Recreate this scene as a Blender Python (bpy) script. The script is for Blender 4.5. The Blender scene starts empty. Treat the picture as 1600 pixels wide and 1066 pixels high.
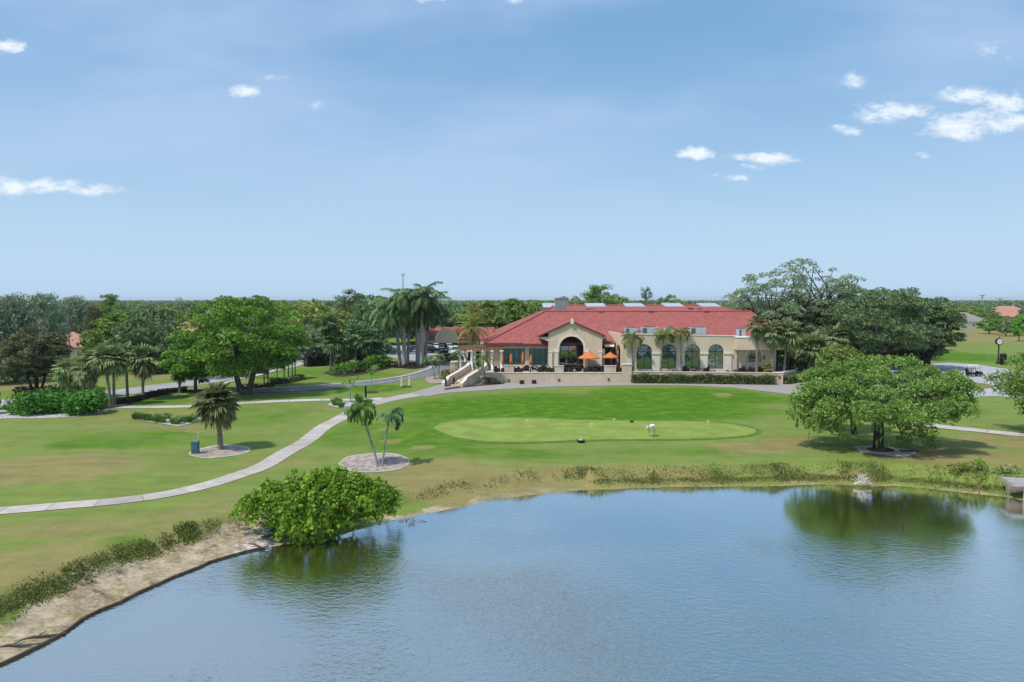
import bpy, bmesh, math, random
import numpy as np
from mathutils import Vector, Matrix, geometry
SC = bpy.context.scene
COL = SC.collection
R = math.radians
# ------------------------------------------------------------------ camera
CAM_H = 13.0
FPX = 1600 * 24.0 / 36.0
PITCH = math.atan(64.0 / FPX)
cam_d = bpy.data.cameras.new('camera')
cam_d.lens = 24.0; cam_d.sensor_width = 36.0; cam_d.clip_start = 0.5; cam_d.clip_end = 20000
cam = bpy.data.objects.new('camera', cam_d); COL.objects.link(cam)
cam.location = (0, 0, CAM_H); cam.rotation_euler = (math.pi / 2 - PITCH, 0, 0)
SC.camera = cam
CP, SP = math.cos(PITCH), math.sin(PITCH)
def ray(px, py):
    u = (px - 800) / FPX; v = (533 - py) / FPX
    return (u, CP + v * SP, -SP + v * CP)
def at(px, py, z=0.0):
    d = ray(px, py); t = (z - CAM_H) / d[2]
    return (d[0] * t, d[1] * t)
def pt(px, py, Y):
    d = ray(px, py); t = Y / d[1]
    return Vector((d[0] * t, Y, CAM_H + d[2] * t))
def PX(px, Y): return pt(px, 533, Y).x
def PZ(py, Y): return pt(800, py, Y).z
# ------------------------------------------------------------------ scene helpers
def tag(o, label=None, cat=None, group=None, kind=None):
    if label: o['label'] = label
    if cat: o['category'] = cat
    if group: o['group'] = group
    if kind: o['kind'] = kind
    return o
def empty(name, loc=(0, 0, 0), rz=0.0, label=None, cat=None, group=None, s=1.0):
    o = bpy.data.objects.new(name, None); COL.objects.link(o)
    o.location = loc; o.rotation_euler = (0, 0, rz)
    o.scale = s if isinstance(s, tuple) else (s, s, s)
    o.empty_display_size = 0.3
    return tag(o, label, cat, group)
def link(name, me, parent=None, mat=None, loc=None):
    o = bpy.data.objects.new(name, me); COL.objects.link(o)
    if parent: o.parent = parent
    if mat is not None and len(me.materials) == 0: me.materials.append(mat)
    if loc is not None: o.location = loc
    return o
def copy_tree(o, parent=None, kids=None):
    c = o.copy(); COL.objects.link(c)
    if parent: c.parent = parent
    for ch in list(o.children): copy_tree(ch, c)
    return c
def npmesh(name, V, Fq, smooth=False):
    """V (n,3); Fq (m,4) quads"""
    V = np.asarray(V, dtype=np.float32); Fq = np.asarray(Fq, dtype=np.int32)
    k = Fq.shape[1]
    me = bpy.data.meshes.new(name)
    me.vertices.add(len(V)); me.vertices.foreach_set('co', V.ravel())
    me.loops.add(Fq.size); me.loops.foreach_set('vertex_index', Fq.ravel())
    me.polygons.add(len(Fq))
    me.polygons.foreach_set('loop_start', np.arange(0, Fq.size, k, dtype=np.int32))
    if smooth: me.polygons.foreach_set('use_smooth', np.ones(len(Fq), dtype=bool))
    me.update(calc_edges=True)
    return me
class MB:
    """collects faces; build() makes ONE mesh object"""
    def __init__(s): s.v = []; s.f = []; s.uv = {}; s.sm = set()
    def add(s, verts, faces, smooth=False):
        b = len(s.v); s.v += [tuple(p) for p in verts]
        for f in faces:
            if smooth: s.sm.add(len(s.f))
            s.f.append(tuple(b + i for i in f))
        return s
    def box(s, x0, x1, y0, y1, z0, z1):
        v = [(x, y, z) for z in (z0, z1) for y in (y0, y1) for x in (x0, x1)]
        return s.add(v, [(0, 2, 3, 1), (4, 5, 7, 6), (0, 1, 5, 4), (2, 6, 7, 3), (0, 4, 6, 2), (1, 3, 7, 5)])
    def obox(s, c, ax, ay, hx, hy, z0, z1, taper=1.0):
        """box centred c (x,y) with horizontal unit axes ax, ay"""
        v = []
        for z, k in ((z0, 1.0), (z1, taper)):
            for j in (-1, 1):
                for i in (-1, 1):
                    v.append((c[0] + ax[0] * hx * i * k + ay[0] * hy * j * k, c[1] + ax[1] * hx * i * k + ay[1] * hy * j * k, z))
        return s.add(v, [(0, 2, 3, 1), (4, 5, 7, 6), (0, 1, 5, 4), (2, 6, 7, 3), (0, 4, 6, 2), (1, 3, 7, 5)])
    def prism(s, poly, axis, a0, a1):
        """extrude a 2D polygon along an axis ('x','y','z')"""
        def mk(p, a):
            return {'x': (a, p[0], p[1]), 'y': (p[0], a, p[1]), 'z': (p[0], p[1], a)}[axis]
        n = len(poly); v = [mk(p, a0) for p in poly] + [mk(p, a1) for p in poly]
        f = [tuple(range(n - 1, -1, -1)), tuple(range(n, 2 * n))] + [(i, (i + 1) % n, n + (i + 1) % n, n + i) for i in range(n)]
        return s.add(v, f)
    def tube(s, pts, rad, n=8, cap=True, smooth=True):
        pts = [Vector(p) for p in pts]
        if not isinstance(rad, (list, tuple)): rad = [rad] * len(pts)
        vs = []; prev = None
        for i, p in enumerate(pts):
            d = (pts[min(i + 1, len(pts) - 1)] - pts[max(i - 1, 0)])
            d = d.normalized() if d.length > 1e-9 else Vector((0, 0, 1))
            if prev is None:
                a = Vector((1, 0, 0)) if abs(d.x) < 0.8 else Vector((0, 1, 0))
                e1 = d.cross(a).normalized()
            else:
                e1 = (prev - d * prev.dot(d)).normalized()
            prev = e1; e2 = d.cross(e1)
            for k in range(n):
                t = 2 * math.pi * k / n
                vs.append(p + (e1 * math.cos(t) + e2 * math.sin(t)) * rad[i])
        fs = []
        for i in range(len(pts) - 1):
            for k in range(n):
                a = i * n + k; b = i * n + (k + 1) % n
                fs.append((a, b, b + n, a + n))
        s.add(vs, fs, smooth)
        if cap:
            m = len(pts) - 1
            s.add(vs[:n], [tuple(range(n - 1, -1, -1))]); s.add(vs[m * n:], [tuple(range(n))])
        return s
    def lathe(s, prof, c=(0, 0, 0), n=16, smooth=True):
        vs = [(c[0] + r * math.cos(2 * math.pi * k / n), c[1] + r * math.sin(2 * math.pi * k / n), c[2] + z) for r, z in prof for k in range(n)]
        fs = [(i * n + k, i * n + (k + 1) % n, (i + 1) * n + (k + 1) % n, (i + 1) * n + k) for i in range(len(prof) - 1) for k in range(n)]
        return s.add(vs, fs, smooth)
    def ball(s, c, rx, ry, rz, nu=10, nv=7):
        prof = []
        vs = []; fs = []
        for i in range(nv + 1):
            th = math.pi * i / nv
            for k in range(nu):
                ph = 2 * math.pi * k / nu
                vs.append((c[0] + rx * math.sin(th) * math.cos(ph), c[1] + ry * math.sin(th) * math.sin(ph), c[2] + rz * math.cos(th)))
        for i in range(nv):
            for k in range(nu):
                fs.append((i * nu + k, (i + 1) * nu + k, (i + 1) * nu + (k + 1) % nu, i * nu + (k + 1) % nu))
        return s.add(vs, fs, True)
    def mesh(s, name):
        me = bpy.data.meshes.new(name); me.from_pydata(s.v, [], s.f); me.update()
        if s.sm:
            for i in s.sm: me.polygons[i].use_smooth = True
        return me
    def build(s, name, mat, parent=None, loc=None):
        me = s.mesh(name)
        return link(name, me, parent, mat, loc)
# ------------------------------------------------------------------ node helpers
def mat(name):
    m = bpy.data.materials.new(name); m.use_nodes = True
    nt = m.node_tree; nt.nodes.clear()
    out = nt.nodes.new('ShaderNodeOutputMaterial')
    return m, nt, out
def nd(nt, typ, ins=None, **props):
    n = nt.nodes.new(typ)
    for k, v in props.items(): setattr(n, k, v)
    for k, v in (ins or {}).items():
        s = n.inputs[k]
        if isinstance(v, bpy.types.NodeSocket): nt.links.new(v, s)
        else:
            if hasattr(s, 'default_value'):
                if s.type == 'RGBA' and len(v) == 3: v = (*v, 1)
                s.default_value = v
    return n
def mth(nt, op, a, b=0.0, c=0.0, clamp=False):
    n = nd(nt, 'ShaderNodeMath', {0: a, 1: b, 2: c}, operation=op); n.use_clamp = clamp
    return n.outputs[0]
def mixc(nt, f, a, b, blend='MIX'):
    n = nt.nodes.new('ShaderNodeMix'); n.data_type = 'RGBA'; n.blend_type = blend; n.clamp_factor = True
    for idx, v in ((0, f), (6, a), (7, b)):
        s = n.inputs[idx]
        if isinstance(v, bpy.types.NodeSocket): nt.links.new(v, s)
        else: s.default_value = (*v, 1) if (idx > 0 and len(v) == 3) else v
    return n.outputs[2]
def noise(nt, vec, scale, detail=3.0, rough=0.55):
    n = nd(nt, 'ShaderNodeTexNoise', {'Scale': scale, 'Detail': detail, 'Roughness': rough})
    if vec is not None: nt.links.new(vec, n.inputs['Vector'])
    return n.outputs['Fac']
def ramp(nt, f, lo, hi):
    n = nd(nt, 'ShaderNodeMapRange', {'Value': f, 'From Min': lo, 'From Max': hi, 'To Min': 0.0, 'To Max': 1.0})
    n.interpolation_type = 'SMOOTHSTEP'; n.clamp = True
    return n.outputs[0]
def principled(nt, out, color, rough=0.8, spec=0.3, metal=0.0, ior=None, normal=None, emis=None):
    p = nd(nt, 'ShaderNodeBsdfPrincipled', {'Base Color': color, 'Roughness': rough, 'Metallic': metal, 'Specular IOR Level': spec})
    if ior: p.inputs['IOR'].default_value = ior
    if normal is not None: nt.links.new(normal, p.inputs['Normal'])
    nt.links.new(p.outputs[0], out.inputs['Surface'])
    return p
def simple(name, col, rough=0.8, spec=0.3, metal=0.0, var=0.12, scale=3.0, bump=0.0, grime=0.0):
    m, nt, out = mat(name)
    tc = nd(nt, 'ShaderNodeNewGeometry').outputs['Position']
    f = noise(nt, tc, scale, 4)
    lo = tuple(c * (1 - var) for c in col); hi = tuple(min(1, c * (1 + var)) for c in col)
    c = mixc(nt, ramp(nt, f, 0.3, 0.7), lo, hi)
    if grime:
        mp = nd(nt, 'ShaderNodeMapping', {'Vector': tc, 'Scale': (1.3, 1.3, 0.18)}).outputs[0]
        g = ramp(nt, noise(nt, mp, 2.2, 5, 0.65), 0.5, 0.8)
        c = mixc(nt, mth(nt, 'MULTIPLY', g, grime), c, tuple(x * 0.62 for x in col))
    nrm = None
    if bump:
        nrm = nd(nt, 'ShaderNodeBump', {'Height': noise(nt, tc, scale * 6, 3), 'Strength': bump, 'Distance': 0.03}).outputs[0]
    principled(nt, out, c, rough, spec, metal, normal=nrm)
    return m
def leaf_mat(name, dark, light, trans=0.25, yellow=None, yfrac=0.0, clump=0.35):
    """foliage: every leaf its own shade, clumps of older and younger growth"""
    m, nt, out = mat(name)
    g = nd(nt, 'ShaderNodeNewGeometry'); oi = nd(nt, 'ShaderNodeObjectInfo')
    rnd = g.outputs['Random Per Island']
    nz = noise(nt, g.outputs['Position'], clump, 2)
    f = mth(nt, 'ADD', mth(nt, 'MULTIPLY', rnd, 0.6), mth(nt, 'MULTIPLY', ramp(nt, nz, 0.3, 0.7), 0.4))
    c = mixc(nt, f, dark, light)
    if yellow:
        yf = mth(nt, 'GREATER_THAN', mth(nt, 'FRACT', mth(nt, 'MULTIPLY', rnd, 37.7)), 1 - yfrac)
        c = mixc(nt, yf, c, yellow)
    v = mth(nt, 'ADD', mth(nt, 'MULTIPLY', oi.outputs['Random'], 0.34), 0.83)
    hs = nd(nt, 'ShaderNodeHueSaturation', {'Hue': mth(nt, 'ADD', mth(nt, 'MULTIPLY', oi.outputs['Random'], 0.03), 0.485), 'Saturation': 1.0, 'Value': v, 'Color': c})
    c = hs.outputs[0]
    d = nd(nt, 'ShaderNodeBsdfPrincipled', {'Base Color': c, 'Roughness': 0.55, 'Specular IOR Level': 0.25})
    t = nd(nt, 'ShaderNodeBsdfTranslucent', {'Color': c})
    mx = nd(nt, 'ShaderNodeMixShader', {0: trans, 1: d.outputs[0], 2: t.outputs[0]})
    nt.links.new(mx.outputs[0], out.inputs['Surface'])
    return m
# ------------------------------------------------------------------ light and sky
SUN_EL, SUN_AZ = 57.0, 232.0      # azimuth: direction the light comes FROM, degrees clockwise from +Y (camera looks along +Y)
sl = bpy.data.lights.new('sun', 'SUN'); sl.energy = 3.6; sl.angle = R(3.0); sl.color = (1.0, 0.955, 0.88)
so = bpy.data.objects.new('sun', sl); COL.objects.link(so)
sd = Vector((math.sin(R(SUN_AZ)) * math.cos(R(SUN_EL)), math.cos(R(SUN_AZ)) * math.cos(R(SUN_EL)), math.sin(R(SUN_EL))))
so.rotation_euler = (-sd).to_track_quat('-Z', 'Y').to_euler(); so.location = sd * 200
W = bpy.data.worlds.new('World'); SC.world = W; W.use_nodes = True
nt = W.node_tree; nt.nodes.clear()
wo = nt.nodes.new('ShaderNodeOutputWorld')
sky = nt.nodes.new('ShaderNodeTexSky'); sky.sky_type = 'NISHITA'; sky.sun_disc = False
sky.sun_elevation = R(SUN_EL); sky.sun_rotation = R(SUN_AZ); sky.altitude = 0; sky.air_density = 1.3; sky.dust_density = 1.0; sky.ozone_density = 2.6
dirv = nd(nt, 'ShaderNodeTexCoord').outputs['Generated']
sx = nd(nt, 'ShaderNodeSeparateXYZ', {0: dirv})
X_, Y_, Z_ = sx.outputs
yy = mth(nt, 'MAXIMUM', Y_, 0.05)
s_ = mth(nt, 'DIVIDE', X_, yy); t_ = mth(nt, 'DIVIDE', Z_, yy)
# thin high veil of cloud
zz = mth(nt, 'ADD', mth(nt, 'MAXIMUM', Z_, 0.0), 0.22)
pv = nd(nt, 'ShaderNodeCombineXYZ', {0: mth(nt, 'DIVIDE', X_, zz), 1: mth(nt, 'DIVIDE', Y_, zz), 2: 0.0}).outputs[0]
veil = ramp(nt, noise(nt, nd(nt, 'ShaderNodeMapping', {'Vector': pv, 'Location': (2.3, 0.4, 0), 'Rotation': (0, 0, 0.5), 'Scale': (0.55, 0.9, 1)}).outputs[0], 1.35, 4, 0.5), 0.38, 0.64)
SKYS = 0.095
bc = nd(nt, 'ShaderNodeVectorMath', {0: sky.outputs[0], 'Scale': SKYS}, operation='SCALE').outputs[0]
lowf = ramp(nt, Z_, -0.02, 0.42)
# humid summer air: pale blue low down
bc = mixc(nt, mth(nt, 'SUBTRACT', 0.90, mth(nt, 'MULTIPLY', lowf, 0.28)), bc, mixc(nt, lowf, (0.50, 0.70, 0.91), (0.205, 0.455, 0.80)))
c = mixc(nt, mth(nt, 'MULTIPLY', veil, mth(nt, 'ADD', 0.12, mth(nt, 'MULTIPLY', lowf, 0.62))), bc, (0.50, 0.635, 0.875))
clouds = [(8, 72, 24, 11, 1.0), (388, 142, 26, 11, 1.0), (430, 125, 18, 9, .35), (490, 163, 16, 7, .3), (40, 288, 75, 13, .8), (95, 297, 85, 9, .7),
          (1093, 239, 26, 11, 1.0), (1205, 246, 48, 10, 1.05), (1155, 283, 19, 6, .8), (1178, 262, 16, 5, .6), (1120, 275, 14, 5, .5), (1335, 203, 24, 9, .7), (1392, 175, 50, 15, .8),
          (1340, 125, 26, 12, .5), (1490, 197, 48, 17, .95), (1545, 188, 48, 16, .95), (1512, 152, 40, 14, .8), (1568, 160, 32, 14, 1.0), (1595, 184, 30, 10, .8),
          (1437, 245, 18, 8, .5), (1550, 80, 34, 16, .35), (665, -4, 26, 9, .9), (795, -3, 26, 8, 1.0)]
nv = nd(nt, 'ShaderNodeCombineXYZ', {0: s_, 1: mth(nt, 'MULTIPLY', t_, 1.9), 2: 0.0}).outputs[0]
n1 = noise(nt, nv, 24, 8, 0.68); n2 = noise(nt, nv, 7, 3, 0.5)
wc = nd(nt, 'ShaderNodeSeparateColor', {0: nd(nt, 'ShaderNodeTexNoise', {'Vector': nv, 'Scale': 11.0, 'Detail': 4.0, 'Roughness': 0.6}).outputs['Color']}).outputs
s_ = mth(nt, 'ADD', s_, mth(nt, 'MULTIPLY', mth(nt, 'SUBTRACT', wc[0], 0.5), 0.085)); t_ = mth(nt, 'ADD', t_, mth(nt, 'MULTIPLY', mth(nt, 'SUBTRACT', wc[1], 0.5), 0.034))
tot = None
for px, py, a, b, k in clouds:
    d = ray(px, py); s0 = d[0] / d[1]; t0 = d[2] / d[1]
    e = mth(nt, 'SQRT', mth(nt, 'ADD', mth(nt, 'POWER', mth(nt, 'MULTIPLY', mth(nt, 'SUBTRACT', s_, s0), FPX / (a * 1.5)), 2.0),
                            mth(nt, 'POWER', mth(nt, 'MULTIPLY', mth(nt, 'SUBTRACT', t_, t0), FPX / (b * 1.4)), 2.0)))
    v = mth(nt, 'MULTIPLY', mth(nt, 'SUBTRACT', 1.0, e, clamp=True), k)
    tot = v if tot is None else mth(nt, 'MAXIMUM', tot, v)
cm = mth(nt, 'ADD', tot, mth(nt, 'MULTIPLY', mth(nt, 'SUBTRACT', n1, 0.5), 2.7))
cm = mth(nt, 'ADD', cm, mth(nt, 'MULTIPLY', mth(nt, 'SUBTRACT', n2, 0.5), 0.7))
cm = mth(nt, 'MULTIPLY', ramp(nt, cm, 0.0, 0.95), ramp(nt, tot, 0.0, 0.35))
cm = mth(nt, 'MULTIPLY', cm, mth(nt, 'GREATER_THAN', Y_, 0.06))
c = mixc(nt, mth(nt, 'MULTIPLY', cm, 0.94), c, (0.86, 0.93, 1.0))
bg = nd(nt, 'ShaderNodeBackground', {'Color': c, 'Strength': 1.06})
nt.links.new(bg.outputs[0], wo.inputs['Surface'])
SC.view_settings.view_transform = 'Standard'; SC.view_settings.look = 'None'
SC.view_settings.exposure = 0.0; SC.view_settings.gamma = 1.0; SC.view_settings.use_curve_mapping = False
# ------------------------------------------------------------------ terrain
POND_Z = -1.0
shore_px = [(0, 1040), (60, 1011), (130, 968), (190, 941), (250, 913), (330, 880), (385, 863), (440, 852), (500, 846), (560, 829), (620, 812), (700, 797), (800, 778),
            (900, 768), (1000, 763), (1100, 761), (1200, 760), (1300, 758), (1345, 759), (1400, 760), (1460, 765), (1520, 771), (1565, 776), (1605, 784)]
shore = [at(px, py, POND_Z) for px, py in shore_px]
def catmull(pts, step):
    P = [np.array(p, float) for p in pts]; P = [2 * P[0] - P[1]] + P + [2 * P[-1] - P[-2]]
    out = []
    for i in range(1, len(P) - 2):
        n = max(2, int(np.linalg.norm(P[i + 1] - P[i]) / step))
        for k in range(n):
            t = k / n; a, b, c, d = P[i - 1:i + 3]
            out.append(0.5 * ((2 * b) + (-a + c) * t + (2 * a - 5 * b + 4 * c - d) * t * t + (-a + 3 * b - 3 * c + d) * t ** 3))
    out.append(P[-2]); return np.array(out)
_rs = np.random.RandomState(5)
shore_line = catmull(shore, 0.9)
shore_line[2:-2] += _rs.normal(0, 0.07, (len(shore_line) - 4, 2))
pond_poly = np.vstack([shore_line, [(46, 36), (62, 30), (75, 10), (70, -40), (-40, -45), (-52, -10), (-32, 12)]])
def seg_dist(x, y, poly, closed=True):
    d = np.full(x.shape, 1e9); n = len(poly)
    for i in range(n if closed else n - 1):
        a = poly[i]; b = poly[(i + 1) % n]; ab = b - a; L = (ab ** 2).sum() + 1e-12
        t = np.clip(((x - a[0]) * ab[0] + (y - a[1]) * ab[1]) / L, 0, 1)
        d = np.minimum(d, (x - a[0] - t * ab[0]) ** 2 + (y - a[1] - t * ab[1]) ** 2)
    return np.sqrt(d)
def inside(x, y, poly):
    r = np.zeros(x.shape, bool); n = len(poly)
    for i in range(n):
        x1, y1 = poly[i]; x2, y2 = poly[(i + 1) % n]
        if y1 == y2: continue
        c = ((y1 > y) != (y2 > y)) & (x < (x2 - x1) * (y - y1) / (y2 - y1) + x1)
        r ^= c
    return r
def shore_sd(x, y):
    """signed distance to the pond edge, positive on land; far points get 99"""
    x = np.asarray(x, float); y = np.asarray(y, float)
    d = np.full(x.shape, 99.0)
    m = (x > -75) & (x < 95) & (y > -70) & (y < 72)
    dd = seg_dist(x[m], y[m], pond_poly); ins = inside(x[m], y[m], pond_poly)
    d[m] = np.where(ins, -dd, dd)
    return d
MOUNDS = [(*at(70, 735), 9, 4.5, 0.45), (*at(250, 690), 9, 6, 0.25), (*at(-40, 690), 12, 6, 0.4), (*at(1540, 720), 9, 4, 0.25), (*at(700, 715), 8, 4, 0.2)]
def gz(x, y, sdv=None):
    x = np.asarray(x, float); y = np.asarray(y, float)
    z = 0.07 * np.sin(x / 8.0 + 1) * np.sin(y / 9.0) + 0.05 * np.sin(x / 4.7 + y / 6.3)
    for mx, my, rx, ry, h in MOUNDS: z = z + h * np.exp(-((x - mx) / rx) ** 2 - ((y - my) / ry) ** 2)
    fade = np.clip((97 - y) / 10.0, 0, 1); z = z * fade
    if sdv is None: sdv = shore_sd(x, y)
    w = np.where(x < -10, 4.2, np.where(x < 6, 3.0, 2.4)) + 0.35 * np.sin(x * 0.9 + y * 0.7)
    t = np.clip(sdv / w, 0, 1)
    s = 0.42 * t + 0.58 * np.where(t < 0.62, 0, (lambda q: q * q * (3 - 2 * q))(np.clip((t - 0.62) / 0.38, 0, 1)))
    zl = POND_Z + (z - POND_Z) * s + 0.05 * np.sin(3.1 * x + 1.7 * y) * np.sin(2.3 * y - x) * np.clip(sdv / 0.6, 0, 1) * (1 - t)
    zw = POND_Z + np.maximum(sdv * 0.45, -1.8)
    return np.where(sdv > 0, np.where(sdv > 30, z, zl), zw)
def gz1(x, y): return float(gz(np.array([x]), np.array([y]))[0])
def axis(flo, fhi, step, lo, hi, g):
    a = list(np.arange(flo, fhi + 1e-6, step)); s = step; v = a[-1]
    while v < hi: s *= g; v += s; a.append(v)
    s = step; v = flo; pre = []
    while v > lo: s *= g; v -= s; pre.append(v)
    return np.array(pre[::-1] + a)
gx = axis(-72, 72, 0.5, -9000, 9000, 1.14); gy = axis(17, 74, 0.45, -300, 9000, 1.05)
GX, GY = np.meshgrid(gx, gy); SD = shore_sd(GX, GY); GZ = gz(GX, GY, SD)
far = np.clip((np.hypot(GX, GY) - 420) / 400, 0, 1)
nx, ny = len(gx), len(gy)
V = np.stack([GX.ravel(), GY.ravel(), GZ.ravel()], 1)
ii = (np.arange(ny - 1)[:, None] * nx + np.arange(nx - 1)[None, :]).ravel()
me = npmesh('ground', V, np.stack([ii, ii + 1, ii + nx + 1, ii + nx], 1), True)
# where the turf is lush, dry, and where bare earth shows
lush = np.zeros(GX.shape); dry = np.zeros(GX.shape); soil = np.zeros(GX.shape)
def spot(arr, px, py, rx, ry, k, soft=0.55):
    cx, cy = at(px, py); _, y0 = at(px, py + ry); _, y1 = at(px, max(py - ry, 473.5)); y1 = min(y1, cy + 3 * (cy - y0))
    ax = rx * cy / FPX
    dy = np.where(GY > cy, (GY - cy) / (y1 - cy), (GY - cy) / (cy - y0)); q = np.sqrt(((GX - cx) / ax) ** 2 + dy ** 2)
    v = np.clip((1.0 - q) / soft + 0.0, 0, 1); v = v * v * (3 - 2 * v) * k
    np.maximum(arr, v, out=arr)
for a in [(900, 640, 420, 34, 1.0), (1060, 622, 240, 22, 1.0), (690, 680, 190, 40, .7), (760, 712, 240, 14, .6), (860, 640, 230, 14, 1.0), (560, 680, 90, 30, .6), (400, 650, 140, 25, .45), (230, 690, 240, 18, .5), (160, 700, 150, 12, .6),
          (470, 585, 120, 14, .6), (560, 607, 110, 9, .9), (420, 602, 60, 8, .6), (250, 628, 70, 9, .6), (1500, 558, 140, 12, .9), (1500, 640, 60, 12, .6), (180, 850, 80, 14, .55), (640, 700, 100, 18, .6), (1050, 705, 200, 10, .5), (540, 588, 130, 10, .55)]:
    spot(lush, *a)
for a in [(80, 738, 190, 34, .85), (150, 830, 330, 26, .6), (60, 885, 170, 50, .8), (330, 800, 130, 40, .55), (260, 890, 140, 28, .85), (740, 752, 220, 26, 1.0), (700, 730, 120, 14, .8), (1000, 740, 330, 20, .75), (1180, 700, 110, 13, .8), (1235, 690, 70, 9, .8),
          (1480, 715, 160, 26, .95), (1560, 690, 130, 16, .7), (1130, 617, 24, 4, .9), (660, 702, 26, 6, 1.0), (610, 690, 26, 4, .8), (600, 672, 26, 5, .45), (60, 603, 120, 11, .9), (240, 588, 90, 8, .8), (1560, 525, 260, 18, 1.4), (1560, 505, 150, 6, .8),
          (270, 650, 120, 13, .6), (420, 725, 90, 16, .5), (330, 675, 60, 8, .5), (230, 668, 240, 6, .5), (120, 655, 160, 5, .5), (860, 735, 90, 14, .6), (1300, 735, 130, 12, .6), (450, 606, 40, 3, .5), (520, 640, 60, 10, .25)]:
    spot(dry, *a)
for a in [(410, 812, 45, 26, 1.0), (392, 838, 30, 14, 1.0)]: spot(soil, *a, soft=0.4)
sandm = np.zeros(GX.shape)
for a in [(405, 822, 44, 30, 1.0), (440, 846, 30, 9, .8), (640, 803, 20, 5, .5)]: spot(sandm, *a, soft=.5)
wv = np.where(GX < -10, 3.6, np.where(GX < 4, 1.05, 1.0)) + 0.5 * np.sin(GX * 0.8) * np.sin(GY * 0.9 + GX * 0.4)
bank = np.clip((wv - SD) / 0.8, 0, 1) * (SD > -3); soil = np.maximum(soil, bank * np.where(GX < 6, 1.0, 0.5)); soil[SD < 0] = 1.0
ca = me.color_attributes.new('turf', 'FLOAT_COLOR', 'POINT')
ca.data.foreach_set('color', np.stack([lush.ravel(), dry.ravel(), soil.ravel(), sandm.ravel()], 1).astype(np.float32).ravel())
m, nt, out = mat('turf_and_earth')
pos = nd(nt, 'ShaderNodeNewGeometry').outputs['Position']
at_ = nd(nt, 'ShaderNodeAttribute', attribute_name='turf'); sp = nd(nt, 'ShaderNodeSeparateColor', {0: at_.outputs['Color']})
LU, DR, SO = sp.outputs
nl = noise(nt, pos, 0.16, 5, 0.6); nm = noise(nt, pos, 0.55, 5, 0.62); nf = noise(nt, pos, 5.0, 4, 0.7); nff = noise(nt, pos, 22.0, 3, 0.7)
nst = noise(nt, nd(nt, 'ShaderNodeMapping', {'Vector': pos, 'Rotation': (0, 0, 0.12), 'Scale': (0.10, 0.62, 1)}).outputs[0], 1.6, 6, 0.68)
lf = ramp(nt, mth(nt, 'ADD', mth(nt, 'MULTIPLY', LU, 1.0), mth(nt, 'ADD', mth(nt, 'MULTIPLY', mth(nt, 'SUBTRACT', nl, 0.5), 1.2), mth(nt, 'MULTIPLY', mth(nt, 'SUBTRACT', nst, 0.5), 1.5))), 0.1, 1.0)
df = ramp(nt, mth(nt, 'ADD', mth(nt, 'ADD', mth(nt, 'MULTIPLY', DR, 1.02), mth(nt, 'MULTIPLY', mth(nt, 'SUBTRACT', nm, 0.5), 1.2)), mth(nt, 'ADD', mth(nt, 'MULTIPLY', mth(nt, 'SUBTRACT', nl, 0.5), 0.9), mth(nt, 'MULTIPLY', mth(nt, 'SUBTRACT', nst, 0.5), -1.3))), 0.08, 0.9)
c = mixc(nt, lf, (0.185, 0.235, 0.056), (0.070, 0.168, 0.010))
c = mixc(nt, mth(nt, 'MULTIPLY', mth(nt, 'MULTIPLY', lf, ramp(nt, nm, 0.45, 0.7)), 0.75), c, (0.125, 0.240, 0.006))
c = mixc(nt, mth(nt, 'MULTIPLY', df, 0.76), c, mixc(nt, nf, (0.235, 0.190, 0.066), (0.330, 0.245, 0.120)))
sn = mth(nt, 'ADD', SO, mth(nt, 'MULTIPLY', mth(nt, 'SUBTRACT', nm, 0.5), 0.9))
sf = ramp(nt, sn, 0.42, 0.62)
sdf = ramp(nt, mth(nt, 'ADD', at_.outputs['Alpha'], mth(nt, 'MULTIPLY', mth(nt, 'SUBTRACT', nm, 0.5), 0.9)), 0.3, 0.65)
so_ = mixc(nt, ramp(nt, mth(nt, 'ADD', mth(nt, 'MULTIPLY', nf, 0.35), mth(nt, 'MULTIPLY', noise(nt, pos, 0.7, 6, 0.7), 0.65)), 0.36, 0.62), (0.24, 0.180, 0.105), (0.50, 0.41, 0.28))
so_ = mixc(nt, mth(nt, 'MULTIPLY', ramp(nt, noise(nt, pos, 1.3, 4, 0.6), 0.52, 0.72), 0.8), so_, (0.25, 0.235, 0.07))
so_ = mixc(nt, ramp(nt, noise(nt, pos, 0.9, 6, 0.72), 0.54, 0.7), so_, (0.13, 0.095, 0.06))
so_ = mixc(nt, mth(nt, 'MULTIPLY', ramp(nt, nd(nt, 'ShaderNodeSeparateXYZ', {0: pos}).outputs[0], -10.0, 2.0), 0.62), so_, (0.235, 0.215, 0.085))
so_ = mixc(nt, sdf, so_, mixc(nt, ramp(nt, noise(nt, pos, 1.8, 6, 0.75), 0.42, 0.58), (0.30, 0.245, 0.19), (0.62, 0.55, 0.46)))
c = mixc(nt, sf, c, so_)
fine = mth(nt, 'ADD', mth(nt, 'ADD', 0.70, mth(nt, 'ADD', mth(nt, 'MULTIPLY', mth(nt, 'SUBTRACT', nst, 0.5), 0.75), mth(nt, 'MULTIPLY', mth(nt, 'SUBTRACT', nm, 0.5), 0.45))), mth(nt, 'ADD', mth(nt, 'MULTIPLY', nff, 0.34), mth(nt, 'MULTIPLY', nf, 0.30)))
c = nd(nt, 'ShaderNodeVectorMath', {0: c, 'Scale': fine}, operation='SCALE').outputs[0]
bmp = nd(nt, 'ShaderNodeBump', {'Height': mth(nt, 'ADD', nff, mth(nt, 'MULTIPLY', nf, 1.4)), 'Strength': 0.5, 'Distance': 0.05}).outputs[0]
principled(nt, out, c, 0.95, 0.08, normal=bmp)
MAT_TURF = m
g = link('ground', me, None, m); tag(g, kind='structure')
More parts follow.
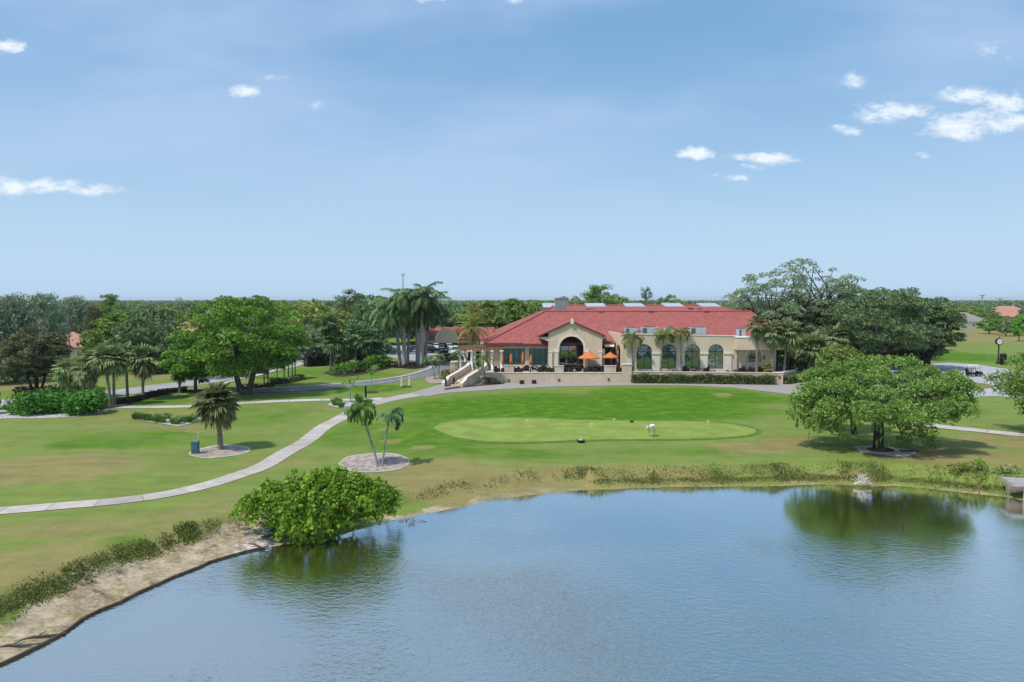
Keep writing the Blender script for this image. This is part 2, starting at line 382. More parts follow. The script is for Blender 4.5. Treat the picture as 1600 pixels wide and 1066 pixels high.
# water
m, nt, out = mat('pond_water')
pos = nd(nt, 'ShaderNodeNewGeometry').outputs['Position']
mp = nd(nt, 'ShaderNodeMapping', {'Vector': pos, 'Rotation': (0, 0, 0.35), 'Scale': (1.0, 1.7, 1)}).outputs[0]
w1 = noise(nt, mp, 2.1, 3, 0.55); w2 = noise(nt, mp, 6.5, 2, 0.5); w3 = noise(nt, pos, 0.5, 2, 0.5)
calm = ramp(nt, noise(nt, pos, 0.055, 3, 0.5), 0.36, 0.62)
# wind reaches the open water, the lee of the bank stays calm
sepw = nd(nt, 'ShaderNodeSeparateXYZ', {0: pos})
lee = ramp(nt, mth(nt, 'ADD', mth(nt, 'ADD', sepw.outputs[1], mth(nt, 'MULTIPLY', mth(nt, 'ABSOLUTE', mth(nt, 'ADD', sepw.outputs[0], -4.0)), 0.10)), mth(nt, 'MULTIPLY', mth(nt, 'SUBTRACT', noise(nt, pos, 0.13, 3), 0.5), 16.0)), 45.0, 29.0)
amp = mth(nt, 'ADD', 0.075, mth(nt, 'MULTIPLY', mth(nt, 'MULTIPLY', lee, mth(nt, 'ADD', 0.22, mth(nt, 'MULTIPLY', calm, 0.95))), 1.15))
hgt = mth(nt, 'ADD', mth(nt, 'ADD', mth(nt, 'MULTIPLY', w1, 0.6), mth(nt, 'MULTIPLY', w2, 0.3)), mth(nt, 'MULTIPLY', w3, 0.4))
bmp = nd(nt, 'ShaderNodeBump', {'Height': hgt, 'Strength': mth(nt, 'MULTIPLY', amp, 0.55), 'Distance': 0.16}).outputs[0]
body = nd(nt, 'ShaderNodeBsdfDiffuse', {'Color': (0.070, 0.080, 0.012, 1), 'Roughness': 0.5})
gls = nd(nt, 'ShaderNodeBsdfGlossy', {'Color': (0.97, 0.975, 0.96, 1), 'Roughness': 0.10, 'Normal': bmp})
fre = nd(nt, 'ShaderNodeFresnel', {'IOR': 1.33, 'Normal': bmp}).outputs[0]
mxs = nd(nt, 'ShaderNodeMixShader', {0: mth(nt, 'ADD', 0.54, mth(nt, 'MULTIPLY', fre, 1.6), clamp=True), 1: body.outputs[0], 2: gls.outputs[0]})
nt.links.new(mxs.outputs[0], out.inputs['Surface'])
MAT_WATER = m
wb = MB(); wp = [(-62, -48), (86, -48), (86, 40), (60, 58), (-10, 58), (-62, 20)]
wb.add([(x, y, POND_Z) for x, y in wp], [tuple(range(len(wp)))])
tag(wb.build('pond_water', m), kind='structure')
# ------------------------------------------------------------------ things laid on the ground
def drape(name, poly, material, lift=0.03, step=1.5, parent=None):
    P = [Vector(p) for p in poly]
    bpts = []
    for i, a in enumerate(P):
        b = P[(i + 1) % len(P)]; n = max(1, int((b - a).length / step))
        for k in range(n): bpts.append(a.lerp(b, k / n))
    n = len(bpts); arr = np.array([tuple(p) for p in bpts])
    x0, y0 = arr.min(0); x1, y1 = arr.max(0)
    st = max(step, math.sqrt((x1 - x0) * (y1 - y0) / 1500.0))
    qx, qy = np.meshgrid(np.arange(x0 + st / 2, x1, st), np.arange(y0 + st / 2, y1, st)); qx = qx.ravel(); qy = qy.ravel()
    if len(qx):
        k = inside(qx, qy, arr); qx, qy = qx[k], qy[k]
        k = seg_dist(qx, qy, arr) > st * 0.35; qx, qy = qx[k], qy[k]
    vs = bpts + [Vector((a, b)) for a, b in zip(qx, qy)]
    r = geometry.delaunay_2d_cdt(vs, [(i, (i + 1) % n) for i in range(n)], [], 1, 1e-5)
    vv = np.array([tuple(p) for p in r[0]]); z = gz(vv[:, 0], vv[:, 1]) + lift
    me = bpy.data.meshes.new(name)
    me.from_pydata([(a, b, c) for (a, b), c in zip(vv, z)], [], [tuple(f) for f in r[2]]); me.update()
    for p_ in me.polygons:
        p_.use_smooth = True
        if p_.normal.z < 0: p_.flip()
    return link(name, me, parent, material)
def drape_px(name, pxs, material, lift=0.03, step=1.5, smooth=True, kind='structure'):
    pts = [at(a, b) for a, b in pxs]
    if smooth: pts = [tuple(p) for p in catmull(pts + [pts[0]], step)[:-1]]
    return tag(drape(name, pts, material, lift, step), kind=kind)
def strip(name, pxs, width, material, lift=0.035, kind='structure', world=False, thick=0.0):
    pts = pxs if world else [at(a, b) for a, b in pxs]
    C = catmull(pts, 0.8); n = len(C)
    T = np.gradient(C, axis=0); T /= np.linalg.norm(T, axis=1)[:, None]; Nn = np.stack([-T[:, 1], T[:, 0]], 1)
    s = np.concatenate([[0], np.cumsum(np.linalg.norm(np.diff(C, axis=0), axis=1))])
    wd = np.interp(np.linspace(0, 1, n), np.linspace(0, 1, len(width)), width) if isinstance(width, (list, tuple)) else np.full(n, width)
    offs = [-0.5, -0.25, 0, 0.25, 0.5]; V = []; UV = []
    for o in offs:
        q = C + Nn * (wd * o)[:, None]; V.append(np.column_stack([q, gz(q[:, 0], q[:, 1]) + lift])); UV.append(np.column_stack([s, np.full(n, o)]))
    V = np.stack(V, 1).reshape(-1, 3); UV = np.stack(UV, 1).reshape(-1, 2); k = len(offs)
    i = (np.arange(n - 1)[:, None] * k + np.arange(k - 1)[None, :]).ravel()
    F = np.stack([i, i + k, i + k + 1, i + 1], 1)
    me = npmesh(name, V, F, True)
    if me.polygons[0].normal.z < 0: me.flip_normals()
    ul = me.uv_layers.new(name='UVMap'); li = np.zeros(len(me.loops), dtype=np.int32); me.loops.foreach_get('vertex_index', li)
    ul.data.foreach_set('uv', UV[li].astype(np.float32).ravel())
    return tag(link(name, me, None, material), kind=kind)
def concrete(name, a, b, joint=2.6):
    m, nt, out = mat(name)
    pos = nd(nt, 'ShaderNodeNewGeometry').outputs['Position']; uv = nd(nt, 'ShaderNodeSeparateXYZ', {0: nd(nt, 'ShaderNodeUVMap').outputs[0]}).outputs
    c = mixc(nt, ramp(nt, noise(nt, pos, 0.8, 6, 0.65), 0.3, 0.7), a, b)
    q = mth(nt, 'DIVIDE', uv[0], joint); slab = nd(nt, 'ShaderNodeTexWhiteNoise', {'W': mth(nt, 'FLOOR', q)}, noise_dimensions='1D').outputs[0]
    c = nd(nt, 'ShaderNodeVectorMath', {0: c, 'Scale': mth(nt, 'ADD', 0.84, mth(nt, 'MULTIPLY', slab, 0.26))}, operation='SCALE').outputs[0]
    jn = mth(nt, 'LESS_THAN', mth(nt, 'FRACT', q), 0.03)
    c = mixc(nt, mth(nt, 'MULTIPLY', jn, 0.5), c, (0.16, 0.145, 0.12))
    st = ramp(nt, noise(nt, pos, 3.0, 5, 0.7), 0.58, 0.75)
    c = mixc(nt, mth(nt, 'MULTIPLY', st, 0.35), c, (0.27, 0.23, 0.19))
    principled(nt, out, c, 0.9, 0.15)
    return m
M = {}
M['path'] = concrete('path_concrete', (0.42, 0.365, 0.32), (0.53, 0.47, 0.42))
M['walk'] = concrete('walk_concrete', (0.46, 0.42, 0.38), (0.57, 0.53, 0.485), 4)
M['asphalt'] = simple('road_asphalt', (0.20, 0.20, 0.21), 0.95, 0.1, var=0.18, scale=0.9)
M['lot'] = simple('lot_asphalt', (0.36, 0.345, 0.345), 0.95, 0.1, var=0.15, scale=0.4)
M['plaza'] = simple('plaza_paving', (0.42, 0.405, 0.42), 0.9, 0.15, var=0.1, scale=0.5)
M['kerb'] = simple('kerb_concrete', (0.52, 0.48, 0.41), 0.9, 0.15, var=0.1, scale=2)
M['mulch'] = simple('mulch', (0.085, 0.055, 0.042), 1.0, 0.05, var=0.45, scale=4, bump=0.6)
M['stone_bed'] = simple('stone_bed', (0.37, 0.30, 0.26), 0.95, 0.1, var=0.35, scale=2.2, bump=0.6)
M['sand'] = simple('pale_sand', (0.56, 0.49, 0.40), 0.95, 0.1, var=0.22, scale=1.4, bump=0.4)
M['green'] = simple('bent_grass', (0.225, 0.292, 0.066), 0.95, 0.05, var=0.13, scale=0.45)
M['fringe'] = simple('fringe_grass', (0.105, 0.205, 0.030), 0.95, 0.05, var=0.2, scale=1.5)
M['gravel'] = simple('gravel', (0.45, 0.43, 0.40), 0.95, 0.1, var=0.5, scale=5, bump=0.5)
strip('cart_path', [(-140, 803), (-60, 801), (0, 799), (92, 793), (184, 786), (262, 775), (328, 759), (375, 743), (411, 729), (448, 706), (477, 690), (506, 667), (530, 655), (552, 643), (580, 632), (610, 624), (650, 617), (690, 611)],
      [1.6, 1.6, 1.6, 1.6, 1.65, 1.7, 1.7, 1.75, 1.8, 1.9, 2.4, 3.0, 3.6], M['path'])
drape_px('walkway', [(640, 615), (668, 607), (693, 599.5), (712, 598), (735, 601), (789, 599), (874, 597.5), (980, 596.5), (1097, 596.5), (1165, 599), (1205, 601.5), (1240, 600), (1268, 596), (1290, 600), (1300, 612), (1280, 624), (1221, 615), (1142, 606), (1075, 602.8), (980, 602.3), (940, 603.3), (874, 604.3), (789, 608.3), (704, 614), (664, 620)], M['walk'], 0.04, 1.2, smooth=False)
strip('sidewalk', [(120, 641), (155, 638.5), (203, 637), (304, 634.5), (375, 630.5), (450, 627.5), (512, 625.5), (552, 625.5), (600, 623)], 1.9, M['walk'], 0.04)
strip('garden_path', [(1262, 602), (1295, 622), (1330, 640), (1390, 656), (1470, 668), (1530, 674.5), (1600, 682), (1680, 692)], [2.6, 2.2, 2.0, 2.0], M['walk'], 0.045)
strip('driveway', [(300, 616), (382, 611.5), (450, 609.3), (525, 604), (600, 596.3), (640, 590), (664, 583), (684, 575), (694, 566), (690, 558)], [4.5, 4.5, 4.8, 5.2, 6.5], M['asphalt'], 0.04)
strip('kerb', [(388, 608.5), (450, 606.4), (525, 600.8), (598, 593.3), (634, 587.5), (656, 581.5), (672, 575.5), (680, 570)], 0.7, M['kerb'], 0.12)
strip('entrance_road', [(-80, 640), (0, 630), (70, 624), (122, 619), (180, 614.5), (248, 605), (304, 598), (350, 590), (400, 580), (470, 563), (520, 553.5), (600, 549)], [6.0, 6.0, 6.5, 6.5, 8], M['lot'], 0.03)
strip('road_edging', [(330, 606), (370, 594), (400, 588), (430, 580), (462, 573), (474, 568)], 0.8, M['kerb'], 0.1)
drape_px('parking_lot', [(560, 553), (585, 541), (690, 537), (800, 538), (790, 556), (740, 566), (700, 572), (668, 567), (620, 560)], M['lot'], 0.05, 3, smooth=False)
drape_px('plaza', [(1330, 578), (1400, 572), (1484, 567), (1532, 571), (1580, 578), (1640, 590), (1640, 628), (1560, 619), (1500, 621), (1420, 612), (1340, 600)], M['plaza'], 0.035, 2, smooth=False)
M['dryturf'] = simple('island_turf', (0.22, 0.19, 0.075), 0.95, 0.05, var=0.25, scale=1.5)
drape_px('turf_island', [(1440, 606), (1500, 597.5), (1535, 599.5), (1556, 604), (1535, 608.5), (1505, 612), (1455, 616)], M['dryturf'], 0.07, 1.2)
gp = [(677, 670), (690, 662), (730, 656), (790, 654), (850, 655.5), (900, 658.5), (980, 659.5), (1080, 659), (1140, 662), (1172, 668), (1182, 674), (1165, 681), (1110, 686), (1030, 687.5), (950, 687.5), (890, 689), (820, 691.5), (760, 691), (710, 684)]
gc = (930, 673)
drape_px('green_collar', [(gc[0] + (a - gc[0]) * 1.035, gc[1] + (b - gc[1]) * 1.14) for a, b in gp], M['fringe'], 0.025, 1.2)
drape_px('putting_green', gp, M['green'], 0.045, 1.2)
# ------------------------------------------------------------------ vegetation library
def nrm(a): return a / (np.linalg.norm(a, axis=-1, keepdims=True) + 1e-9)
def leaf_quads(P, size, rs, up=0.4, aspect=0.5, outward=None, droop=0.0, var=0.35):
    n = len(P)
    N = nrm(rs.normal(size=(n, 3)) + np.array([0, 0, up]) + (outward if outward is not None else 0))
    T = rs.normal(size=(n, 3)); T[:, 2] -= droop; T = nrm(T - N * (T * N).sum(1, keepdims=True)); S = np.cross(N, T)
    a = (size * (1 + var * rs.normal(size=n)).clip(0.4, 2))[:, None]; b = a * aspect
    f = N * a * 0.22
    Vv = np.stack([P - T * a, P + S * b + f, P + T * a, P - S * b + f], 1).reshape(-1, 3)
    return Vv, np.arange(4 * n).reshape(-1, 4)
class QB:
    def __init__(s): s.V = []; s.F = []; s.n = 0
    def add(s, V, F): s.V.append(V); s.F.append(F + s.n); s.n += len(V)
    def mesh(s, name): return npmesh(name, np.concatenate(s.V), np.concatenate(s.F))
def lobes(rs, k=5):
    D = nrm(rs.normal(size=(k, 3))); A = rs.uniform(0.5, 1, k); return lambda d: sum(a * np.sin(3.2 * (d @ v) + 5 * a) for v, a in zip(D, A)) / k
def broadleaf(seed, W=10., Ht=9., tr=0.25, bottom=2.5, fork=2.6, ncl=70, nleaf=60, leaf=0.22, rc=0.13, flat=0.62, stems=1, spread=1.0, shell=0.45, uneven=0.3, droop=0.0, top=1.0, up=0.8, limbs=14, lean=0.0, skirt=0.0):
    """returns (trunk mesh, crown mesh); unit metres, base at the origin"""
    rs = np.random.RandomState(seed); tb = MB(); q = QB(); lb = lobes(rs)
    a = W / 2; zc = bottom + (Ht - bottom) * 0.42; cu = Ht - zc; cd = zc - bottom
    cs = []
    tries = 0
    while len(cs) < ncl and tries < ncl * 40:
        tries += 1
        d = nrm(rs.normal(size=3)); r = (shell + (1 - shell) * rs.rand() ** 0.5) * (1 + uneven * lb(d[None])[0])
        p = np.array([d[0] * a * r * spread, d[1] * a * r, zc + d[2] * r * (cu * top if d[2] > 0 else cd)])
        p[2] = min(p[2], Ht * 0.985)
        if skirt: p[2] = max(p[2], bottom + skirt * max(0.0, 1 - math.hypot(p[0], p[1]) / (a * .85)))
        if len(cs) and min(np.linalg.norm((p - c) * np.array([1, 1, 1.4])) for c in cs) < rc * W * 0.62: continue
        cs.append(p)
    for c in cs:
        rr = rc * W * rs.uniform(0.65, 1.35); k = int(nleaf * (rr / (rc * W)) ** 1.5)
        d = nrm(rs.normal(size=(k, 3))); d[:, 2] = np.abs(d[:, 2]) * 1.15 - 0.28
        P = c + d * (rr * (0.35 + 0.65 * rs.rand(k) ** 0.5))[:, None] * np.array([1, 1, flat])
        if droop: P[:, 2] -= droop * rs.rand(k) ** 2 * rr
        q.add(*leaf_quads(P, leaf, rs, up=up, outward=d * 0.5, droop=droop))
    for sidx in range(stems):
        ang = 2 * math.pi * sidx / stems + rs.rand(); off = 0.0 if stems == 1 else tr * 1.3
        b0 = np.array([math.cos(ang) * off, math.sin(ang) * off, -0.15]); tilt = 0.0 if stems == 1 else 0.33
        f0 = np.array([b0[0] + math.cos(ang) * tilt * fork + lean * fork, b0[1] + math.sin(ang) * tilt * fork, fork])
        r0 = tr / math.sqrt(stems) * 1.15
        mid = (b0 + f0) / 2 + np.append(rs.normal(0, 0.12 * tr, 2), 0)
        tb.tube([b0, b0 + (mid - b0) * 0.25, mid, f0], [r0 * 1.45, r0 * 1.08, r0, r0 * 0.85], 9)
        pick = rs.choice(len(cs), min(limbs, len(cs)), replace=False)
        for i in pick:
            c = cs[i]; st = f0 * rs.uniform(0.86, 1.0) if c[2] > fork else f0 * 0.9
            m = st * 0.5 + c * 0.5 + np.array([0, 0, 0.12 * W * (0.5 if c[2] > fork else 1.0)]) * rs.uniform(0.1, 0.8) + rs.normal(0, 0.03 * W, 3)
            tb.tube([st, st * 0.7 + m * 0.3 + rs.normal(0, .02 * W, 3), m, c], [r0 * 0.5, r0 * 0.38, r0 * 0.26, r0 * 0.07], 5)
            j = [k for k in range(len(cs)) if k != i and np.linalg.norm(cs[k] - m) < 0.3 * W][:2]
            for k in j: tb.tube([m, (m + cs[k]) / 2 + rs.normal(0, 0.02 * W, 3), cs[k]], [r0 * 0.2, r0 * 0.13, r0 * 0.05], 4)
    return tb.mesh('trunk'), q.mesh('crown')
def conifer(seed, W=7., Ht=15., tr=0.25, bottom=1.5, layers=60, nleaf=70, leaf=0.3, wisp=True):
    """feathery casuarina-like column of rising plumes"""
    rs = np.random.RandomState(seed); tb = MB(); q = QB()
    tb.tube([(0, 0, -0.15), (0.05, 0, Ht * 0.3), (0, 0.1, Ht * 0.65), (0.1, 0, Ht * 0.97)], [tr * 1.3, tr * 0.9, tr * 0.5, 0.03], 8)
    for i in range(layers):
        z = bottom + (Ht - bottom) * rs.rand() ** 0.85; f = (z - bottom) / (Ht - bottom)
        R_ = W / 2 * (math.sin(math.pi * min(1, (0.22 + 0.78 * f))) ** 0.6) * rs.uniform(0.55, 1.05) if wisp else W / 2 * (1 - f) ** 0.7
        a = rs.rand() * 6.283; c = np.array([math.cos(a) * R_ * 0.72, math.sin(a) * R_ * 0.72, z])
        b = np.array([0, 0, max(0.8, z - R_ * 0.7)])
        tb.tube([b, (b + c) / 2, c], [tr * 0.25, tr * 0.15, 0.02], 4)
        k = nleaf; t = rs.rand(k)[:, None]
        ax = nrm(c - b + np.array([0, 0, 0.6 * R_]))
        P = c + ax * (t - 0.45) * (0.3 * Ht * 0.55 + R_ * 0.5) + rs.normal(size=(k, 3)) * (0.085 * W * (1.15 - t * 0.75)) * np.array([1, 1, 0.8])
        n = len(P); T = nrm(ax + rs.normal(size=(n, 3)) * 0.55); S = nrm(np.cross(T, rs.normal(size=(n, 3))))
        s = (leaf * rs.uniform(0.6, 1.4, n))[:, None]
        Vv = np.stack([P - T * s, P + S * s * 0.26, P + T * s, P - S * s * 0.26], 1).reshape(-1, 3)
        q.add(Vv, np.arange(4 * n).reshape(-1, 4))
    return tb.mesh('trunk'), q.mesh('crown')
def tall_pine(seed, W=8., Ht=16., tufts=26, nleaf=90, leaf=0.26, low=0.5):
    rs = np.random.RandomState(seed); tb = MB(); q = QB()
    tb.tube([(0, 0, -.15), (0.15, 0.1, Ht * .35), (-0.1, 0.1, Ht * .7), (0.1, 0, Ht * .95)], [.3, .22, .15, .04], 7)
    for i in range(tufts):
        f = low + (1 - low) * rs.rand() ** 0.8; z = Ht * f; a = rs.rand() * 6.283; r = W / 2 * rs.uniform(0.25, 1.0) * (1.25 - 0.75 * (f - low) / (1 - low))
        c = np.array([math.cos(a) * r, math.sin(a) * r, min(z + 0.3 * r * rs.rand(), Ht)])
        tb.tube([(0, 0, z - 0.35 * r), (c[0] * .5, c[1] * .5, z - 0.05 * r), tuple(c)], [.09, .06, .02], 4)
        k = nleaf; d = nrm(rs.normal(size=(k, 3))); rr = rs.uniform(.09, .16) * W
        P = c + d * (rr * rs.rand(k) ** .4)[:, None] * np.array([1, 1, .6])
        q.add(*leaf_quads(P, leaf, rs, up=.5, aspect=.28, outward=d * .5))
    return tb.mesh('trunk'), q.mesh('crown')
def fan_frond(q, rs, base, az, el, Lp, Ll, nl=13, droop=0.5, wd=0.055):
    h = np.array([math.cos(az), math.sin(az), 0.0]); d = h * math.cos(el) + np.array([0, 0, math.sin(el)])
    s = np.array([-math.sin(az), math.cos(az), 0.0]); tip = base + d * Lp
    w = 0.03
    q.add(np.array([base - s * w, base + s * w, tip + s * w * .7, tip - s * w * .7]), np.array([[0, 1, 2, 3]]))
    e2 = el - droop * 0.55; d2 = h * math.cos(e2) + np.array([0, 0, math.sin(e2)])
    P = []; F = []
    for i in range(nl):
        a = (i / (nl - 1) - 0.5) * 3.3 + rs.normal(0, .05)
        v = d2 * math.cos(a) + s * math.sin(a); L = Ll * (0.72 + 0.28 * math.cos(a)) * rs.uniform(.88, 1.1)
        m = tip + v * L * .55 + np.array([0, 0, -0.05 * L]); e = tip + v * L * .93 + np.array([0, 0, -droop * L * rs.uniform(.35, .75)])
        wv = nrm(np.cross(v, np.array([0, 0, 1.0])) + rs.normal(0, .3, 3)) * (Ll * wd * 1.6)
        k = len(P); P += [tip, m + wv, e, m - wv]; F.append([k, k + 1, k + 2, k + 3])
    q.add(np.array(P), np.array(F))
def sabal(seed, Ht=6., cr=1.9, fronds=34, tr=.19, nl=13, skirt=0.25, lean=0.0, low=-1.0, boots=False):
    """cabbage palm: round head of fan fronds on a bare trunk; Ht = trunk height"""
    rs = np.random.RandomState(seed); tb = MB(); q = QB()
    lx = lean * Ht; pts = [(0, 0, -.15), (lx * .15, 0, Ht * .3), (lx * .5, 0, Ht * .65), (lx, 0, Ht)]
    rad = [tr * 1.25, tr, tr * .95, tr * 1.0]
    tb.tube(pts, rad, 9)
    if boots:
        for i in range(26):
            z = Ht * (.62 + .38 * i / 26); a = i * 2.4
            tb.tube([(lx * z / Ht + math.cos(a) * tr * .8, math.sin(a) * tr * .8, z), (lx * z / Ht + math.cos(a) * tr * 1.8, math.sin(a) * tr * 1.8, z + .25)], [.07, .03], 4)
    base = np.array([lx, 0, Ht])
    for i in range(fronds):
        f = i / (fronds - 1); el = 1.35 - f * (1.35 - low) + rs.normal(0, .12); az = i * 2.39996 + rs.normal(0, .15)
        Lp = cr * rs.uniform(.30, .54); Ll = cr * rs.uniform(.52, .68)
        fan_frond(q, rs, base + np.array([0, 0, rs.uniform(-.15, .2)]), az, el, Lp, Ll, nl, droop=.25 + .5 * f)
    return tb.mesh('trunk'), q.mesh('crown')
def feather_frond(q, rs, base, az, el, L, pairs=15, arch=1.2, ll=.5, wd=.045, hang=.5, twist=0.0):
    h = np.array([math.cos(az), math.sin(az), 0.0]); s = np.array([-math.sin(az), math.cos(az), 0.0]); up = np.array([0, 0, 1.0])
    n = 8; p = base.copy(); pts = [p]; dirs = []
    for i in range(n):
        e = el - arch * ((i + .5) / n) ** 1.3; d = h * math.cos(e) + up * math.sin(e); dirs.append(d); p = p + d * L / n; pts.append(p)
    pts = np.array(pts); P = []; F = []
    for i in range(n):
        w = .035 * (1 - i / n) + .008; k = len(P); P += [pts[i] - s * w, pts[i] + s * w, pts[i + 1] + s * w * .85, pts[i + 1] - s * w * .85]; F.append([k, k + 1, k + 2, k + 3])
    for j in range(pairs):
        t = .14 + .86 * (j + .5) / pairs; x = t * n; i = min(int(x), n - 1); o = pts[i] + (pts[i + 1] - pts[i]) * (x - i); d = dirs[i]
        l = ll * (math.sin(math.pi * min(1, t * .86 + .1)) ** .55) * rs.uniform(.85, 1.12)
        for sg in (-1, 1):
            v = nrm(s * sg + d * .75 + np.array([0, 0, .28 - hang * rs.uniform(.2, .7)])); m = o + v * l * .5 + np.array([0, 0, .04 * l]); e = o + v * l * .92 + np.array([0, 0, -hang * l * rs.uniform(.4, .9)])
            wv = nrm(np.cross(v, up) + d * .5) * (wd * (1 + l)); k = len(P); P += [o, m + wv, e, m - wv]; F.append([k, k + 1, k + 2, k + 3])
    q.add(np.array(P), np.array(F))
def feather(seed, Ht=6., L=2.2, fronds=14, tr=.12, shaft=.9, lean=(0, 0), bulge=0.0, pairs=15, arch=1.25, lo=-.35, hi=1.35, ll=.55, hang=.5, wd=.045, azs=None, bend=1.6):
    """feather palm: slim pale trunk, green crownshaft, arching pinnate fronds; Ht = trunk height to the crown"""
    rs = np.random.RandomState(seed); tb = MB(); sh = MB(); q = QB()
    P = [(lean[0] * f ** bend, lean[1] * f ** bend, -.15 + (Ht - shaft + .15) * f) for f in np.linspace(0, 1, 9)]
    tb.tube(P, [tr * (1.3 if f == 0 else (1.0 + bulge * math.sin(math.pi * f) - .22 * f)) for f in np.linspace(0, 1, 9)], 10)
    base = np.array([lean[0], lean[1], Ht])
    dv = np.array(P[-1]) - np.array(P[-2]); dv = dv / np.linalg.norm(dv)
    e = np.array(P[-1]); sh.tube([tuple(e - dv * .05), tuple(e + dv * shaft * .4), tuple(e + dv * shaft)], [tr * .95, tr * 1.0, tr * .45], 8)
    base = e + dv * shaft
    for i in range(fronds):
        f = (i + .3) / fronds; el = hi - f * (hi - lo) + rs.normal(0, .1); az = (i * 2.39996 + rs.normal(0, .2)) if azs is None else azs[i % len(azs)] + rs.normal(0, .15)
        feather_frond(q, rs, base.copy(), az, el, L * rs.uniform(.85, 1.1), pairs, arch * rs.uniform(.8, 1.15), ll, wd, hang)
    return tb.mesh('trunk'), q.mesh('crown'), sh.mesh('crownshaft')
def leafy_mass(seed, blobs, dens, leaf, aspect=.5, up=.4, droop=.0, shell=.5):
    """shrub foliage through a set of ellipsoids (x,y,z,rx,ry,rz)"""
    rs = np.random.RandomState(seed); q = QB()
    for x, y, z, a, b, c in blobs:
        k = int(dens * (a * b + b * c + a * c) / 3 * 4); d = nrm(rs.normal(size=(k, 3)))
        P = np.array([x, y, z]) + d * (shell + (1 - shell) * rs.rand(k) ** .5)[:, None] * np.array([a, b, c])
        q.add(*leaf_quads(P, leaf, rs, up=up, aspect=aspect, outward=d * .9, droop=droop))
    return q
def tuft_mesh(seed, h=.8, r=.45, n=70):
    rs = np.random.RandomState(seed); q = QB(); P = []; F = []
    for i in range(n):
        a = rs.rand() * 6.283; o = np.array([math.cos(a), math.sin(a), 0]); b = o * r * .45 * rs.rand(); H_ = h * rs.uniform(.6, 1.1); sp_ = r * rs.uniform(.3, 1.1)
        s = np.array([-o[1], o[0], 0]) * .035; m = b + o * sp_ * .45 + np.array([0, 0, H_ * .65]); e = b + o * sp_ + np.array([0, 0, H_ * (1 - .25 * sp_ / r)])
        k = len(P); P += [b - s, b + s, m + s, m - s, e + s * .2, e - s * .2]; F += [[k, k + 1, k + 2, k + 3], [k + 3, k + 2, k + 4, k + 5]]
    q.add(np.array(P), np.array(F)); return q.mesh('blades')
# foliage and bark
L = {}
L['oak'] = leaf_mat('oak_leaves', (0.1, 0.19, 0.032), (0.305, 0.425, 0.095), .3)
L['fresh'] = leaf_mat('fresh_leaves', (0.087, 0.210, 0.032), (0.254, 0.480, 0.061), .3, clump=.45)
L['deep'] = leaf_mat('deep_leaves', (0.078, 0.138, 0.056), (0.24, 0.34, 0.135), .22)
L['grey'] = leaf_mat('grey_leaves', (0.15, 0.21, 0.11), (0.34, 0.43, 0.22), .25)
L['pine'] = leaf_mat('casuarina_needles', (0.175, 0.235, 0.15), (0.42, 0.49, 0.31), .2)
L['dusk'] = leaf_mat('bronze_leaves', (0.085, 0.105, 0.045), (0.265, 0.27, 0.12), .2)
L['yellow'] = leaf_mat('yellow_leaves', (0.194, 0.276, 0.049), (0.438, 0.503, 0.121), .3)
L['sabal'] = leaf_mat('sabal_fronds', (0.105, 0.172, 0.056), (0.322, 0.404, 0.172), .22, (0.448, 0.351, 0.128), .10)
L['sabal_dark'] = leaf_mat('dark_fronds', (0.062, 0.138, 0.049), (0.208, 0.333, 0.129), .2)
L['hero_sabal'] = leaf_mat('dry_sabal_fronds', (0.085, 0.125, 0.045), (0.25, 0.3, 0.125), .22, (0.324, 0.243, 0.108), .22)
L['royal'] = leaf_mat('royal_fronds', (0.085, 0.15, 0.055), (0.25, 0.37, 0.14), .25)
L['feather'] = leaf_mat('feather_fronds', (0.084, 0.144, 0.026), (0.264, 0.348, 0.084), .3, (0.396, 0.348, 0.084), .12)
L['golden'] = leaf_mat('golden_fronds', (0.132, 0.165, 0.031), (0.352, 0.363, 0.094), .3, (0.418, 0.341, 0.110), .15)
L['small_palm'] = leaf_mat('green_fronds', (0.07, 0.135, 0.022), (0.19, 0.31, 0.06), .25)
L['seagrape'] = leaf_mat('sea_grape_leaves', (0.060, 0.155, 0.014), (0.310, 0.500, 0.040), .3, (0.38, 0.48, 0.06), .05, clump=.9)
L['shrub'] = leaf_mat('shrub_leaves', (0.036, 0.128, 0.018), (0.158, 0.352, 0.045), .25)
L['bright'] = leaf_mat('bright_leaves', (0.088, 0.209, 0.020), (0.220, 0.407, 0.044), .3)
L['hedge'] = leaf_mat('hedge_leaves', (0.070, 0.119, 0.031), (0.210, 0.280, 0.084), .2, (0.392, 0.364, 0.126), .08, clump=1.2)
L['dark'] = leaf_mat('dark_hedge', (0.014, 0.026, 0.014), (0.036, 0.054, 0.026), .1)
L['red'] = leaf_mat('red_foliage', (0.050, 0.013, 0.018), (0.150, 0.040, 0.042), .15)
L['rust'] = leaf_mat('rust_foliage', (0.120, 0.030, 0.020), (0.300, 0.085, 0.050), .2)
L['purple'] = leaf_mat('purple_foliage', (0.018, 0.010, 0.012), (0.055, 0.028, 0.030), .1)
L['weeds'] = leaf_mat('bank_weeds', (0.075, 0.15, 0.022), (0.22, 0.33, 0.055), .25, (0.390, 0.325, 0.143), .30, clump=.5)
L['tuft'] = leaf_mat('ornamental_grass', (0.083, 0.180, 0.030), (0.225, 0.390, 0.083), .25, clump=1.5)
L['moss'] = leaf_mat('hanging_moss', (0.070, 0.095, 0.050), (0.140, 0.165, 0.095), .2)
L['twig'] = leaf_mat('dead_twigs', (0.200, 0.165, 0.130), (0.420, 0.360, 0.290), .1)
L['far'] = leaf_mat('far_woods', (0.085, 0.145, 0.075), (0.21, 0.29, 0.13), .2, clump=.012)
BK = {}
BK['oak'] = simple('oak_bark', (0.115, 0.095, 0.082), 1, .05, var=.35, scale=5, bump=.7)
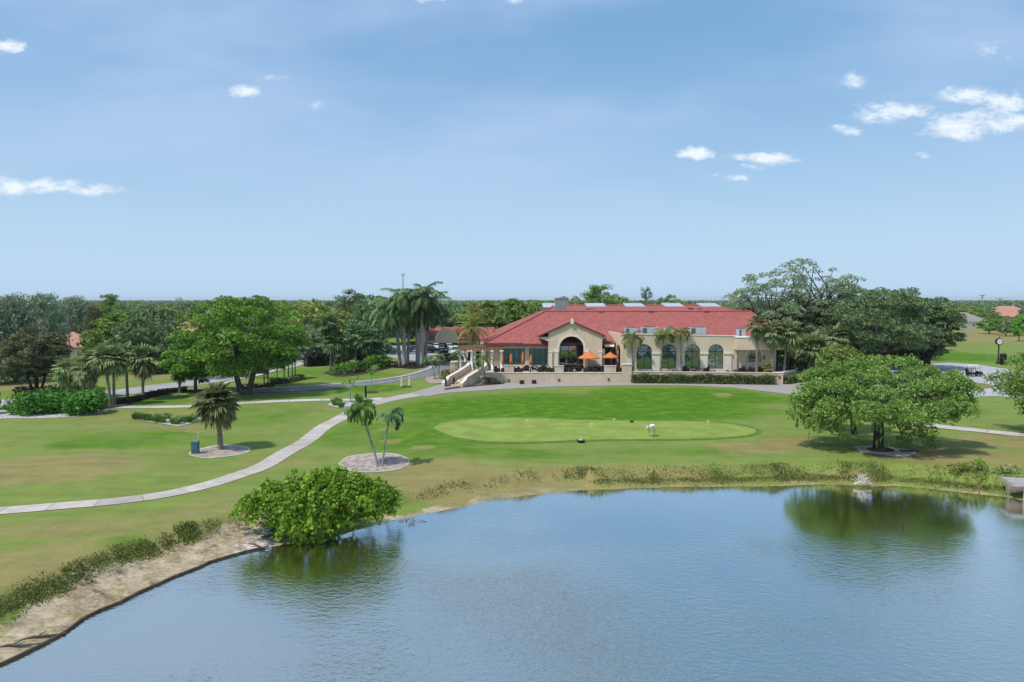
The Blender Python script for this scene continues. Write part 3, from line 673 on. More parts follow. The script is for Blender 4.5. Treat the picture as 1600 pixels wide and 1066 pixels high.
BK['dark'] = simple('dark_bark', (0.062, 0.052, 0.045), 1, .05, var=.35, scale=5, bump=.7)
BK['palm'] = simple('palm_trunk', (0.23, 0.195, 0.155), .95, .08, var=.28, scale=4, bump=.6)
BK['royal'] = simple('royal_trunk', (0.335, 0.32, 0.305), .9, .1, var=.16, scale=2, bump=.3, grime=.5)
BK['slim'] = simple('slim_trunk', (0.30, 0.30, 0.27), .9, .1, var=.25, scale=4, bump=.4)
BK['shaft'] = simple('crownshaft', (0.16, 0.20, 0.07), .6, .3, var=.2, scale=3)
BK['ochre_shaft'] = simple('ochre_shaft', (0.32, 0.26, 0.09), .6, .3, var=.2, scale=3)
BK['rust'] = simple('rust_trunk', (0.24, 0.125, 0.075), .9, .1, var=.25, scale=4)
def plant(kind, loc, label, cat, group=None, rz=0., s=1.0):
    """kind: dict(name, parts=[(part name, mesh, material)])"""
    o = empty(kind['name'], loc, rz, label, cat, group, s)
    for pn, me, mt in kind['parts']: link(pn, me, o, mt)
    return o
def kind(name, meshes, mats, extra='crownshaft'):
    ps = [('trunk', meshes[0], mats[0]), ('crown', meshes[1], mats[1])]
    if len(meshes) > 2: ps.append((extra, meshes[2], mats[2]))
    return dict(name=name, parts=ps)
def gloc(px, py, dz=0.0):
    x, y = at(px, py); return (x, y, gz1(x, y) + dz)
def ground_at(px, Y): x = PX(px, Y); return (x, Y, gz1(x, Y))
def span(px0, px1, Y): return abs(PX(px1, Y) - PX(px0, Y))
# ------------------------------------------------------------------ clubhouse
def roof_material(name, a, b):
    m, nt, out = mat(name)
    uv = nd(nt, 'ShaderNodeSeparateXYZ', {0: nd(nt, 'ShaderNodeUVMap').outputs[0]}).outputs
    pos = nd(nt, 'ShaderNodeNewGeometry').outputs['Position']
    rib = mth(nt, 'SINE', mth(nt, 'MULTIPLY', uv[0], 2 * math.pi / 0.36))
    row = mth(nt, 'FRACT', mth(nt, 'DIVIDE', uv[1], 0.42))
    idv = nd(nt, 'ShaderNodeCombineXYZ', {0: mth(nt, 'FLOOR', mth(nt, 'DIVIDE', uv[0], .36)), 1: mth(nt, 'FLOOR', mth(nt, 'DIVIDE', uv[1], .42)), 2: 0.0}).outputs[0]
    wn = nd(nt, 'ShaderNodeTexWhiteNoise', {'Vector': idv}).outputs[0]
    f = mth(nt, 'ADD', mth(nt, 'MULTIPLY', wn, .55), mth(nt, 'MULTIPLY', noise(nt, pos, .5, 5, .65), .5))
    c = mixc(nt, f, a, b)
    c = mixc(nt, mth(nt, 'MULTIPLY', ramp(nt, noise(nt, nd(nt, 'ShaderNodeMapping', {'Vector': pos, 'Scale': (1, .35, .35)}).outputs[0], .9, 5, .7), .55, .8), .4), c, tuple(x * .6 for x in a))
    c = nd(nt, 'ShaderNodeVectorMath', {0: c, 'Scale': mth(nt, 'ADD', .93, mth(nt, 'ADD', mth(nt, 'MULTIPLY', rib, .06), mth(nt, 'MULTIPLY', row, .10)))}, operation='SCALE').outputs[0]
    h = mth(nt, 'ADD', mth(nt, 'MULTIPLY', rib, .5), mth(nt, 'MULTIPLY', row, -.5))
    bmp = nd(nt, 'ShaderNodeBump', {'Height': h, 'Strength': .55, 'Distance': .07}).outputs[0]
    principled(nt, out, c, .75, .25, normal=bmp)
    return m
M['roof'] = roof_material('red_roof_tiles', (0.25, 0.062, 0.050), (0.45, 0.140, 0.112))
M['roof_orange'] = roof_material('orange_roof_tiles', (0.40, 0.185, 0.135), (0.54, 0.285, 0.215))
M['roof_grey'] = roof_material('grey_roof_tiles', (0.25, 0.22, 0.20), (0.35, 0.31, 0.29))
M['stucco'] = simple('tan_stucco', (0.64, 0.525, 0.385), .9, .1, var=.06, scale=.6, bump=.12, grime=.35)
M['stucco_wall'] = simple('terrace_stucco', (0.60, 0.475, 0.36), .9, .1, var=.08, scale=.8, bump=.12, grime=.5)
M['trim'] = simple('cream_trim', (0.74, 0.67, 0.56), .85, .15, var=.05, scale=1.5, grime=.25)
M['white'] = simple('white_paint', (0.78, 0.765, 0.735), .7, .25, var=.05, scale=1.5, grime=.2)
M['fascia'] = simple('dark_fascia', (0.16, 0.055, 0.050), .8, .2)
M['frame'] = simple('bronze_frame', (0.028, 0.030, 0.030), .5, .4)
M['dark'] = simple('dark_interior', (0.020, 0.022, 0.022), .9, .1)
M['metal'] = simple('galvanised_metal', (0.46, 0.47, 0.48), .55, .4, var=.1)
M['louvre'] = simple('dark_louvre', (0.10, 0.11, 0.12), .6, .3)
M['skylight'] = simple('skylight_acrylic', (0.50, 0.52, 0.535), .25, .5, var=.04)
M['wood'] = simple('pergola_wood', (0.40, 0.190, 0.110), .8, .2, var=.2, scale=3)
M['orange'] = simple('orange_canvas', (0.62, 0.195, 0.070), .85, .1, var=.08, scale=2)
M['wicker'] = simple('dark_wicker', (0.032, 0.026, 0.023), .8, .2, var=.3, scale=8)
M['cushion'] = simple('pale_cushion', (0.52, 0.51, 0.48), .9, .1)
M['black'] = simple('black_paint', (0.016, 0.016, 0.018), .55, .35)
M['post'] = simple('grey_post', (0.075, 0.070, 0.070), .8, .2)
m, nt, out = mat('tinted_glass'); M['glass'] = m
pos = nd(nt, 'ShaderNodeNewGeometry').outputs['Position']
bmp = nd(nt, 'ShaderNodeBump', {'Height': noise(nt, pos, .45, 2), 'Strength': .10, 'Distance': .25}).outputs[0]
principled(nt, out, (0.020, 0.060, 0.064), .03, .5, ior=3.0, normal=bmp)
m, nt, out = mat('teal_glass'); M['teal'] = m
pos = nd(nt, 'ShaderNodeNewGeometry').outputs['Position']
bmp = nd(nt, 'ShaderNodeBump', {'Height': noise(nt, pos, .6, 2), 'Strength': .10, 'Distance': .25}).outputs[0]
principled(nt, out, mixc(nt, noise(nt, pos, .5, 2), (0.045, 0.125, 0.140), (0.085, 0.190, 0.205)), .05, .5, ior=1.6, normal=bmp)
def roof(name, polys, material, parent, thick=.2):
    """tiled slopes with UVs along the eave and up the slope, closed underneath"""
    mb = MB(); key = {}; V = []; F = []
    def vid(p):
        k = (round(p[0], 3), round(p[1], 3), round(p[2], 3))
        if k not in key: key[k] = len(V); V.append(Vector(p))
        return key[k]
    for P in polys:
        P = [Vector(p) for p in P]; n = (P[1] - P[0]).cross(P[2] - P[0])
        if n.z < 0: P.reverse()
        F.append([vid(p) for p in P])
    nv = len(V); ec = {}
    for f in F:
        for i in range(len(f)): ec.setdefault(frozenset((f[i], f[(i + 1) % len(f)])), []).append((f[i], f[(i + 1) % len(f)]))
    faces = [tuple(f) for f in F] + [tuple(nv + i for i in reversed(f)) for f in F]
    for e in ec.values():
        if len(e) == 1: a, b = e[0]; faces.append((b, a, nv + a, nv + b))
    me = bpy.data.meshes.new(name); me.from_pydata([tuple(p) for p in V] + [(p.x, p.y, p.z - thick) for p in V], [], faces); me.update()
    ul = me.uv_layers.new(name='UVMap')
    for p in me.polygons:
        n = p.normal.copy(); u = Vector((0, 0, 1)).cross(n); u = u.normalized() if u.length > 1e-4 else Vector((1, 0, 0)); v = n.cross(u)
        for li in p.loop_indices:
            co = me.vertices[me.loops[li].vertex_index].co; ul.data[li].uv = (co.dot(u), co.dot(v))
    return link(name, me, parent, material)
def arch_wall(mb, o, d, length, z0, top, thick, openings=(), brk=(), N=14):
    """wall with arched openings (centre, half width, bottom, spring) in a vertical plane through o along d"""
    d = Vector((d[0], d[1], 0)).normalized(); n = Vector((-d.y, d.x, 0)); o = Vector((o[0], o[1], 0))
    tp = top if callable(top) else (lambda u: top)
    P3 = lambda u, z, k: tuple(o + d * u + n * (thick * k) + Vector((0, 0, z)))
    def slab(poly):
        m_ = len(poly); v = [P3(u, z, 0) for u, z in poly] + [P3(u, z, 1) for u, z in poly]
        mb.add(v, [tuple(range(m_)), tuple(range(2 * m_ - 1, m_ - 1, -1))])
    def edge(poly):
        for a, b in zip(poly[:-1], poly[1:]): mb.add([P3(*a, 0), P3(*b, 0), P3(*b, 1), P3(*a, 1)], [(0, 1, 2, 3)])
    ops = sorted(openings); u = 0.0; cuts = [0.0, length] + [x for x in brk if 0 < x < length]
    def solid(a, b):
        if b - a < 1e-4: return
        t = sorted([x for x in brk if a < x < b] + [a, b], reverse=True); slab([(a, z0), (b, z0)] + [(x, tp(x)) for x in t])
    for c, hw, zb, zs in ops:
        solid(u, c - hw); u = c + hw
        if zb > z0: slab([(c - hw, z0), (c + hw, z0), (c + hw, zb), (c - hw, zb)])
        arc = [(c - hw * math.cos(math.pi * i / N), zs + hw * math.sin(math.pi * i / N)) for i in range(N + 1)]
        for a, b in zip(arc[:-1], arc[1:]):
            mids = [x for x in brk if a[0] < x < b[0]]
            slab([a, b, (b[0], tp(b[0]))] + [(x, tp(x)) for x in mids] + [(a[0], tp(a[0]))])
        edge([(c - hw, zb), (c - hw, zs)] + arc[1:-1] + [(c + hw, zs), (c + hw, zb), (c - hw, zb)])
    solid(u, length)
    ts = sorted(set(cuts)); edge([(0, z0), (0, tp(0))] + [(x, tp(x)) for x in ts[1:-1]] + [(length, tp(length)), (length, z0)])
    return mb
def arch_ring(mb, cx, y0, y1, zs, r0, r1, N=16, legs=0.0):
    pts = [(cx - r0 * math.cos(math.pi * i / N), zs + r0 * math.sin(math.pi * i / N)) for i in range(N + 1)]
    pto = [(cx - r1 * math.cos(math.pi * i / N), zs + r1 * math.sin(math.pi * i / N)) for i in range(N + 1)]
    if legs: pts = [(cx - r0, zs - legs)] + pts + [(cx + r0, zs - legs)]; pto = [(cx - r1, zs - legs)] + pto + [(cx + r1, zs - legs)]
    for i in range(len(pts) - 1):
        a, b, c, e = pts[i], pts[i + 1], pto[i + 1], pto[i]
        v = [(p[0], y, p[1]) for y in (y0, y1) for p in (a, b, c, e)]
        mb.add(v, [(0, 1, 2, 3), (7, 6, 5, 4), (0, 4, 5, 1), (3, 2, 6, 7), (0, 3, 7, 4), (1, 5, 6, 2)])
FL = 1.5                                            # terrace level
house = empty('clubhouse', (PX(980, 118), 118, 0), 0, 'long tan clubhouse with red tile hip roofs, arched windows and a gabled porch', 'clubhouse')
hinv = Matrix.Translation((-house.location.x, -118, 0))
def hb(mb, name, material, parent=None):
    """build a clubhouse part: vertices given in world space, kept relative to the house"""
    par = parent or house
    me = mb.mesh(name) if isinstance(mb, MB) else mb
    me.transform(hinv); return link(name, me, par, material)
_roof = roof
def hroof(name, polys, material, thick=.2):
    r = _roof(name, polys, material, None, thick); r.data.transform(hinv); r.parent = house; return r
A = pt(758, 536, 113); Rr = Vector((47.2, 113, A.z)); B = pt(852, 487, 127); C_ = pt(1172, 488, 127); C_.z = B.z
E = pt(866, 477.5, 150); Fp = pt(1120, 477.5, 150); G0 = Vector((A.x - .2, 156, A.z)); G1 = Vector((56, 172, A.z))
hroof('roof', [(A, Rr, C_, B), (B, C_, Fp, E), (A, B, E), (A, E, G0), (Rr, G1, Fp), (Rr, Fp, C_), (G0, E, Fp, G1)], M['roof'])
rc = MB()
for a, b in ((A, B), (B, C_), (B, E), (C_, Rr), (E, Fp)): rc.tube([a + Vector((0, 0, .06)), b + Vector((0, 0, .06))], .16, 6)
hb(rc, 'ridge_cap', M['roof'])
fa = MB(); fa.box(A.x - .05, Rr.x, 112.92, 113.0, A.z - .42, A.z - .03); fa.box(A.x - .25, A.x - .14, 113, 150, A.z - .4, A.z - .03)
hb(fa, 'fascia', M['fascia'])
# left facade with its two window bands
yL = 114.0; xa, xb = PX(764, yL), PX(857, yL); zs, zt = PZ(570, yL), PZ(544.5, yL); wins = [(PX(786, yL), PX(820, yL)), (PX(827, yL), PX(860, yL))]
w = MB(); w.box(xa, xb + 1, yL, yL + .3, zt, A.z - .25); w.box(xa, xb + 1, yL, yL + .3, FL, zs); w.box(xa, wins[0][0], yL, yL + .3, zs, zt); w.box(wins[0][1], wins[1][0], yL, yL + .3, zs, zt)
w.box(xa, xa + .3, yL + .3, 150, 0, A.z - .25); w.box(xa, 45, 151, 151.3, 0, A.z - .25); w.box(44.7, 45, 116, 151, 0, A.z - .25)
hb(w, 'wall', M['stucco'])
b_ = MB(); b_.box(xa - .1, PX(858, yL), yL - .14, yL - .002, zt + .05, zt + .28); hb(b_, 'cornice', M['trim'])
def window_band(x0, x1, z0, z1, y, n, glass):
    f = MB(); t = .07
    for i in range(n + 1):
        x = x0 + (x1 - x0) * i / n; f.box(x - t / 2 if 0 < i < n else (x if i == 0 else x - t), x + t / 2 if 0 < i < n else (x + t if i == 0 else x), y - .05, y + .08, z0, z1)
    for i in range(n):
        a = x0 + (x1 - x0) * i / n + (t if i == 0 else t / 2); b = x0 + (x1 - x0) * (i + 1) / n - (t if i == n - 1 else t / 2)
        f.box(a, b, y - .045, y + .08, z0, z0 + t); f.box(a, b, y - .045, y + .08, z1 - t, z1); f.box(a, b, y - .04, y + .08, z0 + .27 * (z1 - z0), z0 + .27 * (z1 - z0) + .05)
    fo = hb(f, 'window', M['frame'])
    g_ = MB(); g_.box(x0 + .01, x1 - .01, y + .0, y + .03, z0 + .01, z1 - .01); hb(g_, 'pane', glass, fo); return fo
for x0, x1 in wins: window_band(x0, x1, zs, zt, yL + .12, 4, M['teal'])
# bay roof beside the porch
Lf = pt(817, 537, 112.2); Rf = pt(868, 537, 112.2); Ap = pt(845, 521.5, 115); Bk = Vector((Ap.x, 119.5, Ap.z + .1))
hroof('bay_roof', [(Lf, Rf, Ap), (Rf, Vector((Rf.x, 117, Rf.z)), Bk, Ap), (Lf, Ap, Bk, Vector((Lf.x, 117, Lf.z)))], M['roof'])
f = MB(); f.box(Lf.x, Rf.x - .9, 112.12, 112.19, Lf.z - .36, Lf.z - .02); hb(f, 'fascia', M['fascia'])
# gabled porch
yP = 111.4; gx0, gxa, gx1 = PX(841, yP), PX(893.5, yP), PX(946, yP); zap, zev = PZ(501.5, yP), PZ(524.5, yP)
wx0, wx1 = PX(857, yP), PX(941, yP)
def gtop(u):
    x = wx0 + u; return zap - .22 - abs(x - gxa) / (gx1 - gxa) * (zap - zev)
ax, ahw = PX(893, yP), 2.0; asp = PZ(545, yP)
w = MB(); arch_wall(w, (wx0, yP), (1, 0), wx1 - wx0, FL, gtop, .45, [(ax - wx0, ahw, FL, asp)], brk=(gxa - wx0,))
w.box(wx0, wx0 + .4, yP + .46, 117.5, FL, zev - .1); w.box(wx1 - .4, wx1, yP + .46, 117.5, FL, zev - .1)
w.prism([(wx0 - .004, zev - .95), (wx0 - .004, zev - .22), (gx0 + .1, zev - .22), (gx0 + .1, zev - .42), (gx0 + .7, zev - .6)], 'y', yP, yP + .4)
w.prism([(wx1 + .004, zev - .95), (wx1 + .004, zev - .22), (gx1 - .1, zev - .22), (gx1 - .1, zev - .42), (gx1 - .5, zev - .6)], 'y', yP, yP + .4)
hb(w, 'porch_wall', M['stucco'])
hroof('porch_roof', [((gx0, yP - .25, zev), (gxa, yP - .25, zap), (gxa, 124, zap), (gx0, 118, zev)), ((gx1, yP - .25, zev), (gxa, yP - .25, zap), (gxa, 124, zap), (gx1, 118, zev))], M['roof'], .16)
f = MB()
for x, s in ((gx0, -1), (gx1, 1)):
    v = [(x, yP - .32, zev + .03), (gxa, yP - .32, zap + .03), (gxa, yP - .32, zap - .25), (x, yP - .32, zev - .25)]
    f.add(v + [(a, yP - .26, c) for a, _, c in v], [(0, 1, 2, 3), (7, 6, 5, 4), (0, 4, 5, 1), (3, 2, 6, 7), (0, 3, 7, 4), (1, 5, 6, 2)])
hb(f, 'porch_fascia', M['fascia'])
f = MB(); f.prism([(gxa - .28, zap - .5), (gxa + .28, zap - .5), (gxa + .2, zap + .35), (gxa, zap + .5), (gxa - .2, zap + .35)], 'y', yP - .45, yP - .33); hb(f, 'finial', M['trim'])
mo = MB(); arch_ring(mo, ax, yP - .10, yP - .003, asp, ahw + .02, ahw + .42); mo.box(ax - ahw - .9, ax - ahw - .02, yP - .12, yP - .003, asp - .42, asp - .004); mo.box(ax + ahw + .02, ax + ahw + .9, yP - .12, yP - .003, asp - .42, asp - .004)
hb(mo, 'arch_moulding', M['trim'])
for x in (wx0 + .35, ax - ahw - .45, ax + ahw + .45, wx1 - .3):
    c_ = MB(); c_.box(x - .32, x + .32, yP - .3, yP - .004, FL, FL + .3); c_.box(x - .24, x + .24, yP - .25, yP - .005, FL + .3, asp - .6); c_.box(x - .34, x + .34, yP - .3, yP - .006, asp - .6, asp - .43); hb(c_, 'column', M['trim'])
def arched_window(cx, hw, zb, zs_, y, glass, fan=True, bars=1, transom=True, name='arched_window'):
    f = MB(); arch_ring(f, cx, y - .05, y + .06, zs_, hw - .10, hw, legs=zs_ - zb - .1)
    f.box(cx - hw, cx + hw, y - .05, y + .06, zb, zb + .1)
    if transom: f.box(cx - hw + .1, cx + hw - .1, y - .045, y + .05, zs_ - .05, zs_ + .05)
    for i in range(bars): x = cx - hw + 2 * hw * (i + 1) / (bars + 1); f.box(x - .04, x + .04, y - .04, y + .05, zb + .1, zs_ - .05)
    if fan:
        for t in (.25, .5, .75):
            a = math.pi * t; e = (cx - (hw - .1) * math.cos(a), zs_ + (hw - .1) * math.sin(a)); px_, pz_ = math.sin(a) * .035, math.cos(a) * .035
            f.prism([(cx - px_, zs_ + .05 - pz_), (cx + px_, zs_ + .05 + pz_), (e[0] + px_, e[1] + pz_), (e[0] - px_, e[1] - pz_)], 'y', y - .035, y + .045)
    fo = hb(f, name, M['frame'])
    g_ = MB(); N = 16; g_.prism([(cx - hw + .02, zb + .02), (cx + hw - .02, zb + .02)] + [(cx + (hw - .02) * math.cos(math.pi * i / N), zs_ + (hw - .02) * math.sin(math.pi * i / N)) for i in range(N + 1)], 'y', y + .0, y + .025)
    hb(g_, 'pane', glass, fo); return fo
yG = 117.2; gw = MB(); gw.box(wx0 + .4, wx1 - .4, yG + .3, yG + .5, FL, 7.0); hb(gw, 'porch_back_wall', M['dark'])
arched_window(ax, 2.7, FL, asp + .1, yG + .1, M['glass'], fan=False, bars=3, name='porch_window')
window_band(wx1 - 3.2, wx1 - .45, FL, asp - .4, yG + .2, 2, M['teal'])
# east wing: parapet wall with four arched windows
yW = 109.0; x0, x1 = PX(974, yW), PX(1152, yW); zt = PZ(522.5, yW)
cs = [PX(p, yW) for p in (1007, 1045, 1082.5, 1119)]; whw = 1.22; wzb = PZ(576.5, yW); wzs = PZ(538, yW) - whw
w = MB(); arch_wall(w, (x0, yW), (1, 0), x1 - x0, FL, lambda u: zt - .018 * u, .4, [(c - x0, whw, wzb, wzs) for c in cs])
hb(w, 'wing_wall', M['stucco'])
for c in cs: arched_window(c, whw, wzb, wzs, yW + .3, M['glass'])
for c in [x0 + 1.15] + [(a + b) / 2 for a, b in zip(cs[:-1], cs[1:])] + [cs[-1] + 1.95]:
    p_ = MB(); p_.box(c - .52, c + .52, yW - .16, yW - .003, FL, wzs - .45); p_.box(c - .62, c + .62, yW - .24, yW - .002, wzs - .45, wzs - .33); p_.box(c - .70, c + .70, yW - .3, yW - .001, wzs - .33, wzs - .2); p_.box(c - .6, c + .6, yW - .24, yW - .165, FL, FL + .35); hb(p_, 'pilaster', M['trim'])
cp = MB(); n_ = 18
cp.prism([(x0 - .1, zt), (x1, zt - .018 * (x1 - x0)), (x1, zt + .12 - .018 * (x1 - x0)), (x0 - .1, zt + .12)], 'y', yW - .08, yW + .5); hb(cp, 'coping', M['trim'])
# wing side wall with arches seen edge-on, sloping coping
s0 = Vector((x0, yW)); s1 = Vector((PX(942, 121), 121.0)); dl = (s0 - s1).length
w = MB(); arch_wall(w, (s1.x, s1.y), ((s0 - s1).x, (s0 - s1).y), dl - .41, FL, lambda u: PZ(516, 121) + (zt - PZ(516, 121)) * u / dl, .4, [(3.2, 1.1, FL, 4.6), (6.4, 1.1, FL, 4.6), (9.4, 1.1, FL, 4.6)])
hb(w, 'side_wall', M['stucco'])
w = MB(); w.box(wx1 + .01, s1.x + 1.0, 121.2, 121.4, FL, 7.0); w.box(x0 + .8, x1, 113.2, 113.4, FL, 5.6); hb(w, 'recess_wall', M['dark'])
aw = roof('awning_roof', [(pt(941, 533, 112.2), pt(956, 533, 112.2), pt(951, 523.5, 114.6), pt(942, 523.5, 114.6))], M['roof'], None, .12); aw.data.transform(hinv); aw.parent = house
a_ = MB(); p0, p1 = pt(945, 541, 112.0), pt(960, 541, 112.0); a_.prism([(112.0, p0.z), (113.6, p0.z + .55), (113.6, p0.z + .45), (112.0, p0.z - .12)], 'x', p0.x, p1.x); hb(a_, 'awning', M['white'])
c_ = MB(); cx_ = PX(943, 112.3); c_.box(cx_ - .22, cx_ + .22, 112.1, 112.5, FL, PZ(545, 112.3)); hb(c_, 'column', M['trim'])
fr = MB()
for px in (936, 949, 956, 963): x = PX(px, 120.5); fr.box(x - .1, x + .1, 120.4, 120.6, FL, 5.4)
hb(fr, 'screen_frame', M['post'])
# flat roof of the wing and machines on it
w = MB(); w.box(x0 + .42, 45, yW + .42, 115, 6.1, 6.25); hb(w, 'flat_roof', M['metal'])
def hvac(px0, px1, py0, py1, Y, dp=1.4):
    a, b = PX(px0, Y), PX(px1, Y); z1, z0 = PZ(py0, Y), PZ(py1, Y); mb = MB(); mb.box(a, b, Y, Y + dp, z0, z1); mb.box(a + .05, b - .05, Y + .05, Y + dp - .05, 6.5, z0)
    o = hb(mb, 'air_conditioner', M['metal']); l = MB(); ww = (b - a) * .26
    l.box(a + .12, a + .12 + ww, Y - .03, Y - .002, z0 + .15, z1 - .12)
    for i in range(3): l.lathe([(.0, .0), (.38, .0), (.4, .12), (.0, .14)], ((a + (b - a) * (.25 + .25 * i)), Y + dp / 2, z1 + .002), 10)
    hb(l, 'louvre', M['louvre'], o)
for q_ in ((977, 996, 512.5, 522), (1003, 1028, 511.5, 522), (1040, 1052, 512, 522), (1079, 1103, 512, 522.5)): hvac(*q_, 110.6)
hvac(1154, 1165, 514, 528, 110)
# east end block: overhanging parapet, recessed wall with niche window
yE = 107.6; ex0, ex1 = PX(1152, yE), PX(1233, yE); ez0, ez1 = PZ(547, yE), PZ(528, yE)
w = MB(); w.box(ex0, ex1, yE, 110.2, ez0, ez1); yN = 109.4
nx_, nhw, nsp = PX(1178, yN), 1.22, PZ(558, yN)
hb(w, 'end_parapet', M['stucco'])
w = MB(); arch_wall(w, (x1 + .002, yN), (1, 0), PX(1213, yN) - x1, FL, ez0 - .003, .5, [(nx_ - x1, nhw, PZ(566, yN), nsp)]); w.box(x1 + .3, PX(1213, yN), yN + .52, yN + .72, FL, ez0 - .003)
hb(w, 'end_wall', M['stucco'])
mo = MB(); arch_ring(mo, nx_, yN - .14, yN - .003, nsp, nhw + .01, nhw + .33); hb(mo, 'arch_moulding', M['trim'])
arched_window(nx_ + .1, .62, PZ(566, yN) + .1, nsp - .12, yN + .42, M['glass'], fan=False, bars=1, name='niche_window')
cp = MB(); cp.box(ex0 - .08, ex1 + .08, yE - .08, 110.3, ez1, ez1 + .14); hb(cp, 'coping', M['white'])
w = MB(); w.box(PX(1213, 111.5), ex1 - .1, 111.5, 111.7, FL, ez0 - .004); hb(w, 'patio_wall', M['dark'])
f = MB()
for px in (1214, 1220, 1226, 1232): x = PX(px, 109.4); f.box(x - .07, x + .07, 109.35, 109.5, FL, ez0 - .01)
f.box(PX(1214.5, 109.4), PX(1231.5, 109.4), 109.38, 109.46, 3.2, 3.3); hb(f, 'patio_screen', M['post'])
for px, py in ((1194, 559),): 
    q_ = pt(px, py, yN - .2 if px > 1160 else yW - .1); l = MB(); l.box(q_.x - .16, q_.x + .16, q_.y - .1, q_.y + .15, q_.z - .3, q_.z + .2); l.lathe([(.2, .2), (.05, .45)], (q_.x, q_.y, q_.z), 6); hb(l, 'wall_lantern', M['wood'])
# skylights, roof vent box
for px in (862, 929, 989, 1049, 1105):
    Y = 149.0; x = PX(px, Y); z = E.z
    s_k = MB(); a, b = x - 2.1, x + 2.1; s_k.prism([(Y - 3.2, z - .9), (Y + 1.6, z - .6), (Y + 1.6, z + .25), (Y - 3.0, z - .38)], 'x', a, b); so_ = hb(s_k, 'skylight_kerb', M['louvre'])
    g_ = MB(); g_.prism([(Y - 3.1, z - .375), (Y + 1.65, z + .255), (Y + 1.65, z + .52), (Y - 2.9, z - .12)], 'x', a + .06, b - .06); hb(g_, 'skylight', M['skylight'], so_)
v0 = pt(868, 485, 128); v1 = pt(886, 467, 128); vb = MB(); vb.box(v0.x, v1.x, 128, 130.2, v0.z - .9, v1.z); vb.box(v0.x - .08, v1.x + .08, 127.92, 130.28, v1.z, v1.z + .15); vo = hb(vb, 'exhaust_vent', simple('vent_metal', (0.235, 0.25, 0.27), .7, .3))
for px, py in ((920, 483), (926, 484), (1094, 483), (1080, 482), (940, 487.3), (1018, 486.8), (1105, 487)):
    q_ = pt(px, py, 134 if py < 486 else 126.4); vb = MB(); vb.box(q_.x - .5, q_.x + .5, q_.y, q_.y + .6, q_.z - .35, q_.z + .08); hb(vb, 'roof_vent', M['fascia'])
# ------------------------------------------------------------------ porte-cochere, a roof over the drive, joined to the west end
yC = 139.0; pc = empty('drive_canopy', (PX(715, yC), yC, 0), 0, 'red roofed canopy over the drive with a rounded tan parapet and square pillars', 'canopy')
pinv = Matrix.Translation((-pc.location.x, -yC, 0))
def pb(mb, name, material, parent=None): me = mb.mesh(name); me.transform(pinv); return link(name, me, parent or pc, material)
x0, x1 = PX(664, yC), PX(770, yC); ze, zr = PZ(530, yC), PZ(511.5, yC + 6)
r = roof('roof', [((x0, yC, ze), (x1, yC, ze), (x1, yC + 7, zr), (x0, yC + 7, zr)), ((x0, yC + 14, ze), (x1, yC + 14, ze), (x1, yC + 7, zr), (x0, yC + 7, zr))], M['roof'], None); r.data.transform(pinv); r.parent = pc
w = MB(); w.box(x0, x1, yC + .3, yC + .6, PZ(536.5, yC), ze - .2); pb(w, 'fascia_beam', M['stucco']); w = MB(); w.box(x0, x1, yC + 13.4, yC + 13.7, PZ(536.5, yC), ze - .2); pb(w, 'fascia_beam', M['stucco'])
cxp = PX(697.5, yC - .6); rr = span(680, 715, yC) / 2; zb = PZ(534, yC - .6)
w = MB(); w.prism([(cxp + rr * math.cos(math.pi * i / 20), zb + .35 + rr * math.sin(math.pi * i / 20)) for i in range(21)] + [(cxp - rr, zb - .25), (cxp + rr, zb - .25)], 'y', yC - .6, yC - .1); pb(w, 'rounded_parapet', M['stucco'])
mo = MB(); arch_ring(mo, cxp, yC - .72, yC - .603, zb + .35, rr - .22, rr + .06); pb(mo, 'parapet_moulding', M['trim'])
for px, wd_, top in ((656, .85, 535), (752, .7, 536)):
    x = PX(px, yC); c_ = MB(); c_.box(x - wd_, x + wd_, yC - .3, yC + 1.3, 0, PZ(top, yC)); c_.box(x - wd_ - .15, x + wd_ + .15, yC - .45, yC + 1.45, PZ(top, yC) - .5, PZ(top, yC) - .25); pb(c_, 'pillar', M['trim'])
x = PX(659, yC); t = MB(); t.box(x - .85, x + .85, yC - .2, yC + 1.4, PZ(535, yC), PZ(520, yC)); t.box(x - .05, x + .75, yC, yC + 1.2, PZ(520, yC), PZ(497, yC)); t.box(x - .2, x + .9, yC - .15, yC + 1.35, PZ(520, yC), PZ(519, yC)); pb(t, 'chimney', M['trim'])
# ------------------------------------------------------------------ terrace
yT = 107.0; tx0, tx1 = PX(757, yT), PX(973, yT)
cor = Vector((PX(1218, 105), 105.0)); end = Vector((PX(1262, 112.8), 112.8)); sR = Vector((PX(987, yT), yT))
tp = [(tx0, yT + .3), (sR.x, yT + .3), (cor.x - .1, cor.y + .35), (end.x - .2, end.y + .1), (end.x, 124), (PX(742, 113), 124), (PX(742, 113), 112.5), (tx0, 110)]
me = MB(); me.prism(tp, 'z', 0.02, FL); tag(me.build('terrace_pavement', simple('terrace_paving', (0.50, 0.43, 0.36), .9, .1, var=.1, scale=.7)), kind='structure')
bed = drape('planting_bed', [(sR.x + .2, yT + .45), (cor.x - .3, cor.y + .5), (end.x - .4, end.y - .2), (end.x - .4, 111.2), (PX(1120, 108), 108.0), (sR.x + .2, 108.4)], M['mulch'], 0, 2); tag(bed, kind='structure')
for v in bed.data.vertices: v.co.z = FL + .03
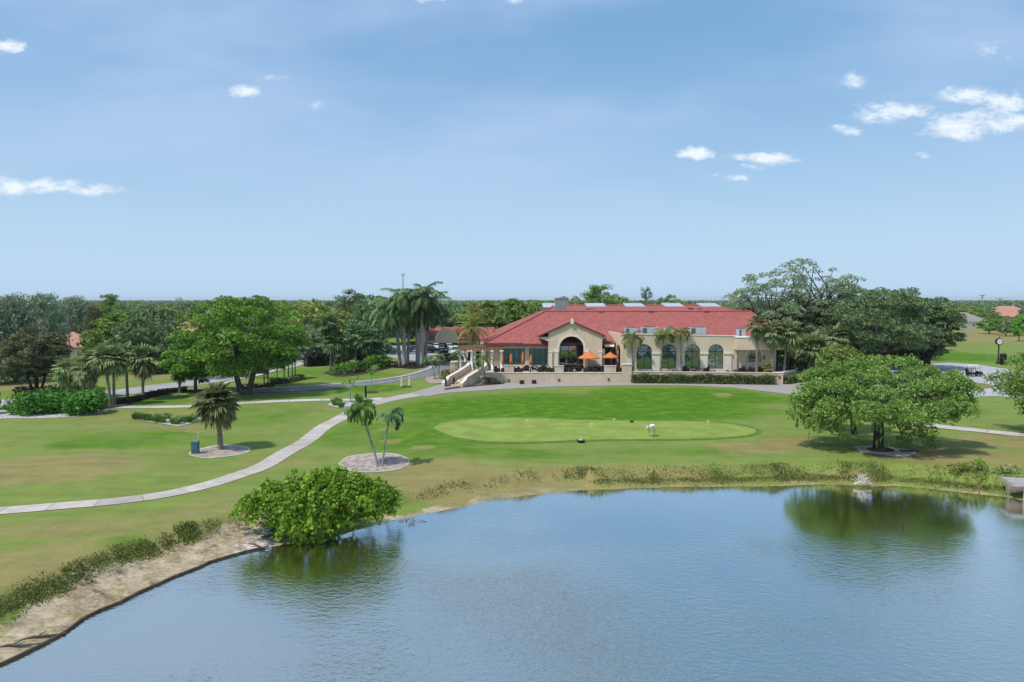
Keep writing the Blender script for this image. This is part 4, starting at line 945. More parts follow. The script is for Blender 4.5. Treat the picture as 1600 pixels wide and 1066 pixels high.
def wall_run(name, pts, z0, z1, th, label, cat='wall', material='stucco_wall', cap=True, group=None):
    o = empty(name, (pts[0][0], pts[0][1], 0), 0, label, cat, group); inv = Matrix.Translation((-pts[0][0], -pts[0][1], 0)); mb = MB(); cb = MB()
    n = len(pts); nn = []
    for i in range(n):
        a = Vector(pts[max(0, i - 1)]); b = Vector(pts[min(n - 1, i + 1)]); d = (b - a).normalized(); nn.append(Vector((-d.y, d.x)))
    def sweep(m, off0, off1, za, zb):
        v = []
        for p, q in zip(pts, nn):
            for o_, z in ((off0, za), (off1, za), (off1, zb), (off0, zb)): v.append((p[0] + q.x * o_, p[1] + q.y * o_, z))
        f = [(3, 2, 1, 0), tuple(4 * (n - 1) + i for i in range(4))]
        for i in range(n - 1):
            for k in range(4): f.append((4 * i + k, 4 * i + (k + 1) % 4, 4 * i + 4 + (k + 1) % 4, 4 * i + 4 + k))
        m.add(v, f)
    sweep(mb, 0, th, z0, z1); me = mb.mesh('wall'); me.transform(inv); link('wall', me, o, M[material])
    if cap: sweep(cb, -.06, th + .06, z1, z1 + .09); me = cb.mesh('coping'); me.transform(inv); link('coping', me, o, M['trim'])
    return o, inv
tw, ti = wall_run('terrace_wall', [(tx0, yT), (tx1, yT)], 0, PZ(583, yT), .3, 'long tan retaining wall with square piers below the dining terrace', 'wall')
for a, b, t in ((788, 803, 571), (867, 881, 571.5), (945, 963, 571.5)):
    p_ = MB(); z = PZ(583, yT) + .09; p_.box(PX(a, yT), PX(b, yT), yT + .02, yT + .6, z, PZ(t, yT) - .1); p_.box(PX(a, yT) - .06, PX(b, yT) + .06, yT - .04, yT + .66, PZ(t, yT) - .1, PZ(t, yT)); p_.v and None
    me = p_.mesh('pier'); me.transform(ti); link('pier', me, tw, M['stucco_wall'])
for px, py in ((795, 594.5), (873.5, 594), (951, 593)):
    q_ = pt(px, py, yT - .08); l = MB(); l.box(q_.x - .14, q_.x + .14, yT - .12, yT - .002, q_.z - .15, q_.z + .18); me = l.mesh('step_light'); me.transform(ti); link('step_light', me, tw, M['post'])
tpier = empty('gate_pier', (PX(980, yT), yT, 0), 0, 'tall square tan pier at the right end of the dining terrace wall', 'pier')
p_ = MB(); p_.box(-.7, .7, -.25, .7, 0, PZ(570, yT)); p_.build('shaft', M['stucco_wall'], tpier); p_ = MB(); p_.box(-.78, .78, -.33, .78, PZ(570, yT), PZ(570, yT) + .14); p_.build('coping', M['trim'], tpier)
gw_, gi = wall_run('garden_wall', [tuple(sR), tuple(cor + Vector((-.6, 0)))], 0, 1.72, .3, 'tan garden wall behind the long clipped hedge, below the arched windows', 'wall')
cpier = empty('corner_pier', (cor.x, cor.y, 0), 0, 'square tan pier with a dark lamp at the corner of the garden wall', 'pier')
p_ = MB(); p_.box(-.58, .58, -.3, .7, 0, PZ(583, 105)); p_.build('shaft', M['stucco_wall'], cpier); p_ = MB(); p_.box(-.64, .64, -.36, .76, PZ(583, 105), PZ(583, 105) + .1); p_.build('coping', M['trim'], cpier)
l = MB(); l.box(-.15, .15, -.4, -.302, .95, 1.3); l.build('lamp', M['post'], cpier)
wall_run('garden_wall', [tuple(cor + Vector((.6, .35))), tuple(end)], 0, 1.75, .3, 'short tan wall angling back from the corner pier beside the dark shrubs', 'wall')
# hedges
def hedge(pts, width, h, seed, label, mt='hedge', dens=95, leaf=.13, name='hedge', group=None):
    rs = np.random.RandomState(seed); q = QB(); C = catmull(pts, .5); T = np.gradient(C, axis=0); T /= np.linalg.norm(T, axis=1)[:, None]; Nn = np.stack([-T[:, 1], T[:, 0]], 1)
    for (x, y), n_ in zip(C, Nn):
        k = int(dens * (width + 2 * h) * .5 * .8); u = rs.uniform(-1, 1, k); v = rs.uniform(0, 1, k)
        side = rs.rand(k) < (2 * h / (2 * h + width)); u = np.where(side, np.sign(u) * rs.uniform(.75, 1.05, k), u); v = np.where(side, v, rs.uniform(.85, 1.06, k))
        hh = h * (1 + .07 * math.sin(x * 1.3) + .05 * math.sin(x * 3.1 + 1))
        P = np.stack([x + n_[0] * u * width / 2 + rs.normal(0, .18, k), y + n_[1] * u * width / 2 + rs.normal(0, .06, k), .05 + v * hh], 1)
        q.add(*leaf_quads(P, leaf, rs, up=.6))
    o = C.mean(0); me = q.mesh('foliage'); me.transform(Matrix.Translation((-o[0], -o[1], 0)))
    t = empty(name, (o[0], o[1], 0), 0, label, name, group); link('foliage', me, t, L[mt])
    core = MB(); k = max(2, len(C) // 6)
    for i in range(0, len(C) - 1, k):
        j = min(i + k, len(C) - 1); mid = (C[i] + C[j]) / 2 - o; d = C[j] - C[i]; ln = np.linalg.norm(d); d = d / ln
        core.obox(mid, d, (-d[1], d[0]), ln / 2 * .98, width * .33, 0.0, h * .82)
    core.build('branches', BK['dark'], t); return t
hedge([(sR.x + .2, yT - .75), (PX(1100, 106), 105.6), (cor.x - 1.0, cor.y - .72)], 1.0, 1.3, 1, 'long clipped green hedge in front of the tan garden wall', 'hedge', 130)
hedge([(cor.x + .9, cor.y - .1), (end.x - .2, end.y - 1.4)], 1.0, 1.2, 2, 'short clipped hedge right of the corner pier', 'hedge', 130)
# ------------------------------------------------------------------ stair and pergola
b0 = Vector(at(709, 604.5)); b1 = Vector((PX(748, 112.2), 112.2)); dv = (b1 - b0); SL = dv.length; dv = dv.normalized(); nvv = Vector((-dv.y, dv.x))
st = empty('terrace_stair', (b0.x, b0.y, 0), 0, 'broad tan stair with stepped cheek walls climbing from the path to the terrace', 'stair')
P2 = lambda u, w_, z: (dv.x * u + nvv.x * w_, dv.y * u + nvv.y * w_, z)
def along(mb, prof, w0, w1):
    n = len(prof); mb.add([P2(u, w0, z) for u, z in prof] + [P2(u, w1, z) for u, z in prof], [tuple(range(n)), tuple(range(2 * n - 1, n - 1, -1))] + [(i, n + i, n + (i + 1) % n, (i + 1) % n) for i in range(n)])
ns = 9; prof = [(.9, 0)]
for i in range(ns): u = .9 + (SL - .9) * i / ns; prof += [(u, FL * (i + 1) / ns), (.9 + (SL - .9) * (i + 1) / ns, FL * (i + 1) / ns)]
prof += [(SL, 0)]
s_ = MB(); along(s_, prof, -1.25, 1.25); s_.build('steps', simple('stair_tread', (0.56, 0.435, 0.30), .9, .1, var=.08, scale=2), st)
for w0, w1, k in ((1.26, 1.66, 0), (-1.66, -1.26, 1)):
    c_ = MB(); up = [(-.6, 0), (-.6, .55), (0, .75), (.7, .85), (1.3, 1.25), (SL * .5, FL * .5 + .95), (SL * .58, FL * .55 + .98), (SL * .86, FL + .75), (SL * .93, FL + 1.05), (SL + .5, FL + 1.1), (SL + .5, 0)]
    along(c_, up, w0, w1); c_.build('cheek_wall', M['stucco_wall'], st)
    k_ = MB()
    for a, b in zip(up[1:-2], up[2:-1]): along(k_, [(a[0], a[1] + .003), (b[0], b[1] + .003), (b[0], b[1] + .12), (a[0], a[1] + .12)], w0 - .05, w1 + .05)
    k_.build('cheek_coping', M['trim'], st)
def low_planter(px, py, r, h, label, a0=0., a1=6.2832):
    x, y = at(px, py); o = empty('planter', (x, y, 0), 0, label, 'planter'); mb = MB(); cb = MB(); N = 22
    for m_, r0, r1, z0, z1 in ((mb, r - .3, r, 0, h), (cb, r - .36, r + .06, h, h + .1)):
        for i in range(N):
            t0, t1 = 2 * math.pi * i / N, 2 * math.pi * (i + 1) / N
            v = [(rr_ * math.cos(t), rr_ * math.sin(t), z) for z in (z0, z1) for t in (t0, t1) for rr_ in (r0, r1)]
            m_.add(v, [(0, 1, 3, 2), (4, 6, 7, 5), (1, 5, 7, 3), (0, 2, 6, 4)])
    mb.build('wall', M['stucco_wall'], o); cb.build('coping', M['trim'], o)
    s = MB(); s.add([((r - .25) * math.cos(2 * math.pi * i / N), (r - .25) * math.sin(2 * math.pi * i / N), h - .08) for i in range(N)], [tuple(range(N))]); s.build('soil', M['mulch'], o); return o
low_planter(756, 596, 1.9, .95, 'round tan planter beside the stair with a small palm in it')
low_planter(727, 601, 1.25, .55, 'low curved tan planter at the foot of the stair cheek wall')
lw = MB(); a, b = PX(703, 113.5), PX(737, 113.5); lw.box(a, b, 113.5, 116.5, 0, 2.55); lw.box(a - .06, b + .06, 113.44, 116.56, 2.55, 2.65)
o = lw.build('landing_wall', M['stucco_wall']); tag(o, 'blocky tan landing wall left of the stair top, behind a small palm', 'wall')
drape_px('mulch_bed', [(694, 608), (715, 604.5), (740, 602), (765, 600), (788, 599), (788, 600.5), (746, 604), (720, 606.5), (695, 610)], M['mulch'], .07, .8, smooth=False)
for px, py, lb in ((696.5, 604.5, 'left one of two dark bollards at the stair foot'), (709, 602.5, 'right one of two dark bollards at the stair foot')):
    o = empty('bollard', gloc(px, py), 0, lb, 'bollard', 'bollards at the stair foot'); mb = MB(); mb.lathe([(.0, 0), (.17, 0), (.15, .1), (.15, 1.1), (.18, 1.12), (.16, 1.25), (0, 1.32)], n=10); mb.build('post', M['post'], o)
pg = empty('pergola', (PX(750, 114), 114, FL), 0, 'brown timber pergola on white columns at the stair head', 'pergola')
po = pg.location
zb0 = PZ(547.5, 112) - FL
for px, Y in ((719, 112.6), (737, 112.1), (754, 111.9), (769, 111.9), (784, 112.2), (727, 116), (742, 116), (758, 116), (773, 116)):
    c_ = MB(); c_.lathe([(.0, 0), (.32, 0), (.32, .25), (.22, .3), (.2, zb0 - .3), (.3, zb0 - .25), (.3, zb0 - .02), (0, zb0 - .02)], (PX(px, Y) - po.x, Y - po.y, 0), 12); c_.build('column', M['white'], pg)
for ys, px0, px1 in ((112.0, 714, 786), (116.0, 720, 780)):
    mb = MB(); n = 10
    for i in range(n):
        t0, t1 = i / n, (i + 1) / n; f = lambda t: (PX(px0 + (px1 - px0) * t, ys) - po.x, ys + .9 * (2 * t - 1) ** 2 - po.y)
        (xa_, ya_), (xb_, yb_) = f(t0), f(t1); v = [(xa_, ya_ - .09), (xb_, yb_ - .09), (xb_, yb_ + .09), (xa_, ya_ + .09)]
        mb.add([(x, y, zb0) for x, y in v] + [(x, y, zb0 + .3) for x, y in v], [(3, 2, 1, 0), (4, 5, 6, 7), (0, 1, 5, 4), (2, 3, 7, 6), (1, 2, 6, 5), (3, 0, 4, 7)])
    mb.build('beam', M['wood'], pg)
for i in range(17):
    t = i / 16; x = PX(714 + 72 * t, 112) - po.x; y = 112 + .9 * (2 * t - 1) ** 2 - po.y; mb = MB(); mb.box(x - .06, x + .06, y - .7, y + 5.0, zb0 + .303, zb0 + .52); mb.build('rafter', M['wood'], pg)
bw = MB(); bw.box(PX(738, 118.5), PX(766, 118.5), 118.5, 118.8, FL, 5.4); ow = bw.build('entry_wall', M['stucco']); ow.data.transform(hinv); ow.parent = house
for px in (735, 745, 756, 771):
    x = PX(px, 118.4); d_ = MB(); d_.box(x - .45, x + .45, 118.38, 118.497, FL, FL + 2.5); o = d_.build('door', M['dark']); o.data.transform(hinv); o.parent = house
# ------------------------------------------------------------------ terrace furniture
def chair_mesh(cush):
    mb = MB(); mb.box(-.32, .32, -.3, .34, .22, .42)
    mb.prism([(-.38, .08), (-.38, .92), (.0, .97), (.38, .92), (.38, .08)], 'y', .3, .42)
    for s in (-1, 1):
        mb.box(s * .35 - .05, s * .35 + .05, -.32, .299, .10, .66)
        for y in (-.28, .36): mb.box(s * .34 - .04, s * .34 + .04, y - .04, y + .04, 0, .099)
    return mb.mesh('wicker_chair')
cme = chair_mesh(0); cme.materials.append(M['wicker'])
cum = MB(); cum.box(-.29, .29, -.28, .29, .421, .52); cum.prism([(-.29, .52), (-.29, .88), (.29, .88), (.29, .52)], 'y', .18, .298); cum = cum.mesh('cushion'); cum.materials.append(M['cushion'])
row1 = [(777, 577, 60), (786, 576, -90), (806.5, 577.5, 100), (813.5, 577, 70), (844, 577.5, 190), (857, 577, 80), (863, 576.5, -80), (884.5, 577, 95), (892, 577, -100), (916, 577.5, 80), (930, 577, 100), (942, 576.5, 185), (963, 577, 60), (970, 576.5, -70)]
for i, (px, py, a) in enumerate(row1):
    o = link('wicker_chair', cme); o.location = (PX(px, 108.0 + .25 * (i % 3)), 108.0 + .25 * (i % 3), FL); o.rotation_euler = (0, 0, R(a)); tag(o, 'dark wicker armchair standing just behind the low terrace wall', 'chair', 'dark wicker chairs along the terrace wall')
row2 = [(800, 111, 30), (822, 110.6, 200), (835, 111.4, 10), (842, 110.2, -40), (851, 111, 170), (856, 110.1, 20), (925, 110.3, -60), (934, 110.9, 45), (947, 111.3, 185), (957, 110.6, 15), (967, 110.9, 200), (905, 110.4, 160)]
for i, (px, Y, a) in enumerate(row2):
    o = link('wicker_chair', cme); o.location = (PX(px, Y), Y, FL); o.rotation_euler = (0, 0, R(a)); tag(o, 'wicker armchair with pale cushion set further back, nearer the clubhouse windows', 'chair', 'cushioned chairs near the clubhouse windows')
    link('cushion', cum, o)
tm = MB(); tm.lathe([(0, .70), (.6, .70), (.6, .76), (0, .77)], n=14); tmm = tm.mesh('table_top'); tmm.materials.append(M['wicker'])
tl = MB(); tl.lathe([(0, 0), (.3, 0), (.28, .05), (.06, .1), (.06, .699), (0, .699)], n=10); tlm = tl.mesh('pedestal'); tlm.materials.append(M['black'])
for px, Y in ((795, 109.5), (829, 108.6), (849, 109.3), (876, 109.2), (900, 109.4), (922, 109.2), (937, 109.8), (953, 109.2)):
    o = empty('dining_table', (PX(px, Y), Y, FL), 0, 'small round dark table among the wicker chairs on the terrace', 'table', 'round tables on the terrace'); link('table_top', tmm, o); link('pedestal', tlm, o)
def open_umbrella(px0, px1, pyt, pyb, Y, label):
    xc = PX((px0 + px1) / 2, Y); rr = span(px0, px1, Y) / 2; z1, z0 = PZ(pyt, Y) - FL, PZ(pyb, Y) - FL
    o = empty('umbrella', (xc, Y, FL), .2, label, 'umbrella'); c = MB(); n = 8; v = [(0, 0, z1)]
    for r_, z in ((rr * .5, z0 + (z1 - z0) * .42), (rr, z0), (rr, z0 - .16)): v += [(r_ * math.cos(2 * math.pi * k / n), r_ * math.sin(2 * math.pi * k / n), z) for k in range(n)]
    f = [(0, 1 + k, 1 + (k + 1) % n) for k in range(n)]
    for q_ in range(2): f += [(1 + q_ * n + k, 1 + (q_ + 1) * n + k, 1 + (q_ + 1) * n + (k + 1) % n, 1 + q_ * n + (k + 1) % n) for k in range(n)]
    c.add(v, f); c.build('canopy', M['orange'], o); p_ = MB(); p_.tube([(0, 0, 0), (0, 0, z1 + .12)], .04, 8); p_.lathe([(0, 0), (.3, 0), (.3, .1), (.05, .14)], n=10); p_.build('pole', M['wood'], o)
open_umbrella(903, 938, 548.5, 558.5, 109.6, 'open orange umbrella in front of the porch arch')
open_umbrella(940, 967, 550, 557.5, 111.6, 'open orange umbrella beside the wing, right of the other open one')
for px, pyt, lb in ((785, 552, 'folded orange umbrella next to the pergola columns'), (798.5, 552, 'folded orange umbrella before the left half of the first teal window'), (817, 549, 'folded orange umbrella before the pier between the teal windows'), (829.5, 554, 'folded orange umbrella left of the second teal window')):
    Y = 111.2; o = empty('folded_umbrella', (PX(px, Y), Y, FL), 0, lb, 'umbrella', 'folded orange umbrellas'); h = PZ(pyt, Y) - FL; c = MB(); n = 10
    prof = [(.03, h), (.16, h * .86), (.24, h * .6), (.20, h * .38), (.10, h * .36)]; c.lathe(prof, n=n); c.build('canopy', M['orange'], o); p_ = MB(); p_.tube([(0, 0, 0), (0, 0, h + .1)], .035, 6); p_.lathe([(0, 0), (.3, 0), (.3, .1), (.05, .14)], n=10); p_.build('pole', M['wood'], o)
for i, (px, py) in enumerate(((1073, 576), (1177, 577), (1190, 577.5), (1104, 576), (1160, 577))):
    o = link('wicker_chair', cme); o.location = (PX(px, 108.3), 108.3, FL); o.rotation_euler = (0, 0, R(20 + 70 * i)); tag(o, 'wicker chair out on the paving by the arched windows', 'chair', 'chairs by the arched windows')
# ------------------------------------------------------------------ small things on the lawns
def thing1(name, px, py, label, cat, build, group=None, rz=0, dz=0):
    o = empty(name, gloc(px, py, dz), rz, label, cat, group); build(o); return o
def f_box(o):
    b = MB(); b.box(-.28, .28, -.22, .22, 0, 1.0); b.build('cabinet', simple('utility_green', (0.070, 0.165, 0.180), .7, .3, var=.08), o)
    b = MB(); b.prism([(-.31, 1.0), (.31, 1.0), (.27, 1.08), (-.27, 1.08)], 'y', -.26, .26); b.build('lid', simple('utility_lid', (0.12, 0.22, 0.235), .7, .3), o)
    b = MB(); b.box(-.24, -.012, -.24, -.222, .1, .9); b.box(.012, .24, -.24, -.222, .1, .9); b.build('door', simple('utility_door', (0.060, 0.145, 0.160), .7, .3), o)
thing1('utility_cabinet', 305.5, 711, 'blue-green utility cabinet at the left end of the palm bed', 'cabinet', f_box, rz=.15)
def f_mark(o): b = MB(); b.tube([(0, 0, 0), (0.02, 0, 1.75)], .045, 8); b.lathe([(.05, 1.5), (.055, 1.5), (.055, 1.7), (.02, 1.76)], n=8); b.build('rod', simple('marker_cream', (0.62, 0.60, 0.36), .6, .3), o)
thing1('marker_post', 310.5, 709, 'thin pale marker rod next to the utility cabinet', 'post', f_mark)
for px, py, lb in ((627.5, 603, 'left one of two short cream posts beside the driveway'), (639.5, 602, 'right one of two short cream posts beside the driveway')):
    def f_p(o): b = MB(); b.box(-.16, .16, -.16, .16, 0, 1.25); b.prism([(-.19, 1.25), (.19, 1.25), (0, 1.42)], 'y', -.19, .19); b.build('post', simple('cream_post', (0.66, 0.61, 0.38), .8, .2), o)
    thing1('cream_post', px, py, lb, 'post', f_p, 'cream posts beside the driveway')
drape_px('mulch_patch', [(627, 605.3), (634, 603.6), (642, 604.3), (643, 606), (636, 605.5), (629, 606.8)], M['mulch'], .06, .8)
def f_dp(o): b = MB(); b.lathe([(0, 0), (.14, 0), (.13, 1.5), (.16, 1.55), (0, 1.65)], n=10); b.build('post', M['black'], o)
thing1('dark_post', 571.5, 622, 'single black post at the fork of the paths', 'post', f_dp)
def f_sign(o):
    b = MB(); b.box(-1.5, 1.5, -.16, .16, .75, 2.6); b.build('panel', M['black'], o); b = MB()
    for s in (-1.2, 1.2): b.box(s - .13, s + .13, -.1, .1, 0, .75)
    b.build('legs', M['post'], o)
thing1('notice_board', 406.5, 591, 'dark rectangular notice board under the big left tree', 'sign', f_sign)
for px, py, lb in ((815.5, 600.5, 'left one of two small black flood boxes at the wall foot'), (834.5, 600, 'right one of two small black flood boxes at the wall foot')):
    def f_b(o):
        b = MB(); b.prism([(-.35, .1), (-.3, .5), (.1, .62), (.35, .3), (.35, .1)], 'x', -.36, .36); b.build('housing', M['black'], o); b = MB(); b.box(-.25, .25, -.2, .2, 0, .1); b.build('foot', M['post'], o)
    thing1('flood_light', px, py, lb, 'lamp', f_b, 'black flood boxes by the terrace wall')
YEL = simple('flag_yellow', (0.80, 0.68, 0.05), .7, .2)
for px, py, lb in ((822, 664, 'small yellow cup flag nearest the left end of the green'), (923, 671, 'small yellow cup flag in the middle of the green'), (958, 663.5, 'small yellow cup flag near the far edge, beside the black bag'), (1105, 665.5, 'small yellow cup flag right of the golfer')):
    def f_fl(o): b = MB(); b.tube([(0, 0, 0), (0, 0, .55)], .016, 6); b.build('stick', M['white'], o); b = MB(); b.prism([(.016, .36), (.26, .40), (.26, .50), (.016, .55)], 'y', -.012, .012); b.build('pennant', YEL, o)
    thing1('cup_flag', px, py, lb, 'flag', f_fl, 'yellow cup flags on the putting green', dz=.045)
def f_bag(o): b = MB(); b.ball((0, 0, .11), .21, .14, .11); b.build('bag', M['black'], o); b = MB(); b.tube([(-.12, 0, .19), (-.05, 0, .27), (.05, 0, .27), (.12, 0, .19)], .018, 6); b.build('handle', M['post'], o)
thing1('ball_bag', 987, 662.3, 'small black bag lying at the far edge of the green', 'bag', f_bag, dz=.045)
def f_basin(o):
    b = MB(); b.lathe([(0, .02), (.27, .02), (.36, .11), (.39, .22), (.32, .24), (.28, .15), (0, .14)], n=18); b.build('rim', M['black'], o); b = MB(); b.ball((0, 0, .15), .27, .27, .20); b.build('stone', simple('tan_stone', (0.50, 0.36, 0.27), .95, .1, var=.25, scale=5), o)
thing1('stone_basin', 907.5, 691.5, 'round black tub with a tan mound on the front edge of the green', 'tub', f_basin, dz=.03)
def f_pipe(o): b = MB(); b.box(-.75, .75, -.2, .2, .02, .14); b.build('slab', M['post'], o)
thing1('drain_cover', 1421, 708, 'dark flat cover on the right end of the oak bed', 'cover', f_pipe, rz=-.1)
def f_clock(o):
    b = MB(); b.lathe([(0, 0), (.42, 0), (.42, .3), (.28, .4), (.2, .55), (.2, 1.1), (.13, 1.2), (.11, 3.6), (.2, 3.75), (.12, 3.9), (0, 3.95)], n=14); b.build('column', M['black'], o)
    b = MB(); b.v = []; c = 4.55; n = 20
    for y0, y1, r_ in ((-.22, .22, .68),): b.add([(r_ * math.cos(2 * math.pi * k / n), y, c + r_ * math.sin(2 * math.pi * k / n)) for y in (y0, y1) for k in range(n)], [tuple(range(n)), tuple(range(2 * n - 1, n - 1, -1))] + [(k, n + k, n + (k + 1) % n, (k + 1) % n) for k in range(n)])
    b.lathe([(.2, 5.2), (.08, 5.35), (.05, 5.55), (0, 5.6)], n=8); h = b.build('clock_case', M['black'], o)
    for s in (-1, 1):
        d = MB(); y = s * .235; d.add([(.55 * math.cos(2 * math.pi * k / n), y, c + .55 * math.sin(2 * math.pi * k / n)) for k in range(n)], [tuple(range(n))]); d.build('dial', M['white'], h)
        hd = MB(); hd.box(-.025, .025, y * 1.03 - .01, y * 1.03 + .01, c - .05, c + .42); hd.prism([(0, c - .03), (.32, c + .12), (.3, c + .17), (-.02, c + .03)], 'y', y * 1.03 - .008, y * 1.03 + .008); hd.build('hands', M['black'], h)
thing1('street_clock', 1559.5, 568.5, 'black post clock with white dials beside the paving', 'clock', f_clock)
def f_bin(o): b = MB(); b.lathe([(0, 0), (.5, 0), (.58, 1.3), (.6, 1.9), (.62, 1.92), (.62, 2.05), (.4, 2.3), (0, 2.35)], n=16); b.build('drum', M['black'], o); b = MB(); b.lathe([(.585, 1.3), (.615, 1.3), (.625, 1.45), (.6, 1.45)], n=16); b.build('band', M['post'], o)
thing1('litter_bin', 1567, 570, 'tall black round bin to the right of the post clock', 'bin', f_bin)
# ------------------------------------------------------------------ vehicles
TY = simple('tyre_rubber', (0.020, 0.020, 0.021), .85, .2); RIM = simple('wheel_rim', (0.42, 0.43, 0.45), .35, .6, metal=.4)
CG = simple('car_glass', (0.018, 0.022, 0.026), .06, .8)
def wheel_meshes(r, w):
    t = MB(); n = 16; prof = [(r * .62, -w / 2), (r * .94, -w / 2), (r, -w * .3), (r, w * .3), (r * .94, w / 2), (r * .62, w / 2)]
    t.add([(p[0] * math.cos(2 * math.pi * k / n), p[1], p[0] * math.sin(2 * math.pi * k / n)) for p in prof for k in range(n)], [(i * n + k, (i + 1) * n + k, (i + 1) * n + (k + 1) % n, i * n + (k + 1) % n) for i in range(5) for k in range(n)], True)
    m = MB(); m.add([(r * .62 * math.cos(2 * math.pi * k / n), y, r * .62 * math.sin(2 * math.pi * k / n)) for y in (-w * .42, w * .42) for k in range(n)], [tuple(range(n - 1, -1, -1)), tuple(range(n, 2 * n))])
    a, b = t.mesh('tyre'), m.mesh('rim'); a.materials.append(TY); b.materials.append(RIM); return a, b
WH = wheel_meshes(.34, .24); WHS = wheel_meshes(.25, .2)
def add_wheels(o, xs, y, wh, r):
    for x in xs:
        for s in (-1, 1):
            w = empty('wheel'); w.parent = o; w.location = (x, s * y, r)
            link('tyre', wh[0], w); link('rim', wh[1], w)
def paint(name, c): return simple(name, c, .32, .55, var=.03)
CAR = {}
def car_meshes(style):
    L_ = 4.5 if style != 'truck' else 5.4; h = L_ / 2
    if style == 'sedan': lower = [(-h, .35), (-h, .85), (-h + .2, .98), (-1.35, 1.02), (1.0, .98), (h - .15, .80), (h, .6), (h, .35)]; cab = [(-1.75, .98), (-1.05, 1.42), (.25, 1.44), (1.05, .97)]
    elif style == 'suv': lower = [(-h, .4), (-h, 1.0), (-h + .1, 1.12), (-1.4, 1.14), (1.0, 1.12), (h - .15, .98), (h, .7), (h, .4)]; cab = [(-2.12, 1.1), (-1.85, 1.72), (.25, 1.76), (1.15, 1.1)]
    else: lower = [(-h, .45), (-h, 1.15), (-.9, 1.15), (.2, 1.16), (1.5, 1.13), (h - .1, 1.0), (h, .7), (h, .45)]; cab = [(-.85, 1.12), (-.75, 1.80), (.7, 1.84), (1.5, 1.12)]
    b = MB(); n = len(lower); wd = .9
    b.add([(x, s * (wd - .06 * (z > .9)), z) for s in (-1, 1) for x, z in lower], [tuple(range(n)), tuple(range(2 * n - 1, n - 1, -1))] + [(i, n + i, n + (i + 1) % n, (i + 1) % n) for i in range(n)])
    c0, c1, c2, c3 = cab; t = .16
    b.add([(x, y, z) for x, z, y in ((c1[0], c1[1], -.68), (c2[0], c2[1], -.68), (c2[0], c2[1], .68), (c1[0], c1[1], .68), (c1[0] + .05, c1[1] + .05, -.6), (c2[0] - .05, c2[1] + .05, -.6), (c2[0] - .05, c2[1] + .05, .6), (c1[0] + .05, c1[1] + .05, .6))], [(4, 5, 6, 7), (0, 1, 5, 4), (1, 2, 6, 5), (2, 3, 7, 6), (3, 0, 4, 7)])
    g = MB(); v = []
    for s in (-1, 1): v += [(c0[0], s * .82, c0[1]), (c1[0], s * .68, c1[1]), (c2[0], s * .68, c2[1]), (c3[0], s * .82, c3[1])]
    g.add(v, [(0, 1, 2, 3), (7, 6, 5, 4), (0, 4, 5, 1), (2, 6, 7, 3)])
    l = []
    for s in (-1, 1): q_ = MB(); q_.box(h - .06, h + .015, s * .62 - .18, s * .62 + .18, lower[-2][1] + .02, lower[-2][1] + .17); l.append(q_.mesh('headlight'))
    gr = MB(); gr.box(h - .03, h + .02, -.38, .38, .42, .62); 
    return b.mesh('body'), g.mesh('glazing'), l, gr.mesh('grille'), h
def car(px, py, rz, style, col, label, group='cars on the parking lot'):
    if style not in CAR: CAR[style] = car_meshes(style)
    b, g, l, gr, h = CAR[style]; o = empty('parked_car' if style != 'truck' else 'pickup_truck', gloc(px, py, .05), rz, label, 'car' if style != 'truck' else 'pickup', group)
    b = b.copy(); link('body', b, o, col); link('glazing', g, o, CG); link('grille', gr, o, M['black'])
    for m_ in l: link('headlight', m_, o, M['white'])
    add_wheels(o, (-h * .62, h * .64), .82, WH, .34)
silver, white_c, black_c, blue_c, grey_c = paint('silver_paint', (.45, .47, .50)), paint('white_car_paint', (.76, .77, .78)), paint('black_car_paint', (.015, .016, .018)), paint('slate_paint', (.13, .18, .25)), paint('green_grey_paint', (.17, .21, .20))
car(691.5, 560.5, -1.75, 'suv', blue_c, 'slate blue car facing out of the row under the canopy')
car(700, 563.5, -2.1, 'sedan', grey_c, 'grey-green saloon half hidden behind the small palm and landing wall')
car(675.5, 552, .25, 'suv', black_c, 'black car standing beyond the drive, under the canopy')
car(666.5, 551, 2.9, 'truck', white_c, 'white pickup beside the right trunk of the tall palms')
car(610, 550.5, .3, 'sedan', silver, 'silver saloon seen between the dark palms and the tall pale trunks')
car(693, 549, 1.4, 'suv', black_c, 'dark car behind the slate blue one')
car(712, 553.5, -1.6, 'suv', white_c, 'white car right of the slate blue one')
car(704, 546, .2, 'sedan', white_c, 'pale saloon far back under the canopy')
car(684, 545.5, .1, 'sedan', white_c, 'small white saloon far back, over the black car')
car(478, 562, .15, 'suv', white_c, 'white car on the road by the dark hedge', 'cars on the entrance road')
car(497, 558, .2, 'sedan', silver, 'silver car just ahead of the white one on the road', 'cars on the entrance road')
car(651, 549.5, .2, 'sedan', grey_c, 'grey saloon between the two groups of tall pale trunks')
